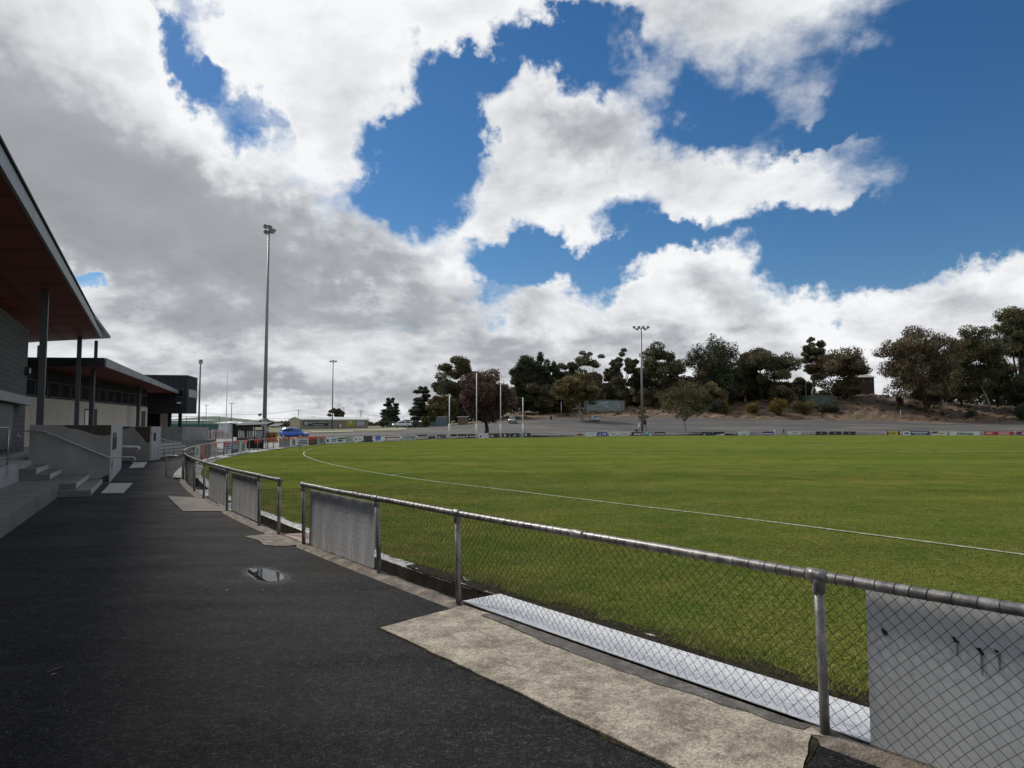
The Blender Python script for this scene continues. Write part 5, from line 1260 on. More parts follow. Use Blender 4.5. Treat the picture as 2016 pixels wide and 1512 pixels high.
# ------------------------------------------------------------------ edging strip that closes the oval
def edging():
    M['edge'] = mat('pale_edging', [(0.10, 0.095, 0.08), (0.26, 0.255, 0.24), (0.38, 0.375, 0.35)], scale=0.8, detail=8, rough=0.8, coords='World', fine=0.3, fscale=8)
    path = [fp(24.0 + i) for i in range(32)] + FAR[1:]
    V = []; F = []
    for i, p in enumerate(path):
        d = (path[min(i + 1, len(path) - 1)] - path[max(i - 1, 0)]).normalized(); n = Vector((d.y, -d.x, 0))   # towards the oval
        far = p.y > 66
        for o, z in ((-2.6 if far else -0.35, 0.02 if far else -0.03), (-0.3, 0.03 if far else 0.03), (0.75 if far else 0.62, 0.015 if not far else -0.02)): V.append(p + n * o + Vector((0, 0, z)))
    for i in range(len(path) - 1):
        for k in range(2): a = i * 3 + k; F.append((a, a + 1, a + 4, a + 3))
    me = bpy.data.meshes.new('oval_edging'); me.from_pydata(V, [], F); me.materials.append(M['edge']); struct(link(bpy.data.objects.new('oval_edging', me)))
edging()

# ------------------------------------------------------------------ perimeter fence and advertising boards
ALLPATH = [fp(26.4 + 0.6 * i) for i in range(50)] + FAR[1:]
ALLPX = [1008 + p.x / p.y / KA for p in ALLPATH]
_mono = []; _pts = []
for q, p in zip(ALLPX, ALLPATH):
    if not _mono or q > _mono[-1] + 1e-6: _mono.append(q); _pts.append(p)
def on_fence(px):
    return Vector((float(np.interp(px, _mono, [p.x for p in _pts])), float(np.interp(px, _mono, [p.y for p in _pts])), 0))
def perimeter(label, px0, px1, step, H, m):
    P = [on_fence(px0 + (px1 - px0) * i / 60) for i in range(61)]
    root = thing('perimeter_fence', label, 'fence', P[30], 'fences round the far side of the oval')
    MB().tube([p + Vector((0, 0, H)) for p in P], 0.035, 6).build('top_rail', m, root)
    MB().tube([p + Vector((0, 0, 0.12)) for p in P], 0.012, 5).build('bottom_wire', M['wire'], root)
    acc = 0; nxt = 0.02; first = None
    for a, b in zip(P, P[1:]):
        d = (b - a).length
        while acc + d > nxt:
            c = a + (b - a) * ((nxt - acc) / d); nxt += step
            if first is None or True:
                if first is None:
                    mb = MB(); mb.tube([Vector((0, 0, -0.05)), Vector((0, 0, H + 0.04))], 0.038, 7); first = mb.build('post', m, root); first.location = c - WLOC[root.name]
                    fm = first.data
                    # mesh was built in root space; put it back at its own origin
                    o_ = WLOC[root.name]
                    for v in fm.vertices: v.co = v.co + o_
                else:
                    o = link(bpy.data.objects.new('post', first.data)); o.parent = root; o.location = c - WLOC[root.name]
        acc += d
    return root
M['far_rail'] = mat('pale_far_rail', [(0.30, 0.30, 0.29), (0.42, 0.42, 0.41)], scale=1, rough=0.6)
perimeter('fence with small boards curving from the open gate to the coaches shelter', 347, 552, 2.6, 0.88, M['rail'])
perimeter('board-lined fence on the far left of the oval past the blue car', 553, 860, 3.0, 0.80, M['rail'])
perimeter('fence behind the goal posts carrying dark boards', 861, 1130, 3.2, 0.85, M['far_rail'])
perimeter('long fence across the far side carrying scattered sponsor boards', 1131, 2190, 3.4, 0.92, M['far_rail'])

PAINT = {}
def paint(c):
    k = tuple(round(x, 3) for x in c)
    if k not in PAINT: PAINT[k] = mat('board_paint', [tuple(x * 0.86 for x in c), c], scale=1.5, rough=0.55, stretch=(1, 1, 0.5))
    return PAINT[k]
WH, BK, RD, BL, NV, GN, YL, GY = (0.70, 0.70, 0.68), (0.018, 0.018, 0.022), (0.55, 0.035, 0.045), (0.05, 0.16, 0.50), (0.025, 0.04, 0.16), (0.03, 0.12, 0.05), (0.62, 0.50, 0.06), (0.32, 0.32, 0.32)
def text_mesh(s, size, bold=0.0, shear=0.0):
    cu = bpy.data.curves.new('lettering', 'FONT'); cu.body = s; cu.size = size; cu.align_x = 'CENTER'; cu.align_y = 'CENTER'; cu.offset = bold; cu.shear = shear; cu.resolution_u = 2
    o = link(bpy.data.objects.new('lettering', cu)); dg = bpy.context.evaluated_depsgraph_get()
    me = bpy.data.meshes.new_from_object(o.evaluated_get(dg)); bpy.data.objects.remove(o); return me
def ad_board(label, px0, px1, z0, z1, base, prints=(), text=None, group='sponsor boards on the perimeter fence', off=0.06):
    """prints: (u0, u1, v0, v1, colour[, shape]) in board fractions; shape 'box', 'oval' or 'tri'"""
    a, b = on_fence(px0), on_fence(px1); u = (b - a); L_ = u.length; u = u.normalized(); n = Vector((u.y, -u.x, 0))
    root = thing('advertising_board', label, 'sign board', (a + b) / 2 + Vector((0, 0, z0)), group)
    a = a + n * off
    def P(fu, fv, d=0.0): return a + u * (fu * L_) + n * d + Vector((0, 0, z0 + (z1 - z0) * fv))
    MB().hexa([P(0, 0, -0.03), P(1, 0, -0.03), P(1, 0, 0), P(0, 0, 0), P(0, 1, -0.03), P(1, 1, -0.03), P(1, 1, 0), P(0, 1, 0)]).build('panel', paint(base), root)
    for k, pr in enumerate(prints):
        u0, u1, v0, v1, c = pr[:5]; sh = pr[5] if len(pr) > 5 else 'box'; d = 0.006 + 0.004 * k
        if sh == 'oval': pts = [P((u0 + u1) / 2 + (u1 - u0) / 2 * math.cos(t), (v0 + v1) / 2 + (v1 - v0) / 2 * math.sin(t), d) for t in [2 * math.pi * i / 18 for i in range(18)]]
        elif sh == 'tri': pts = [P(u0, v0, d), P(u1, v0, d), P(u1, v1, d)]
        else: pts = [P(u0, v0, d), P(u1, v0, d), P(u1, v1, d), P(u0, v1, d)]
        MB().add(pts, [tuple(range(len(pts)))]).build('print', paint(c), root)
    for tx in text or []:
        s, fu, fv, size, c = tx[:5]
        me = text_mesh(s, size * (z1 - z0), tx[5] if len(tx) > 5 else 0.0, tx[6] if len(tx) > 6 else 0.0); me.materials.clear(); me.materials.append(paint(c))
        o = link(bpy.data.objects.new('lettering', me)); o.parent = root
        Mx = Matrix(((u.x, 0, n.x), (u.y, 0, n.y), (0, 1, 0))).to_4x4(); Mx.translation = P(fu, fv, 0.03) - WLOC[root.name]; o.matrix_local = Mx
    return root
def words(v0, v1, c, u0=0.1, u1=0.9, n=6, seed=0):
    rg = random.Random(seed); out = []; x = u0
    while x < u1 - 0.02:
        w = rg.uniform(0.4, 1.0) * (u1 - u0) / n; out.append((x, min(x + w, u1), v0, v1, c)); x += w + 0.25 * (u1 - u0) / n
    return out
AB = ad_board
g1 = 'boards on the left-hand fence'
AB('leftmost pale blue-grey board on the left fence beyond the gate', 383, 393, 0.1, 0.85, (0.40, 0.43, 0.44), [(0.2, 0.6, 0.45, 0.9, (0.12, 0.2, 0.22)), (0.1, 0.9, 0.05, 0.2, (0.25, 0.28, 0.33))], group=g1)
AB('faded red board on the left fence beyond the gate', 394, 403, 0.1, 0.85, (0.34, 0.10, 0.09), [(0.1, 0.4, 0.05, 0.35, (0.06, 0.03, 0.03))], group=g1)
AB('dark brown-grey board right of the faded red one', 404.5, 413.5, 0.1, 0.85, (0.10, 0.095, 0.09), [(0.1, 0.3, 0.1, 0.9, (0.2, 0.19, 0.18))], group=g1)
AB('pale grey board at the end of the first group on the left fence', 414.5, 426.5, 0.1, 0.85, (0.38, 0.39, 0.37), [(0.1, 0.9, 0.1, 0.45, (0.24, 0.25, 0.24))], group=g1)
AB('white and blue board just left of the coaches shelter', 442, 454, 0.08, 0.86, (0.48, 0.50, 0.52), words(0.8, 0.92, NV, seed=1) + words(0.6, 0.7, NV, seed=2) + [(0.05, 0.95, 0.44, 0.5, BK), (0.15, 0.6, 0.1, 0.4, (0.4, 0.45, 0.6), 'oval')], group=g1)
AB('blue-grey board framed in dark blue left of the shelter', 455.5, 469, 0.08, 0.86, (0.05, 0.075, 0.12), [(0.1, 0.9, 0.35, 0.95, (0.30, 0.33, 0.38)), (0.1, 0.8, 0.05, 0.3, (0.10, 0.07, 0.08))], group=g1)
AB('pale board with a green bottle-shaped mark before the shelter', 470.5, 485, 0.08, 0.86, (0.46, 0.47, 0.45), [(0.3, 0.7, 0.1, 0.65, (0.09, 0.16, 0.12)), (0.38, 0.62, 0.65, 0.85, (0.09, 0.16, 0.12))], group=g1)
g2 = 'boards along the far left curve'
AB('plain grey board under the bunting near the shelter', 552, 569, 0.06, 0.80, (0.22, 0.22, 0.22), group=g2)
AB('white board with a dark green bottle shape under the bunting', 570.5, 584.5, 0.05, 0.80, WH, [(0.3, 0.72, 0.1, 0.6, (0.05, 0.10, 0.07)), (0.38, 0.64, 0.6, 0.85, (0.05, 0.10, 0.07)), (0.4, 0.62, 0.2, 0.5, (0.35, 0.42, 0.35), 'oval')], group=g2)
AB('dark red and black board with small figures under the bunting', 605, 622.5, 0.04, 0.78, (0.07, 0.03, 0.02), [(0.05, 0.95, 0.7, 0.95, RD), (0.1, 0.9, 0.3, 0.5, (0.2, 0.12, 0.04)), (0.75, 0.95, 0.1, 0.5, BK, 'oval')], group=g2)
AB('grey mesh-backed board right of the dark red one', 624.5, 641, 0.04, 0.76, (0.30, 0.30, 0.30), [(0.3, 0.7, 0.1, 0.9, (0.16, 0.16, 0.16))], group=g2)
AB('long white board with black ball and blue-green lettering', 642, 680, 0.04, 0.76, WH, [(0.02, 0.12, 0.15, 0.7, BK, 'oval')] + words(0.45, 0.75, (0.08, 0.25, 0.45), 0.25, 0.5, 4, 3) + words(0.2, 0.38, (0.25, 0.4, 0.5), 0.25, 0.5, 5, 4) + words(0.62, 0.82, GN, 0.55, 0.98, 5, 5) + words(0.25, 0.5, NV, 0.58, 0.8, 3, 6), group=g2)
AB('pale grey board with a faint green swirl', 681, 695, 0.04, 0.74, (0.40, 0.41, 0.38), [(0.05, 0.45, 0.2, 0.8, (0.25, 0.32, 0.2), 'oval'), (0.3, 0.95, 0.4, 0.6, (0.3, 0.34, 0.28))], group=g2)
AB('white board with a dark blue swoosh and bird mark', 696.5, 714.5, 0.04, 0.74, WH, [(0.1, 0.25, 0.5, 0.8, NV, 'tri'), (0.1, 0.22, 0.3, 0.5, NV), (0.4, 0.85, 0.4, 0.52, (0.3, 0.32, 0.36)), (0.2, 1.0, 0.0, 0.2, NV, 'tri')], group=g2)
AB('black board with grey crest and small print', 715.5, 733, 0.04, 0.74, BK, [(0.1, 0.35, 0.2, 0.8, (0.18, 0.18, 0.16), 'oval'), (0.14, 0.31, 0.3, 0.7, BK, 'oval')] + words(0.6, 0.7, (0.2, 0.2, 0.2), 0.45, 0.9, 4, 7) + words(0.3, 0.4, (0.2, 0.2, 0.2), 0.45, 0.9, 4, 8), group=g2)
AB('white board with a bright blue block in the middle', 735, 752.5, 0.04, 0.74, WH, [(0.2, 0.8, 0.45, 1.0, BL), (0.25, 0.75, 0.2, 0.4, BL)], group=g2)
AB('wide white board with dark red lettering', 753.5, 789, 0.04, 0.74, WH, words(0.55, 0.8, (0.35, 0.03, 0.05), 0.1, 0.9, 9, 9) + words(0.1, 0.2, GY, 0.05, 0.95, 10, 10), group=g2)
AB('faded pale board with faint grey strokes', 791, 819, 0.04, 0.74, (0.48, 0.48, 0.46), words(0.3, 0.8, (0.34, 0.34, 0.34), 0.1, 0.9, 12, 11), group=g2)
AB('black and white board with black letters on a white band', 821, 840, 0.04, 0.74, WH, [(0, 1, 0.7, 1, BK), (0, 1, 0, 0.15, BK)] + words(0.4, 0.6, BK, 0.1, 0.9, 8, 12), group=g2)
g3 = 'boards behind the goal posts'
AB('black and white framed board left of the first goal post', 841, 858, 0.04, 0.72, (0.5, 0.5, 0.5), [(0.06, 0.94, 0.05, 0.55, BK)] + words(0.62, 0.8, BK, 0.1, 0.9, 8, 13), group=g3)
AB('dark board with a small white ball beside the first goal post', 860, 878, 0.04, 0.72, (0.09, 0.095, 0.10), [(0.18, 0.36, 0.15, 0.6, WH, 'oval'), (0.2, 0.34, 0.5, 0.8, BK, 'oval')], group=g3)
AB('black board over a white base right of the first goal post', 887, 899, 0.04, 0.74, BK, [(0, 1, 0.15, 0.45, (0.55, 0.55, 0.5))], group=g3)
AB('black board with a broken white stripe between the first two goal posts', 901, 919, 0.04, 0.74, BK, words(0.25, 0.5, WH, 0.05, 0.95, 5, 14), group=g3)
AB('dark board with pale script left of the second goal post', 921, 936, 0.04, 0.74, BK, words(0.3, 0.55, WH, 0.2, 0.95, 4, 15), group=g3)
AB('white board with a small blue house mark at the tree trunk', 942, 961, 0.04, 0.80, WH, [(0.1, 0.28, 0.15, 0.5, NV), (0.1, 0.28, 0.5, 0.7, NV, 'tri')] + words(0.62, 0.76, (0.3, 0.35, 0.5), 0.35, 0.95, 6, 16) + words(0.3, 0.42, (0.4, 0.42, 0.5), 0.35, 0.95, 6, 17), group=g3)
AB('dark brown board with a white arch', 962.5, 982, 0.04, 0.80, (0.05, 0.035, 0.03), [(0.08, 0.45, 0.1, 0.6, WH, 'oval'), (0.12, 0.41, 0.0, 0.4, (0.05, 0.035, 0.03), 'oval')], group=g3)
AB('black board with a small white emblem just right of the third goal post', 988, 1002, 0.04, 0.84, BK, [(0.25, 0.55, 0.2, 0.8, (0.5, 0.5, 0.5), 'oval')], group=g3)
AB('black board with a small white emblem midway to the last goal post', 1004, 1022, 0.04, 0.84, BK, [(0.3, 0.6, 0.25, 0.85, (0.5, 0.5, 0.5), 'tri')], group=g3)
AB('black board with a small white emblem right of the last goal post', 1031, 1044, 0.04, 0.86, BK, [(0.1, 0.45, 0.25, 0.85, (0.5, 0.5, 0.5), 'oval')], group=g3)
g4 = 'boards along the far side'
AB('rust-red oval board, leftmost on the far side', 1132, 1150, 0.05, 0.80, (0.50, 0.46, 0.44), [(0.1, 0.92, 0.1, 0.75, (0.26, 0.06, 0.035), 'oval')], group=g4)
AB('white board with one small grey line of lettering', 1153, 1173, 0.05, 0.86, (0.62, 0.66, 0.68), words(0.5, 0.7, (0.15, 0.25, 0.35), 0.28, 0.8, 6, 18), group=g4)
AB('blue board with a white shape and lilac panel', 1176, 1195, 0.05, 0.88, (0.03, 0.07, 0.22), [(0.12, 0.32, 0.1, 0.8, (0.45, 0.65, 0.75), 'tri'), (0.48, 0.88, 0.2, 0.8, (0.38, 0.38, 0.60))], group=g4)
AB('white board with dark lettering at its upper left, left of its twin', 1198.5, 1215.5, 0.05, 0.88, WH, words(0.55, 0.75, (0.15, 0.14, 0.14), 0.1, 0.75, 6, 19) + words(0.2, 0.4, (0.3, 0.3, 0.3), 0.4, 0.9, 5, 20), group=g4)
AB('longer off-white board with thin grey lettering next to its twin', 1217, 1239, 0.05, 0.88, (0.62, 0.60, 0.61), words(0.35, 0.6, (0.3, 0.29, 0.32), 0.08, 0.9, 9, 21), group=g4)
AB('black board with white words at the foot of the far floodlight pole', 1243, 1262, 0.05, 0.88, BK, words(0.2, 0.65, WH, 0.25, 0.98, 4, 22), group=g4)
AB('teal and white board just right of the far floodlight pole', 1265, 1284, 0.05, 0.92, (0.10, 0.22, 0.26), [(0.05, 0.5, 0.45, 0.95, (0.6, 0.66, 0.66), 'tri'), (0.6, 0.95, 0.05, 0.7, (0.45, 0.6, 0.65), 'oval'), (0.3, 0.55, 0.05, 0.4, GN)], group=g4)
AB('black board with rounded white lettering', 1288, 1309, 0.05, 0.90, BK, [(0.08, 0.22, 0.2, 0.75, (0.5, 0.5, 0.5), 'oval')] + words(0.25, 0.6, (0.6, 0.6, 0.6), 0.3, 0.92, 4, 23), group=g4)
AB('black board with a small white figure at its left', 1382, 1401.5, 0.05, 0.90, BK, [(0.08, 0.28, 0.15, 0.6, WH, 'tri'), (0.5, 0.9, 0.6, 0.72, (0.2, 0.2, 0.2))], group=g4)
AB('black board split by a slanting white base', 1404, 1426, 0.05, 0.90, BK, [(0.0, 1.0, 0.0, 0.5, WH, 'tri')], group=g4)
AB('white board with a dark ribbon drawing', 1453, 1474.5, 0.05, 0.92, WH, [(0.1, 0.5, 0.5, 0.75, GY, 'tri'), (0.4, 0.9, 0.35, 0.6, (0.15, 0.15, 0.15), 'tri'), (0.45, 0.6, 0.05, 0.3, BK)], group=g4)
AB('navy board with white lettering beside a white marker post', 1501, 1523, 0.05, 0.92, NV, words(0.2, 0.55, WH, 0.05, 0.95, 5, 24), group=g4)
AB('white board with a green hill drawing beside the walking person', 1552, 1576, 0.05, 0.94, WH, [(0.25, 0.5, 0.6, 0.95, (0.08, 0.12, 0.08), 'tri'), (0.5, 0.8, 0.6, 0.95, (0.08, 0.12, 0.08), 'tri'), (0.05, 0.95, 0.1, 0.35, (0.3, 0.4, 0.3))], group=g4)
for lab, a, b in (('left one of three matching black boards with small white emblems', 1605.5, 1628), ('middle one of three matching black boards with small white emblems', 1632, 1656), ('right one of three matching black boards with small white emblems', 1660, 1684)):
    AB(lab, a, b, 0.05, 0.94, (0.02, 0.02, 0.028), [(0.42, 0.55, 0.3, 0.75, (0.4, 0.4, 0.4), 'oval')], group=g4)
AB('yellow board with black ends', 1746, 1771, 0.05, 0.96, BK, [(0.12, 0.86, 0.05, 1.0, YL)] + [(0.2 + 0.09 * k, 0.26 + 0.09 * k, 0.3, 0.7, (0.16, 0.13, 0.02)) for k in range(6)], group=g4)
AB('white and dark blue board with a blue oval badge', 1776.5, 1830, 0.05, 0.96, NV, [(0.0, 0.29, 0.0, 1.0, WH), (0.06, 0.24, 0.25, 0.72, (0.03, 0.06, 0.22), 'oval')] + words(0.45, 0.8, WH, 0.34, 0.94, 10, 25) + words(0.1, 0.3, (0.4, 0.45, 0.6), 0.45, 0.85, 6, 26), group=g4)
AB('white board with a slanting dark corner', 1835, 1864, 0.05, 0.94, (0.62, 0.60, 0.54), [(0.0, 0.42, 0.45, 1.0, (0.06, 0.06, 0.055), 'box'), (0.02, 0.5, 0.0, 0.9, (0.62, 0.60, 0.54), 'tri'), (0.45, 0.8, 0.35, 0.55, (0.2, 0.17, 0.13))], group=g4)
AB('white board lettered Advocate in bold slanted black', 1869.5, 1928, 0.05, 0.97, WH, words(0.80, 0.90, (0.25, 0.25, 0.25), 0.35, 0.75, 6, 27), [('Advocate', 0.5, 0.40, 1.0, (0.010, 0.010, 0.012), 0.02, 0.3)], group=g4)
AB('long red board with pale pink panels', 1937, 1995, 0.05, 0.95, RD, [(0.05, 0.3, 0.3, 0.75, (0.70, 0.45, 0.45), 'oval'), (0.48, 0.86, 0.05, 0.85, (0.62, 0.25, 0.24)), (0.33, 0.46, 0.2, 0.9, (0.40, 0.01, 0.02), 'tri')] + words(0.35, 0.65, (0.75, 0.5, 0.5), 0.5, 0.85, 7, 28), group=g4)
AB('maroon board at the right edge of the photo', 2001, 2040, 0.05, 0.95, (0.12, 0.015, 0.04), [(0.25, 0.45, 0.2, 0.8, (0.4, 0.25, 0.35), 'oval')], group=g4)

# bunting strung along the left-hand fence
def bunting():
    m = mat('orange_red_flag', [(0.75, 0.12, 0.06), (0.85, 0.22, 0.13)], scale=2, rough=0.6, trans=0.45)
    root = thing('bunting', 'string of orange-red pennant flags along the fence by the coaches shelter', 'bunting', on_fence(520) + Vector((0, 0, 0.9)))
    P = [on_fence(px) + Vector((0.05, -0.06, 0.93 - 0.05 * math.sin(math.pi * ((px - 400) % 24) / 24))) for px in range(412, 644, 3)]
    MB().tube(P, 0.008, 5).build('cord', M['white'], root)
    for k, px in enumerate([416, 421.5, 441.5, 444, 461, 464, 480, 483, 499, 503, 507, 511, 526, 531, 537, 541, 547, 551, 558, 563, 568, 574, 583, 590, 597, 603, 609, 614, 619, 626, 632, 637]):
        u = (on_fence(px + 1) - on_fence(px - 1)).normalized(); c = on_fence(px) + Vector((u.y, -u.x, 0)) * 0.15 + Vector((0, 0, 0.92)); w = 0.20; rg = random.Random(k)
        tip = c + Vector((rg.uniform(-0.04, 0.04), rg.uniform(-0.06, 0.02), -0.40)); q = Vector((0, -0.006, 0))
        V = [c - u * w, c + u * w, tip, c - u * w + q, c + u * w + q, tip + q]
        MB().add(V, [(0, 1, 2), (5, 4, 3), (0, 3, 4, 1), (1, 4, 5, 2), (2, 5, 3, 0)]).build('flag', m, root)
bunting()

# small stake sign on the turf
def stake_sign():
    p = gnd(596.5, 887.5); root = thing('stake_sign', 'small white sign on two legs standing on the turf before the boards', 'sign', p); s = p.y / FPX
    for dx in (-0.25, 0.25): MB().box((p.x + dx, p.y, 0.35), (0.03, 0.03, 0.7)).build('leg', M['wire'], root)
    pn = MB().box((p.x, p.y - 0.03, 0.72), (0.86, 0.025, 0.50)).build('panel', paint(WH), root)
    MB().box((p.x, p.y - 0.05, 0.62), (0.7, 0.01, 0.09)).build('print', paint(NV), pn); MB().box((p.x, p.y - 0.05, 0.80), (0.62, 0.01, 0.10)).build('print', paint((0.2, 0.25, 0.4)), pn)
    MB().box((p.x, p.y - 0.03, 1.06), (0.6, 0.02, 0.14)).build('rider_panel', paint((0.7, 0.25, 0.25)), root)
stake_sign()

# ------------------------------------------------------------------ goal posts
for lab, px, yb, yt, pad in (('short white behind post, leftmost of the four', 884.5, 864.9, 780, 836), ('tall white goal post, left one of the pair', 938, 863.4, 734, 836),
                        ('tall white goal post, right one of the pair', 985.5, 862.3, 737, 836), ('short white behind post, rightmost of the four', 1029.5, 861.4, 782.5, 836)):
    p = gnd(px, yb); H = zat(px, yt, p.y); root = thing('goal_post', lab, 'goal post', p, 'four posts at the far goal')
    MB().tube([p, p + Vector((0, 0, H))], 0.075, 10).build('pole', M['white'], root, True)
    zp = zat(px, pad, p.y)
    MB().tube([p, p + Vector((0, 0, zp)), p + Vector((0, 0, zp + 0.12))], [0.17, 0.16, 0.08], 12).build('base_pad', M['white'], root, True)

# ------------------------------------------------------------------ poles
M['pole'] = mat('galvanised_pole', [(0.17, 0.175, 0.18), (0.25, 0.255, 0.26)], scale=1.2, rough=0.5, metal=0.4, stretch=(1, 1, 0.2))
M['pole_dark'] = mat('dull_pole', [(0.075, 0.078, 0.08), (0.11, 0.112, 0.115)], scale=1.2, rough=0.6, metal=0.3, stretch=(1, 1, 0.2))
M['lamp'] = mat('floodlight_body', [(0.05, 0.052, 0.055)], rough=0.5, metal=0.4)
M['lens'] = glass('lamp_glass', (0.35, 0.36, 0.37))
def lamp(root, p, aim, w=0.62, h=0.5, d=0.28):
    f = Vector(aim).normalized(); r = f.cross(Vector((0, 0, 1))).normalized(); u = r.cross(f)
    c = Vector(p); pts = []
    for q, k in ((-d / 2, 0.55), (d / 2, 1.0)):
        pts += [c + f * q + r * (sx * w / 2 * k) + u * (sy * h / 2 * k) for sx, sy in ((-1, -1), (1, -1), (1, 1), (-1, 1))]
    b = MB().hexa(pts).build('floodlight', M['lamp'], root)
    g = [c + f * (d / 2 + 0.012) + r * (sx * w * 0.44) + u * (sy * h * 0.44) for sx, sy in ((-1, -1), (1, -1), (1, 1), (-1, 1))]
    MB().add(g, [(0, 1, 2, 3)]).build('lens', M['lens'], b)
def flood_pole(label, px, Y, ytop, zb, r0, r1, m, arm, lamps, aim, ls=0.62, extra=None):
    b = col(px, Y, zb); H = zat(px, ytop, Y); root = thing('floodlight_pole', label, 'light pole', b, 'floodlight poles')
    MB().tube([b, Vector((b.x, b.y, H))], [r0, r1], 12).build('pole', m, root, True)
    if arm:
        a = Vector(arm); MB().tube([Vector((b.x, b.y, H - 0.1)) - a, Vector((b.x, b.y, H - 0.1)) + a], 0.07, 6).build('crossarm', m, root)
    for off in lamps: lamp(root, Vector((b.x, b.y, H)) + Vector(off), aim, ls, ls * 0.8, ls * 0.5)
    MB().tube([b, b + Vector((0, 0, 0.35))], r0 * 1.5, 12).build('base_plate', m, root)
    return root, b, H
r_, b_, H_ = flood_pole('tall near floodlight pole behind the coaches shelter', 520.5, 79.5, 456, 0.12, 0.245, 0.11, M['pole'], (0.75, -0.75, -0.35),
    [(-0.55, 0.35, 0.75), (0.05, 0.0, 0.55), (-0.45, 0.2, 0.05), (0.72, -0.65, -0.05), (0.30, -0.3, 0.1)], (0.75, -0.1, -0.55), 0.62)
MB().tube([b_ + Vector((0, 0, 0.0)), b_ + Vector((0, 0, 2.8))], [0.29, 0.27], 12).build('pole_skirt', M['pole'], r_, True)
lamp(r_, Vector((b_.x - 0.45, b_.y - 0.2, zat(514, 816, 79.5))), (-0.6, -0.6, -0.5), 0.5, 0.3, 0.3)
flood_pole('far floodlight pole with six lamps standing among the far boards', 1264.5, 163, 646, 0.05, 0.32, 0.15, M['pole'], (1.7, 0, 0),
    [(-1.65, -0.2, 0.25), (-0.95, -0.2, -0.25), (-0.5, -0.2, 0.25), (0.5, -0.2, 0.25), (0.95, -0.2, -0.25), (1.65, -0.2, 0.25)], (-0.35, -0.75, -0.5), 0.66)
flood_pole('slim floodlight pole standing in front of the long beige shed', 653.8, 184, 712, terrain(653, 184), 0.16, 0.10, M['pole_dark'], (0.75, 0, 0), [(-0.7, -0.1, 0.12), (0.0, -0.1, 0.25), (0.7, -0.1, 0.12)], (0.4, -0.7, -0.5), 0.55)
flood_pole('slim floodlight pole just right of the raised charcoal cabin', 391, 95, 716, 0.2, 0.14, 0.09, M['pole_dark'], None, [(0.05, -0.1, 0.2), (-0.1, 0.2, 0.45)], (0.6, -0.5, -0.5), 0.5)
def thin_pole(label, px, Y, ytop, zb, r, m, cat='pole', name='pole', arms=None, group='slim poles on the left'):
    b = col(px, Y, zb); H = zat(px, ytop, Y); root = thing(name, label, cat, b, group)
    MB().tube([b, Vector((b.x, b.y, H))], [r, r * 0.75], 8).build('shaft', m, root, True)
    MB().tube([b, b + Vector((0, 0, 0.25))], r * 1.6, 8).build('footing', m, root)
    for (w, dz) in arms or []: MB().box((b.x, b.y - r, H - dz), (w, 0.12, 0.12)).build('crossarm', m, root)
    return Vector((b.x, b.y, H))
thin_pole('very tall thin white net pole left of the coaches shelter', 445, 84, 727, 0.15, 0.06, M['white'])
thin_pole('short street light left of the thin white pole, over the nets', 405, 210, 797, 1.0, 0.10, M['pole_dark'], arms=[(1.6, 0.1)])
thin_pole('street light with flat top between net pole and shelter', 455, 190, 794, 1.0, 0.11, M['pole_dark'], arms=[(1.3, 0.08)])
thin_pole('white marker post beside the navy board on the far side', 1524.5, 171.5, 846, 0.0, 0.09, M['white'], group='marker posts')
thin_pole('white lamp post left of the leaning gum', 1105, 222, 791, terrain(1105, 222), 0.11, M['white'], group='marker posts')
thin_pole('pale short post on the right-hand bank edge', 1774, 224, 807, terrain(1774, 224), 0.12, M['nosing'], group='marker posts')
thin_pole('pale stub post near the right end of the car park', 1909.5, 222, 823, terrain(1909, 222), 0.14, M['nosing'], group='marker posts')
thin_pole('timber pole in front of the green water tank', 1589, 233, 748, terrain(1589, 233), 0.13, BARK['mid'], group='marker posts')
# power line behind the long shed
tops = []
for lab, px, Y, yt, w in (('timber power pole with crossarm above the left of the long shed', 587.5, 300, 806, 2.6), ('far small power pole between two larger ones', 615.5, 420, 819, 2.6), ('slim timber power pole behind the round tree', 676.5, 300, 801, 0.8),
                          ('timber power pole with crossarm at the right end of the long shed', 710, 300, 807.5, 2.6), ('farthest left power pole over the nets', 352, 330, 806, 2.4)):
    tops.append((px, thin_pole(lab, px, Y, yt, 1.2, 0.16, BARK['dark'], 'power pole', 'power_pole', [(w, 0.35)], 'power poles on the left')))
def wires():
    root = thing('power_line', 'sagging power wires strung between the timber poles on the left', 'wires', (tops[0][1].x, 300, 1.5))
    seq = [tops[4][1], tops[0][1], tops[3][1], Vector((ax(800) * 300, 300, zat(800, 815, 300)))]
    for dx in (-1.1, 1.1):
        for a, b in zip(seq, seq[1:]):
            MB().tube([a.lerp(b, t) + Vector((dx, 0, -0.25 - 2.2 * (4 * t * (1 - t)))) for t in [i / 10 for i in range(11)]], 0.035, 4, False).build('wire', M['pole_dark'], root)
wires()

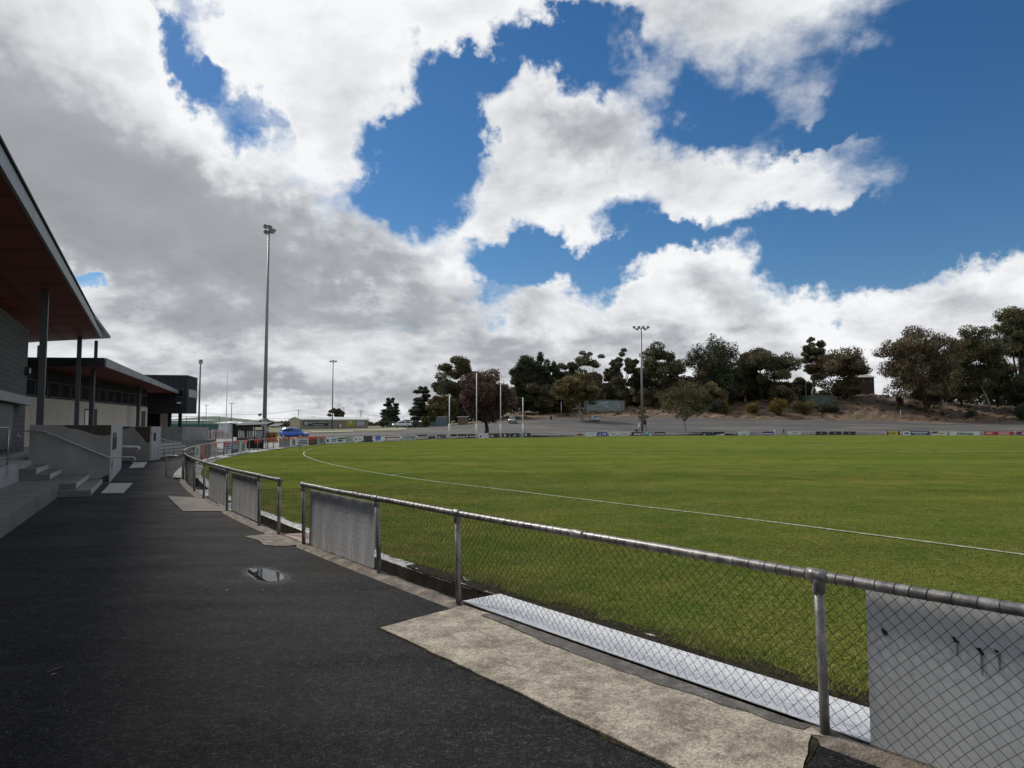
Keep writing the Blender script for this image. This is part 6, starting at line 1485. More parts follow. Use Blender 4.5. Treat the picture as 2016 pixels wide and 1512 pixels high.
# ------------------------------------------------------------------ coaches shelter
def shelter():
    Y = 58.0; x0, x1 = ax(464) * Y, ax(519.5) * Y; p = Vector(((x0 + x1) / 2, Y, 0)); root = thing('coaches_shelter', 'black steel coaches shelter with sloping roof and slatted windows', 'shelter', p)
    k = mat('black_steel', [(0.010, 0.010, 0.011), (0.020, 0.020, 0.021)], scale=3, rough=0.5)
    w = x1 - x0; ang = 0.10
    def L(fx, d, z): return Vector((x0 + w * fx, Y + d + (1 - fx) * 0.3, z))
    zt0, zt1 = zat(465, 838, Y), zat(519, 836, Y)
    for fx in (0.01, 0.335, 0.66, 0.985):
        MB().tube([L(fx, 0, 0.0), L(fx, 0, zt0 - 0.02)], 0.045, 6).build('post', k, root)
    for fx in (0.01, 0.985): MB().tube([L(fx, 1.1, 0.0), L(fx, 1.1, zt0 + 0.1)], 0.045, 6).build('post', k, root)
    MB().hexa([L(0, 0.02, 0.05), L(1, 0.02, 0.05), L(1, 0.06, 0.05), L(0, 0.06, 0.05), L(0, 0.02, 0.92), L(1, 0.02, 0.92), L(1, 0.06, 0.92), L(0, 0.06, 0.92)]).build('lower_panel', k, root)
    for z in (zt0 - 0.10, zt0 - 0.38, 0.98): MB().tube([L(0, 0.0, z), L(1, 0.0, z)], 0.035, 6).build('cross_rail', k, root)
    pale = mat('translucent_strip', [(0.66, 0.66, 0.62), (0.78, 0.78, 0.74)], scale=2, rough=0.5, trans=0.6)
    for j, (a, b) in enumerate(((0.045, 0.30), (0.37, 0.63))):
        for q in range(4):
            u = a + (b - a) * q / 4
            MB().hexa([L(u, 0.03, 1.02), L(u + (b - a) * 0.13, 0.03, 1.02), L(u + (b - a) * 0.13, 0.05, 1.02), L(u, 0.05, 1.02), L(u, 0.03, zt0 - 0.42), L(u + (b - a) * 0.13, 0.03, zt0 - 0.42), L(u + (b - a) * 0.13, 0.05, zt0 - 0.42), L(u, 0.05, zt0 - 0.42)]).build('window_strip', pale, root)
    MB().hexa([L(0.70, 0.03, 1.04), L(0.95, 0.03, 1.04), L(0.95, 0.05, 1.04), L(0.70, 0.05, 1.04), L(0.70, 0.03, zt0 - 0.42), L(0.95, 0.03, zt0 - 0.42), L(0.95, 0.05, zt0 - 0.42), L(0.70, 0.05, zt0 - 0.42)]).build('notice_panel', mat('printed_notice', [(0.16, 0.19, 0.18), (0.35, 0.38, 0.38), (0.46, 0.47, 0.46)], scale=4, rough=0.6), root)
    a, b, c, d = L(-0.03, -0.25, zt0), L(1.12, -0.25, zt0 + 0.06), L(1.12, 1.5, zt0 + 0.30), L(-0.03, 1.5, zt0 + 0.26)
    MB().hexa([a, b, c, d] + [v + Vector((0, 0, 0.05)) for v in (a, b, c, d)]).build('roof', k, root)
    MB().box((p.x, Y + 0.75, 0.45), (w * 0.9, 0.4, 0.06)).build('bench', M['nosing'], root)
shelter()
def bins():
    for k, (px, lab) in enumerate(((525.5, 'left of three orange-brown wheelie bins beyond the shelter'), (533.5, 'middle of three orange-brown wheelie bins beyond the shelter'), (541.5, 'right of three orange-brown wheelie bins beyond the shelter'))):
        p = col(px, 80 + k * 0.3, 0.13); root = thing('wheelie_bin', lab, 'bin', p, 'wheelie bins')
        m = mat('orange_brown_bin', [(0.30, 0.13, 0.03), (0.38, 0.17, 0.045)], scale=2, rough=0.6)
        h = 1.05; lo = [Vector((p.x + sx * 0.19, p.y + sy * 0.24, p.z + 0.05)) for sx, sy in ((-1, -1), (1, -1), (1, 1), (-1, 1))]; hi = [Vector((p.x + sx * 0.25, p.y + sy * 0.30, p.z + h)) for sx, sy in ((-1, -1), (1, -1), (1, 1), (-1, 1))]
        MB().hexa(lo + hi).build('body', m, root); MB().box((p.x, p.y, p.z + h + 0.035), (0.54, 0.66, 0.07)).build('lid', M['black'], root)
        for sx in (-1, 1): MB().tube([(p.x + sx * 0.2, p.y + 0.26, p.z + 0.09), (p.x + sx * 0.26, p.y + 0.26, p.z + 0.09)], 0.1, 10).build('wheel', M['black'], root)
        MB().box((p.x, p.y - 0.285, p.z + 0.72), (0.3, 0.02, 0.16)).build('sticker', M['black'], root)
bins()

# ------------------------------------------------------------------ vehicles
M['tyre'] = mat('tyre_rubber', [(0.012, 0.012, 0.012)], rough=0.85)
M['rim'] = mat('alloy_rim', [(0.35, 0.35, 0.36)], rough=0.35, metal=0.7)
M['car_glass'] = glass('car_glass', (0.02, 0.024, 0.028), 0.04)
M['head'] = glass('headlamp_glass', (0.55, 0.56, 0.57)); M['tail'] = mat('tail_lamp', [(0.28, 0.01, 0.01)], rough=0.25)
M['plastic'] = mat('black_trim', [(0.02, 0.02, 0.021)], rough=0.6)
def car(label, loc, heading, pc, kind, group='parked vehicles', rough=0.22):
    """x forward, y left in the car's own frame; stations of a lofted body"""
    root = thing('parked_car' if kind != 'ute' else 'parked_ute', label, 'car' if kind != 'ute' else 'ute', loc, group)
    Mx = Matrix.Rotation(heading, 4, 'Z'); Mx.translation = Vector(loc)
    W = lambda x, y, z: Mx @ Vector((x, y, z))
    body = mat('car_paint', [pc], rough=rough, metal=0.25, spec=0.6)
    nb = body.node_tree.nodes['Principled BSDF']; nb.inputs['Coat Weight'].default_value = 0.7; nb.inputs['Coat Roughness'].default_value = 0.05
    if kind == 'hatch':
        st = [(-2.0, .42, .62, .74), (-1.93, .28, .88, .80), (-1.5, .22, .95, .85), (-.6, .20, .93, .87), (.5, .20, .92, .87), (.95, .22, .90, .86), (1.45, .22, .82, .83), (1.85, .25, .70, .76), (2.0, .38, .58, .66)]
        gh = [(-1.92, .96, .62), (-1.55, 1.36, .60), (-1.0, 1.47, .60), (-.2, 1.49, .60), (.25, 1.43, .59), (1.05, .95, .66)]; wb = (-1.25, 1.28); wr = .31; hw = .87
    elif kind == 'suv':
        st = [(-2.3, .5, .8, .82), (-2.25, .38, 1.05, .88), (-1.6, .32, 1.12, .92), (0, .30, 1.1, .93), (1.0, .30, 1.08, .93), (1.9, .34, 1.02, .9), (2.25, .40, .92, .85), (2.35, .5, .8, .8)]
        gh = [(-2.22, 1.12, .72), (-2.0, 1.70, .68), (-1.0, 1.78, .68), (.2, 1.78, .68), (.55, 1.70, .67), (1.15, 1.12, .74)]; wb = (-1.4, 1.42); wr = .38; hw = .93
    else:
        st = [(-2.6, .55, 1.0, .88), (-2.55, .42, 1.05, .90), (-1.0, .36, 1.05, .91), (0, .34, 1.05, .92), (1.0, .34, 1.06, .92), (1.9, .36, 1.02, .9), (2.4, .40, .92, .85), (2.55, .55, .8, .78)]
        gh = [(-2.5, 1.08, .76), (-2.4, 1.70, .72), (-.7, 1.74, .70), (.35, 1.74, .68), (.75, 1.62, .67), (1.4, 1.10, .76)]; wb = (-1.6, 1.55); wr = .38; hw = .92
    V = []; F = []; n = 8
    for x, zb, zt, w in st:
        zm = zb + (zt - zb) * .55
        V += [W(x, -w * .92, zb), W(x, -w, zm * .8 + zb * .2), W(x, -w * .985, zm), W(x, -w * .90, zt), W(x, w * .90, zt), W(x, w * .985, zm), W(x, w, zm * .8 + zb * .2), W(x, w * .92, zb)]
    for i in range(len(st) - 1):
        for k in range(n): a = i * n; F.append((a + k, a + (k + 1) % n, a + n + (k + 1) % n, a + n + k))
    F += [tuple(range(n - 1, -1, -1)), tuple(range((len(st) - 1) * n, len(st) * n))]
    MB().add(V, F).build('body', body, root, True)
    belt = np.interp([g[0] for g in gh], [s[0] for s in st], [s[2] for s in st]) - .02
    V = []; F = []
    for (x, zr, w), zb in zip(gh, belt):
        zr = max(zr, zb + .02); V += [W(x, -hw * .88, zb), W(x, -w, zr), W(x, w, zr), W(x, hw * .88, zb)]
    for i in range(len(gh) - 1):
        for k in range(3): a = i * 4; F.append((a + k, a + k + 1, a + 4 + k + 1, a + 4 + k))
    F += [(0, 3, 2, 1), tuple(len(gh) * 4 - 4 + k for k in range(4))]
    MB().add(V, F).build('roof', body, root, True)
    # windscreen, rear screen and side windows, set just proud
    def pane(pts): MB().add(pts, [tuple(range(len(pts)))]).build('window', M['car_glass'], root)
    (xa, za, wa), (xb, zb_, wb_) = gh[-1], gh[-2]
    pane([W(xa - .06 + .02, -hw * .80, za + .06), W(xa - .06 + .02, hw * .80, za + .06), W(xb + .10, wb_ * .93, zb_ - .04), W(xb + .10, -wb_ * .93, zb_ - .04)])
    (xa, za, wa), (xb, zb_, wb_) = gh[0], gh[1]
    pane([W(xa - .01, hw * .75, za + .08), W(xa - .01, -hw * .75, za + .08), W(xb - .05, -wb_ * .9, zb_ - .06), W(xb - .05, wb_ * .9, zb_ - .06)])
    for s in (-1, 1):
        segs = [(-1.5, -.45), (-.38, .62)] if kind == 'hatch' else ([(-2.05, -1.15), (-1.05, -.1), (0.0, .85)] if kind == 'suv' else [(-2.3, -1.0), (-.75, .1), (.2, 1.0)])
        for x0, x1 in segs:
            def side(x, f):
                zr = np.interp(x, [g[0] for g in gh], [g[1] for g in gh]); wr_ = np.interp(x, [g[0] for g in gh], [g[2] for g in gh]); zb2 = np.interp(x, [s_[0] for s_ in st], [s_[2] for s_ in st])
                y = hw * .88 + (wr_ - hw * .88) * f; return W(x, s * (y + .012), zb2 + (zr - zb2) * f)
            p = [side(x0, .12), side(x1, .12), side(x1, .84), side(x0, .84)]; pane(p if s < 0 else p[::-1])
        for wx in wb:
            ty = MB().tube([W(wx, s * (hw - .19), wr), W(wx, s * (hw - .17), wr), W(wx, s * (hw - .0), wr), W(wx, s * (hw + .012), wr)], [wr * .9, wr, wr, wr * .9], 18).build('wheel', M['tyre'], root, True)
            MB().tube([W(wx, s * (hw + .005), wr), W(wx, s * (hw + .022), wr)], wr * .62, 12).build('rim', M['rim'], ty)
        xf, xr = st[-1][0], st[0][0]; zf = st[-2][2] - .08
        MB().box(W(xf - .10, s * .56, zf), (.16, .30, .12), heading).build('headlight', M['head'], root)
        MB().box(W(xr + .06, s * .64, st[1][2] - .12), (.14, .20, .22), heading).build('tail_light', M['tail'], root)
        MB().box(W(gh[-1][0] - .25, s * (hw + .09), st[4][2] + .06), (.14, .18, .12), heading).build('mirror', body, root)
    MB().box(W(st[-1][0] - .02, 0, st[-1][1] + .06), (.10, 1.1, .16), heading).build('bumper', M['plastic'], root)
    MB().box(W(st[-1][0] - .005, 0, (st[-1][1] + st[-1][2]) / 2 + .06), (.10, .8, .12), heading).build('grille', M['plastic'], root)
    MB().box(W(st[-1][0] + .035, 0, st[-1][1] + .06), (.02, .36, .10), heading).build('number_plate', M['white'], root)
    return root
car('bright blue hatchback parked behind the bunting', col(580, 100, 0.33), R(-8), (0.02, 0.10, 0.42), 'hatch')
car('white ute with canopy parked by the small shed', col(792, 183, terrain(792, 183) + 0.16), R(176), (0.62, 0.62, 0.60), 'ute')
car('pale four-wheel drive facing the oval under the far trees', col(1009, 190, terrain(1009, 190) + 0.08), R(-98), (0.50, 0.53, 0.48), 'suv')
car('small silver car parked beside the leaning gum', col(1170.5, 197, terrain(1170, 197) + 0.08), R(-70), (0.45, 0.47, 0.50), 'hatch')
def trailer():
    p = col(815, 186, terrain(815, 186) + 0.15); root = thing('box_trailer', 'dark red and black trailer behind the white ute', 'trailer', p)
    MB().box(p + Vector((0, 0, 0.75)), (2.6, 1.5, 0.6)).build('tray', mat('dark_red_steel', [(0.10, 0.02, 0.02), (0.05, 0.02, 0.02)], scale=2, rough=0.6), root)
    MB().box(p + Vector((0.5, 0, 1.35)), (1.4, 1.2, 0.6)).build('load', M['plastic'], root)
    for x in (-0.4, 0.4): MB().tube([p + Vector((x, -0.78, 0.34)), p + Vector((x, -0.62, 0.34))], 0.34, 14).build('wheel', M['tyre'], root)
    MB().tube([p + Vector((-1.3, 0, 0.5)), p + Vector((-2.3, 0, 0.5))], 0.05, 6).build('drawbar', M['plastic'], root)
trailer()

# ------------------------------------------------------------------ sheds, tank and house
def long_shed():
    Y = 192.0; a, b, c = col(571, Y), col(592, Y - 1.5), col(724.5, Y + 3); zb = terrain(640, Y) - 0.6
    root = thing('long_shed', 'long low beige shed with a white roof edge and a dark club sign', 'shed', col(650, Y, zb + 0.5))
    zt = zat(592, 826.5, Y); zr = zat(582, 821.5, Y)
    w1 = mat('cream_sheet_wall', [(0.42, 0.36, 0.25), (0.48, 0.42, 0.30)], scale=1, rough=0.8); w2 = mat('taupe_block_wall', [(0.21, 0.18, 0.155), (0.26, 0.225, 0.195)], scale=0.8, rough=0.9, fine=0.1, fscale=3)
    dv = (c - b).normalized(); ev = (a - b); nb = ev
    def q(f, e, z): p = b + (c - b) * f + ev * e; return Vector((p.x, p.y, z))
    MB().hexa([q(0, 0, zb), q(1, 0, zb), q(1, 0.08, zb), q(0, 0.08, zb), q(0, 0, zt), q(1, 0, zt), q(1, 0.08, zt), q(0, 0.08, zt)]).build('front_wall', w2, root)
    V = [q(0.0, 0.082, zb), q(0.0, 1, zb), q(0.0, 1, zt), q(0.0, 0.5, zr), q(0.0, 0.082, zt)]; V2 = [v + dv * 0.2 for v in V]
    MB().add(V + V2, [(0, 1, 2, 3, 4), (9, 8, 7, 6, 5)] + [(i, (i + 1) % 5 + 5 if False else i + 5, (i + 1) % 5 + 5, (i + 1) % 5) for i in range(5)]).build('gable_wall', w1, root)
    MB().hexa([q(0.99, 0.082, zb), q(1, 0.082, zb), q(1, 1, zb), q(0.99, 1, zb), q(0.99, 0.082, zt), q(1, 0.082, zt), q(1, 1, zt), q(0.99, 1, zt)]).build('end_wall', w2, root)
    wr = mat('white_roof', [(0.60, 0.60, 0.57), (0.70, 0.70, 0.67)], scale=1, rough=0.5)
    for e0, e1, z0, z1 in ((-0.10, 0.5, zt + 0.0, zr + 0.02), (0.5, 1.1, zr + 0.02, zt + 0.0)):
        v = [q(-0.015, e0, z0), q(1.01, e0, z0), q(1.01, e1, z1), q(-0.015, e1, z1)]; MB().hexa(v + [p + Vector((0, 0, 0.12)) for p in v]).build('roof', wr, root)
    MB().hexa([q(-0.012, -0.12, zt - 0.10), q(1.01, -0.12, zt - 0.10), q(1.01, -0.09, zt - 0.10), q(-0.012, -0.09, zt - 0.10), q(-0.012, -0.12, zt + 0.20), q(1.01, -0.12, zt + 0.20), q(1.01, -0.09, zt + 0.20), q(-0.012, -0.09, zt + 0.20)]).build('gutter', wr, root)
    H = zt - zb
    def panel(nm, f0, f1, v0, v1, m, d=-0.03, par=root): return MB().hexa([q(f0, d, zb + H * v0), q(f1, d, zb + H * v0), q(f1, d + 0.028, zb + H * v0), q(f0, d + 0.028, zb + H * v0), q(f0, d, zb + H * v1), q(f1, d, zb + H * v1), q(f1, d + 0.028, zb + H * v1), q(f0, d + 0.028, zb + H * v1)]).build(nm, m, par)
    sg = panel('club_sign', 0.035, 0.395, 0.50, 0.90, paint((0.012, 0.022, 0.015)))
    for r_o, cc, dd in ((0.165, WH, -0.037), (0.12, (0.02, 0.03, 0.025), -0.043), (0.07, (0.5, 0.5, 0.5), -0.049)):
        MB().add([q(0.072 + r_o * 0.17 * math.cos(t), dd, zb + H * (0.70 + r_o * math.sin(t))) for t in [2 * math.pi * i / 16 for i in range(16)]], [tuple(range(16))]).build('emblem', paint(cc), sg)
    for i, (f0, f1, v0, v1) in enumerate(((0.105, 0.23, 0.74, 0.83), (0.245, 0.385, 0.74, 0.83), (0.17, 0.33, 0.55, 0.61), (0.105, 0.16, 0.645, 0.69))): panel('sign_lettering', f0, f1, v0, v1, paint((0.36, 0.42, 0.34)), -0.045, sg)
    panel('yellow_mural', 0.665, 0.79, 0.45, 0.97, paint((0.36, 0.30, 0.03))); panel('mural_figure', 0.71, 0.745, 0.68, 0.90, paint((0.6, 0.55, 0.45)), -0.045)
    panel('white_notice', 0.83, 0.935, 0.52, 0.88, paint((0.40, 0.42, 0.48))); panel('small_notice', 0.565, 0.59, 0.36, 0.62, paint(WH)); panel('meter_box', 0.555, 0.563, 0.30, 0.65, M['plastic'])
long_shed()
def hipped_shed(label, name, px0, px1, yt, Y, zb, depth, wallm, roofm, over=0.25, cat='shed', group=None, rise=0.25):
    x0, x1 = ax(px0) * Y, ax(px1) * Y; zt = zat((px0 + px1) / 2, yt, Y); root = thing(name, label, cat, ((x0 + x1) / 2, Y, zb), group)
    MB().hexa([Vector((x, y, z)) for z in (zb, zt) for x, y in ((x0, Y), (x1, Y), (x1, Y + depth), (x0, Y + depth))]).build('wall', wallm, root)
    v = [Vector((x0 - over, Y - over, zt + 0.002)), Vector((x1 + over, Y - over, zt + 0.002)), Vector((x1 + over, Y + depth, zt + rise)), Vector((x0 - over, Y + depth, zt + rise))]
    MB().hexa(v + [p + Vector((0, 0, 0.12)) for p in v]).build('roof', roofm, root)
    n = int((x1 - x0) / 0.9)
    mb = MB()
    for i in range(1, n): mb.box((x0 + (x1 - x0) * i / n, Y - 0.012, (zb + zt) / 2), (0.05, 0.02, (zt - zb) * 0.98))
    mb.build('wall_rib', wallm, root)
    return root, x0, x1, zt
grn = mat('green_grey_sheet', [(0.17, 0.215, 0.205), (0.235, 0.28, 0.265)], scale=0.8, rough=0.6, stretch=(1, 1, 0.4))
root_, x0_, x1_, zt_ = hipped_shed('green-grey shed with white graffiti on the bank', 'graffiti_shed', 1155, 1219, 788, 228, terrain(1190, 228) - 0.4, 7, grn, M['roof'])
MB().hexa([Vector((x, y, z)) for z in (terrain(1226, 230) - 0.4, zat(1226, 788.5, 229)) for x, y in ((x1_ + 0.02, 228.3), (x1_ + 2.3, 231), (x1_ + 2.1, 235), (x1_ + 0.02, 235))]).build('side_wall', M['concrete'], root_)
def graffiti():
    def P(px, py): return Vector((ax(px) * 227.93, 227.93, zat(px, py, 227.93)))
    for pts in ([(1181, 793), (1187, 791.5), (1193, 793), (1196, 791), (1200, 789.5)], [(1183, 800), (1181, 797), (1185, 795), (1190, 797), (1188, 800.5), (1193, 799), (1197, 801)], [(1190, 803), (1194, 800), (1198, 803)], [(1184, 794), (1190, 796), (1196, 793.5)], [(1217, 799), (1219, 796), (1218.4, 803)]):
        MB().tube([P(*q) for q in pts], 0.11, 4).build('graffiti', paint((0.62, 0.64, 0.62)), root_)
graffiti()
hipped_shed('small open-fronted shed with a white roof behind the trailer', 'small_shed', 797, 838, 831, 192, terrain(817, 192) - 0.2, 5, mat('dull_green_sheet', [(0.06, 0.075, 0.065)], rough=0.7), M['white'], 0.5)
hipped_shed('blue-grey shipping container under the olive gum', 'shipping_container', 858, 878, 822, 196, terrain(868, 196) - 0.1, 6, mat('container_blue', [(0.09, 0.12, 0.15), (0.13, 0.15, 0.17)], scale=1, rough=0.6), M['pole_dark'], 0.0, 'container')
hipped_shed('small ochre timber hut left of the thick black trunk', 'timber_hut', 901, 920, 822, 196, terrain(910, 196) - 0.1, 3, mat('ochre_board', [(0.15, 0.10, 0.055), (0.19, 0.13, 0.07)], scale=1, rough=0.8), M['roof'], 0.3)
hipped_shed('pale aqua hall behind the cricket nets', 'aqua_hall', 335, 386, 829, 150, 0.5, 9, mat('aqua_sheet', [(0.30, 0.38, 0.36), (0.36, 0.44, 0.42)], scale=1, rough=0.7), M['white'], 0.3)
hipped_shed('white corrugated kiosk left of the shelter roof', 'white_kiosk', 430, 448, 834, 110, 0.35, 4, mat('white_sheet', [(0.42, 0.44, 0.45), (0.55, 0.56, 0.57)], scale=1.5, rough=0.7), M['white'], 0.2)
hipped_shed('dark grey kiosk under a flat roof behind the shelter', 'grey_kiosk', 449, 476, 834.5, 112, 0.35, 5, M['dark_clad'], M['white'], 0.5)
hipped_shed('low cream farmhouse far beyond the shelter pole', 'farmhouse', 533, 545, 839, 330, 1.0, 8, mat('cream_wall', [(0.36, 0.34, 0.29)], rough=0.8), M['roof'], 0.8, 'house', None, 1.2)
def tank():
    Y = 240.0; pxc = 1608; c = col(pxc, Y, terrain(pxc, Y) - 0.5); r = 32 * Y / FPX; zt = zat(pxc, 781, Y); root = thing('water_tank', 'low round green water tank on the bank', 'tank', c)
    m = mat('tank_green', [(0.055, 0.085, 0.06), (0.08, 0.11, 0.08)], scale=0.6, rough=0.6, stretch=(1, 1, 0.3))
    MB().tube([c, Vector((c.x, c.y, zt))], r, 40).build('shell', m, root); MB().tube([Vector((c.x, c.y, zt)), Vector((c.x, c.y, zt + 0.15)), Vector((c.x, c.y, zt + 0.4))], [r * 1.03, r * 1.03, 0.2], 40).build('lid', mat('tank_lid', [(0.16, 0.20, 0.15)], rough=0.6), root)
tank()
def house():
    Y = 262.0; x0, x1 = ax(1686) * Y, ax(1724) * Y; zb = terrain(1705, Y) - 0.5; zt = zat(1705, 743, Y); zr = zat(1700, 731, Y); d = 7.0
    root = thing('tower_house', 'dark brick two-storey house with pyramid roof on the crest', 'house', ((x0 + x1) / 2, Y, zb))
    br = mat('dark_brick', [(0.07, 0.045, 0.036), (0.10, 0.065, 0.05)], scale=2, rough=0.9)
    MB().hexa([Vector((x, y, z)) for z in (zb, zt) for x, y in ((x0, Y), (x1, Y), (x1, Y + d), (x0, Y + d))]).build('wall', br, root)
    o = 0.7; v = [Vector((x0 - o, Y - o, zt + 0.01)), Vector((x1 + o, Y - o, zt + 0.01)), Vector((x1 + o, Y + d + o, zt + 0.01)), Vector((x0 - o, Y + d + o, zt + 0.01))]; ap = Vector(((x0 + x1) / 2, Y + d / 2, zr))
    MB().add(v + [ap], [(3, 2, 1, 0), (0, 1, 4), (1, 2, 4), (2, 3, 4), (3, 0, 4)]).build('roof', M['nosing'], root)
    for f in (0.2, 0.5, 0.8):
        w = MB().box((x0 + (x1 - x0) * f, Y - 0.03, zt - 1.2), (0.9, 0.06, 1.1)).build('window', M['white'], root); MB().box((x0 + (x1 - x0) * f, Y - 0.075, zt - 1.2), (0.7, 0.02, 0.9)).build('pane', M['glass_dark'], w)
house()

# ------------------------------------------------------------------ nets, fences and odds and ends on the left
def net_fence(label, px0, px1, Y, ytop, zb, step, name='net_fence', green=True):
    a, b = col(px0, Y), col(px1, Y); n = int((b - a).length / step); root = thing(name, label, 'net fence', ((a.x + b.x) / 2, Y, zb), 'tall net fences')
    m = mat('green_steel', [(0.05, 0.12, 0.09)], rough=0.6) if green else M['pole_dark']
    for i in range(n + 1):
        p = a.lerp(b, i / n); MB().tube([Vector((p.x, p.y, zb)), Vector((p.x, p.y, zat(px0, ytop, Y)))], 0.05, 6).build('post', m, root)
    zt = zat(px0, ytop, Y)
    for z in (zt, zb + (zt - zb) * 0.5): MB().tube([Vector((a.x, Y, z)), Vector((b.x, Y, z))], 0.03, 5).build('rail', m, root)
    if green:
        MB().hexa([Vector((x, y, z)) for z in (zb, zb + (zt - zb) * 0.62) for x, y in ((a.x, Y + 0.06), (b.x, Y + 0.06), (b.x, Y + 0.09), (a.x, Y + 0.09))]).build('shade_cloth', mat('green_shade_cloth', [(0.06, 0.14, 0.11), (0.09, 0.18, 0.14)], scale=0.5, rough=0.9), root)
    mb = MB(); w = (b - a).length
    for i in range(int(w / 0.6)): mb.tube([Vector((a.x + i * 0.6, Y, zb)), Vector((a.x + i * 0.6, Y, zt))], 0.007, 3, False)
    for i in range(int((zt - zb) / 0.6)): mb.tube([Vector((a.x, Y, zb + i * 0.6)), Vector((b.x, Y, zb + i * 0.6))], 0.007, 3, False)
    stuff(mb.build('netting', m, root))
net_fence('green cricket net fence right of the raised cabin', 334, 432, 128, 820, 0.4, 3.0)
net_fence('tall wire court fence right of the shelter pole', 525, 575, 205, 824, 1.0, 4.0, green=False)
net_fence('wire court fence right of the long shed', 724, 760, 215, 818, 1.5, 4.0, green=False)
net_fence('green court fence behind the white ute', 760, 860, 205, 821, 1.6, 4.0)
def mounds():
    M['mound'] = mat('dark_mound', [(0.055, 0.045, 0.042), (0.10, 0.085, 0.078)], scale=0.6, detail=8, rough=0.95, fine=0.3, fscale=4)
    V = []; F = []; Y = 100; n = 24
    for i in range(n + 1):
        t = i / n; px = 390 + 72 * t; h = (1.3 * math.sin(math.pi * min(1, t * 1.05)) ** 0.7 if 0 < t < 0.95 else 0.0) + 0.05 * math.sin(i * 2.1)
        for dy, k in ((-3.0, 0.0), (-1.2, 0.75), (0, 1.0), (2.5, 0.0)): V.append((ax(px) * (Y + dy), Y + dy, 0.28 + max(0, h * k)))
    for i in range(n):
        for k in range(3): a = i * 4 + k; F.append((a, a + 4, a + 5, a + 1))
    me = bpy.data.meshes.new('earth_mound'); me.from_pydata(V, [], F); me.materials.append(M['mound']); struct(link(bpy.data.objects.new('earth_mound', me)))
mounds()
def yard_posts():
    for lab, px, yt in (('black bollard-like post nearest the concrete wall in the yard', 414, 846), ('black post in the middle of the gravel yard', 425.5, 847), ('black post in the yard beside the shelter', 458.5, 853)):
        Y = 82; b = col(px, Y, 0.15); root = thing('yard_post', lab, 'post', b, 'black posts in the yard')
        MB().tube([b, Vector((b.x, b.y, zat(px, yt, Y)))], 0.06, 8).build('shaft', M['plastic'], root); MB().tube([Vector((b.x, b.y, zat(px, yt, Y))), Vector((b.x, b.y, zat(px, yt, Y) + 0.06))], [0.075, 0.03], 8).build('cap', M['plastic'], root)
yard_posts()
def small_far():
    p = col(1085, 206, terrain(1085, 206) + 0.05); root = thing('litter_bin', 'tiny dark bin at the top edge of the car park', 'bin', p)
    MB().tube([p, p + Vector((0, 0, 0.95))], 0.32, 10).build('drum', M['plastic'], root); MB().tube([p + Vector((0, 0, 0.95)), p + Vector((0, 0, 1.05))], [0.35, 0.3], 10).build('lid', M['plastic'], root)
    b = col(1258.5, 162, 0.05); root = thing('switch_box', 'white electrical box on a stand left of the far floodlight pole', 'electrical box', b)
    MB().tube([b, b + Vector((0, 0, 2.0))], 0.08, 8).build('stand', M['pole'], root); MB().box(b + Vector((0, 0, 2.35)), (0.36, 0.26, 0.85)).build('cabinet', M['white'], root); MB().box(b + Vector((0, -0.14, 2.35)), (0.28, 0.02, 0.7)).build('door', M['white'], root)
    b = col(1253, 161.5, 0.05); root = thing('timer_box', 'small black box on a bracket behind the far boards', 'box', b)
    MB().tube([b, b + Vector((0, 0, 1.0))], 0.05, 8).build('stand', M['plastic'], root); MB().box(b + Vector((0, 0, 1.15)), (0.7, 0.4, 0.45)).build('case', M['plastic'], root)
    # twig and leaf litter on the asphalt
    a, c = gnd(91, 1326), gnd(125, 1314); MB().tube([a + Vector((0, 0, 0.008)), a.lerp(c, 0.5) + Vector((0.01, 0.02, 0.012)), c + Vector((0, 0, 0.008))], [0.004, 0.006, 0.003], 6).build('twig', BARK['mid'], loc=a)
    tag(bpy.data.objects['twig'], 'thin bare twig lying on the asphalt at the lower left', 'twig')
    rg = random.Random(4)
    for k, (px, py, lab) in enumerate([(105, 1329, 'small dry leaf just below the twig'), (447, 1163, 'pale leaf left of the puddle foot'), (518, 1163, 'pale leaf directly below the puddle'), (160, 981, 'white scrap by the foot of the steps')]):
        c = gnd(px, py); s = 0.022 + 0.01 * rg.random(); an = rg.uniform(0, 6); u = Vector((math.cos(an), math.sin(an), 0)); v = Vector((-u.y, u.x, 0))
        pts = [c - u * s + Vector((0, 0, 0.004)), c - v * s * 0.4 + Vector((0, 0, 0.010)), c + u * s + Vector((0, 0, 0.006)), c + v * s * 0.4 + Vector((0, 0, 0.012)), c + Vector((0, 0, 0.015))]
        o = MB().add(pts, [(0, 1, 4), (1, 2, 4), (2, 3, 4), (3, 0, 4)]).build('fallen_leaf', LITTER, loc=c); tag(o, lab, 'leaf', 'litter on the asphalt')
LITTER = mat('dry_leaf', [(0.16, 0.13, 0.09), (0.26, 0.23, 0.18)], scale=20, rough=0.8)
small_far()

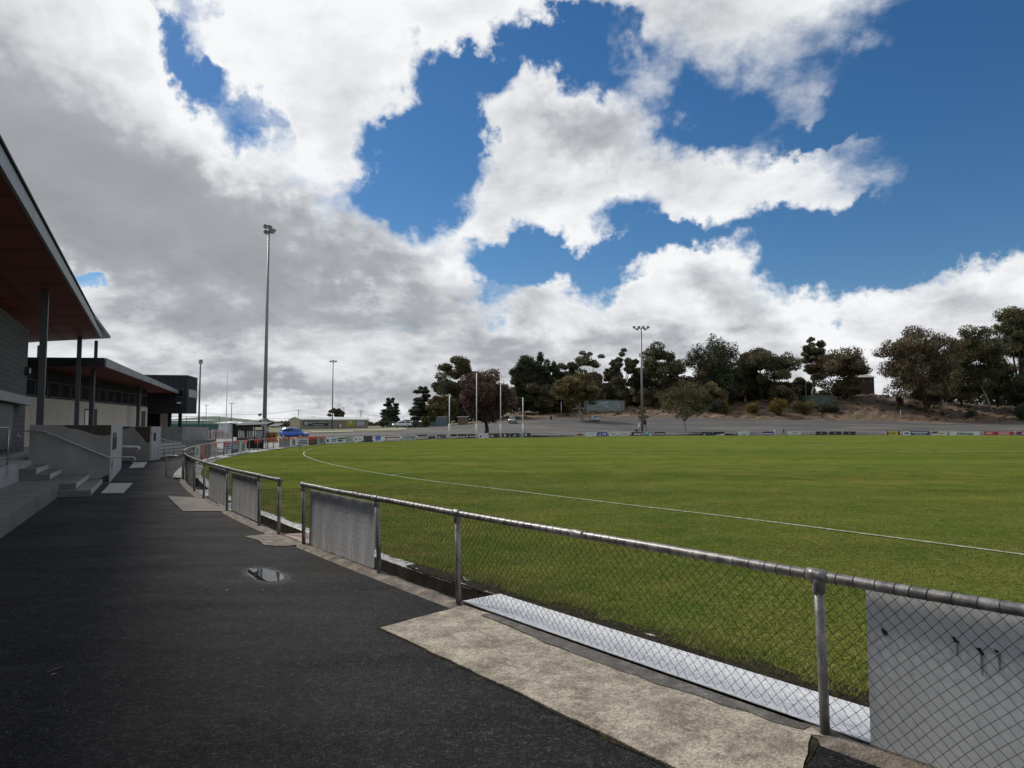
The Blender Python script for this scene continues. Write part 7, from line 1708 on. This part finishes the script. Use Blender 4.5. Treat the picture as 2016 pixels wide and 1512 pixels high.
# ------------------------------------------------------------------ person walking along the far fence
def person():
    Y = 169.0; b = col(1543, Y, 0.02); root = thing('person', 'person in dark clothes walking along the far fence', 'person', b)
    J = {'pel': (0, 0, .95), 'chest': (.02, 0, 1.28), 'neck': (.03, 0, 1.48), 'head': (.05, 0, 1.60), 'crown': (.05, 0, 1.74), 'ls': (.03, -.19, 1.42), 'le': (-.14, -.23, 1.15), 'lh': (-.06, -.22, .90), 'rs': (.03, .19, 1.42), 're': (.16, .24, 1.16), 'rh': (.36, .20, 1.02),
         'lhip': (0, -.10, .90), 'lk': (.20, -.10, .50), 'la': (.34, -.10, .09), 'lt': (.52, -.10, .05), 'rhip': (0, .10, .90), 'rk': (-.08, .10, .48), 'ra': (-.40, .10, .14), 'rt': (-.27, .10, .04)}
    E = [('pel', 'chest'), ('chest', 'neck'), ('neck', 'head'), ('head', 'crown'), ('chest', 'ls'), ('ls', 'le'), ('le', 'lh'), ('chest', 'rs'), ('rs', 're'), ('re', 'rh'), ('pel', 'lhip'), ('lhip', 'lk'), ('lk', 'la'), ('la', 'lt'), ('pel', 'rhip'), ('rhip', 'rk'), ('rk', 'ra'), ('ra', 'rt')]
    rad = {'pel': .16, 'chest': .18, 'neck': .07, 'head': .11, 'crown': .09, 'ls': .085, 'le': .06, 'lh': .045, 'rs': .085, 're': .06, 'rh': .045, 'lhip': .11, 'lk': .075, 'la': .05, 'lt': .045, 'rhip': .11, 'rk': .075, 'ra': .05, 'rt': .045}
    names = list(J); me = bpy.data.meshes.new('body'); me.from_pydata([J[n] for n in names], [(names.index(a), names.index(c)) for a, c in E], [])
    o = link(bpy.data.objects.new('body', me)); md = o.modifiers.new('skin', 'SKIN'); sub = o.modifiers.new('sub', 'SUBSURF'); sub.levels = 1; sub.render_levels = 1
    for i, n in enumerate(names): me.skin_vertices[0].data[i].radius = (rad[n], rad[n]); me.skin_vertices[0].data[i].use_root = (n == 'pel')
    dg = bpy.context.evaluated_depsgraph_get(); m2 = bpy.data.meshes.new_from_object(o.evaluated_get(dg)); bpy.data.objects.remove(o)
    m2.materials.clear(); m2.materials.append(mat('dark_clothes', [(0.012, 0.012, 0.014)], rough=0.85)); m2.materials.append(mat('skin', [(0.30, 0.18, 0.13)], rough=0.6))
    for p in m2.polygons: p.material_index = 1 if (1.50 < p.center.z < 1.70 and p.center.x > .06) else 0
    o = link(bpy.data.objects.new('body', m2)); o.parent = root; root.rotation_euler = (0, 0, R(180))
person()
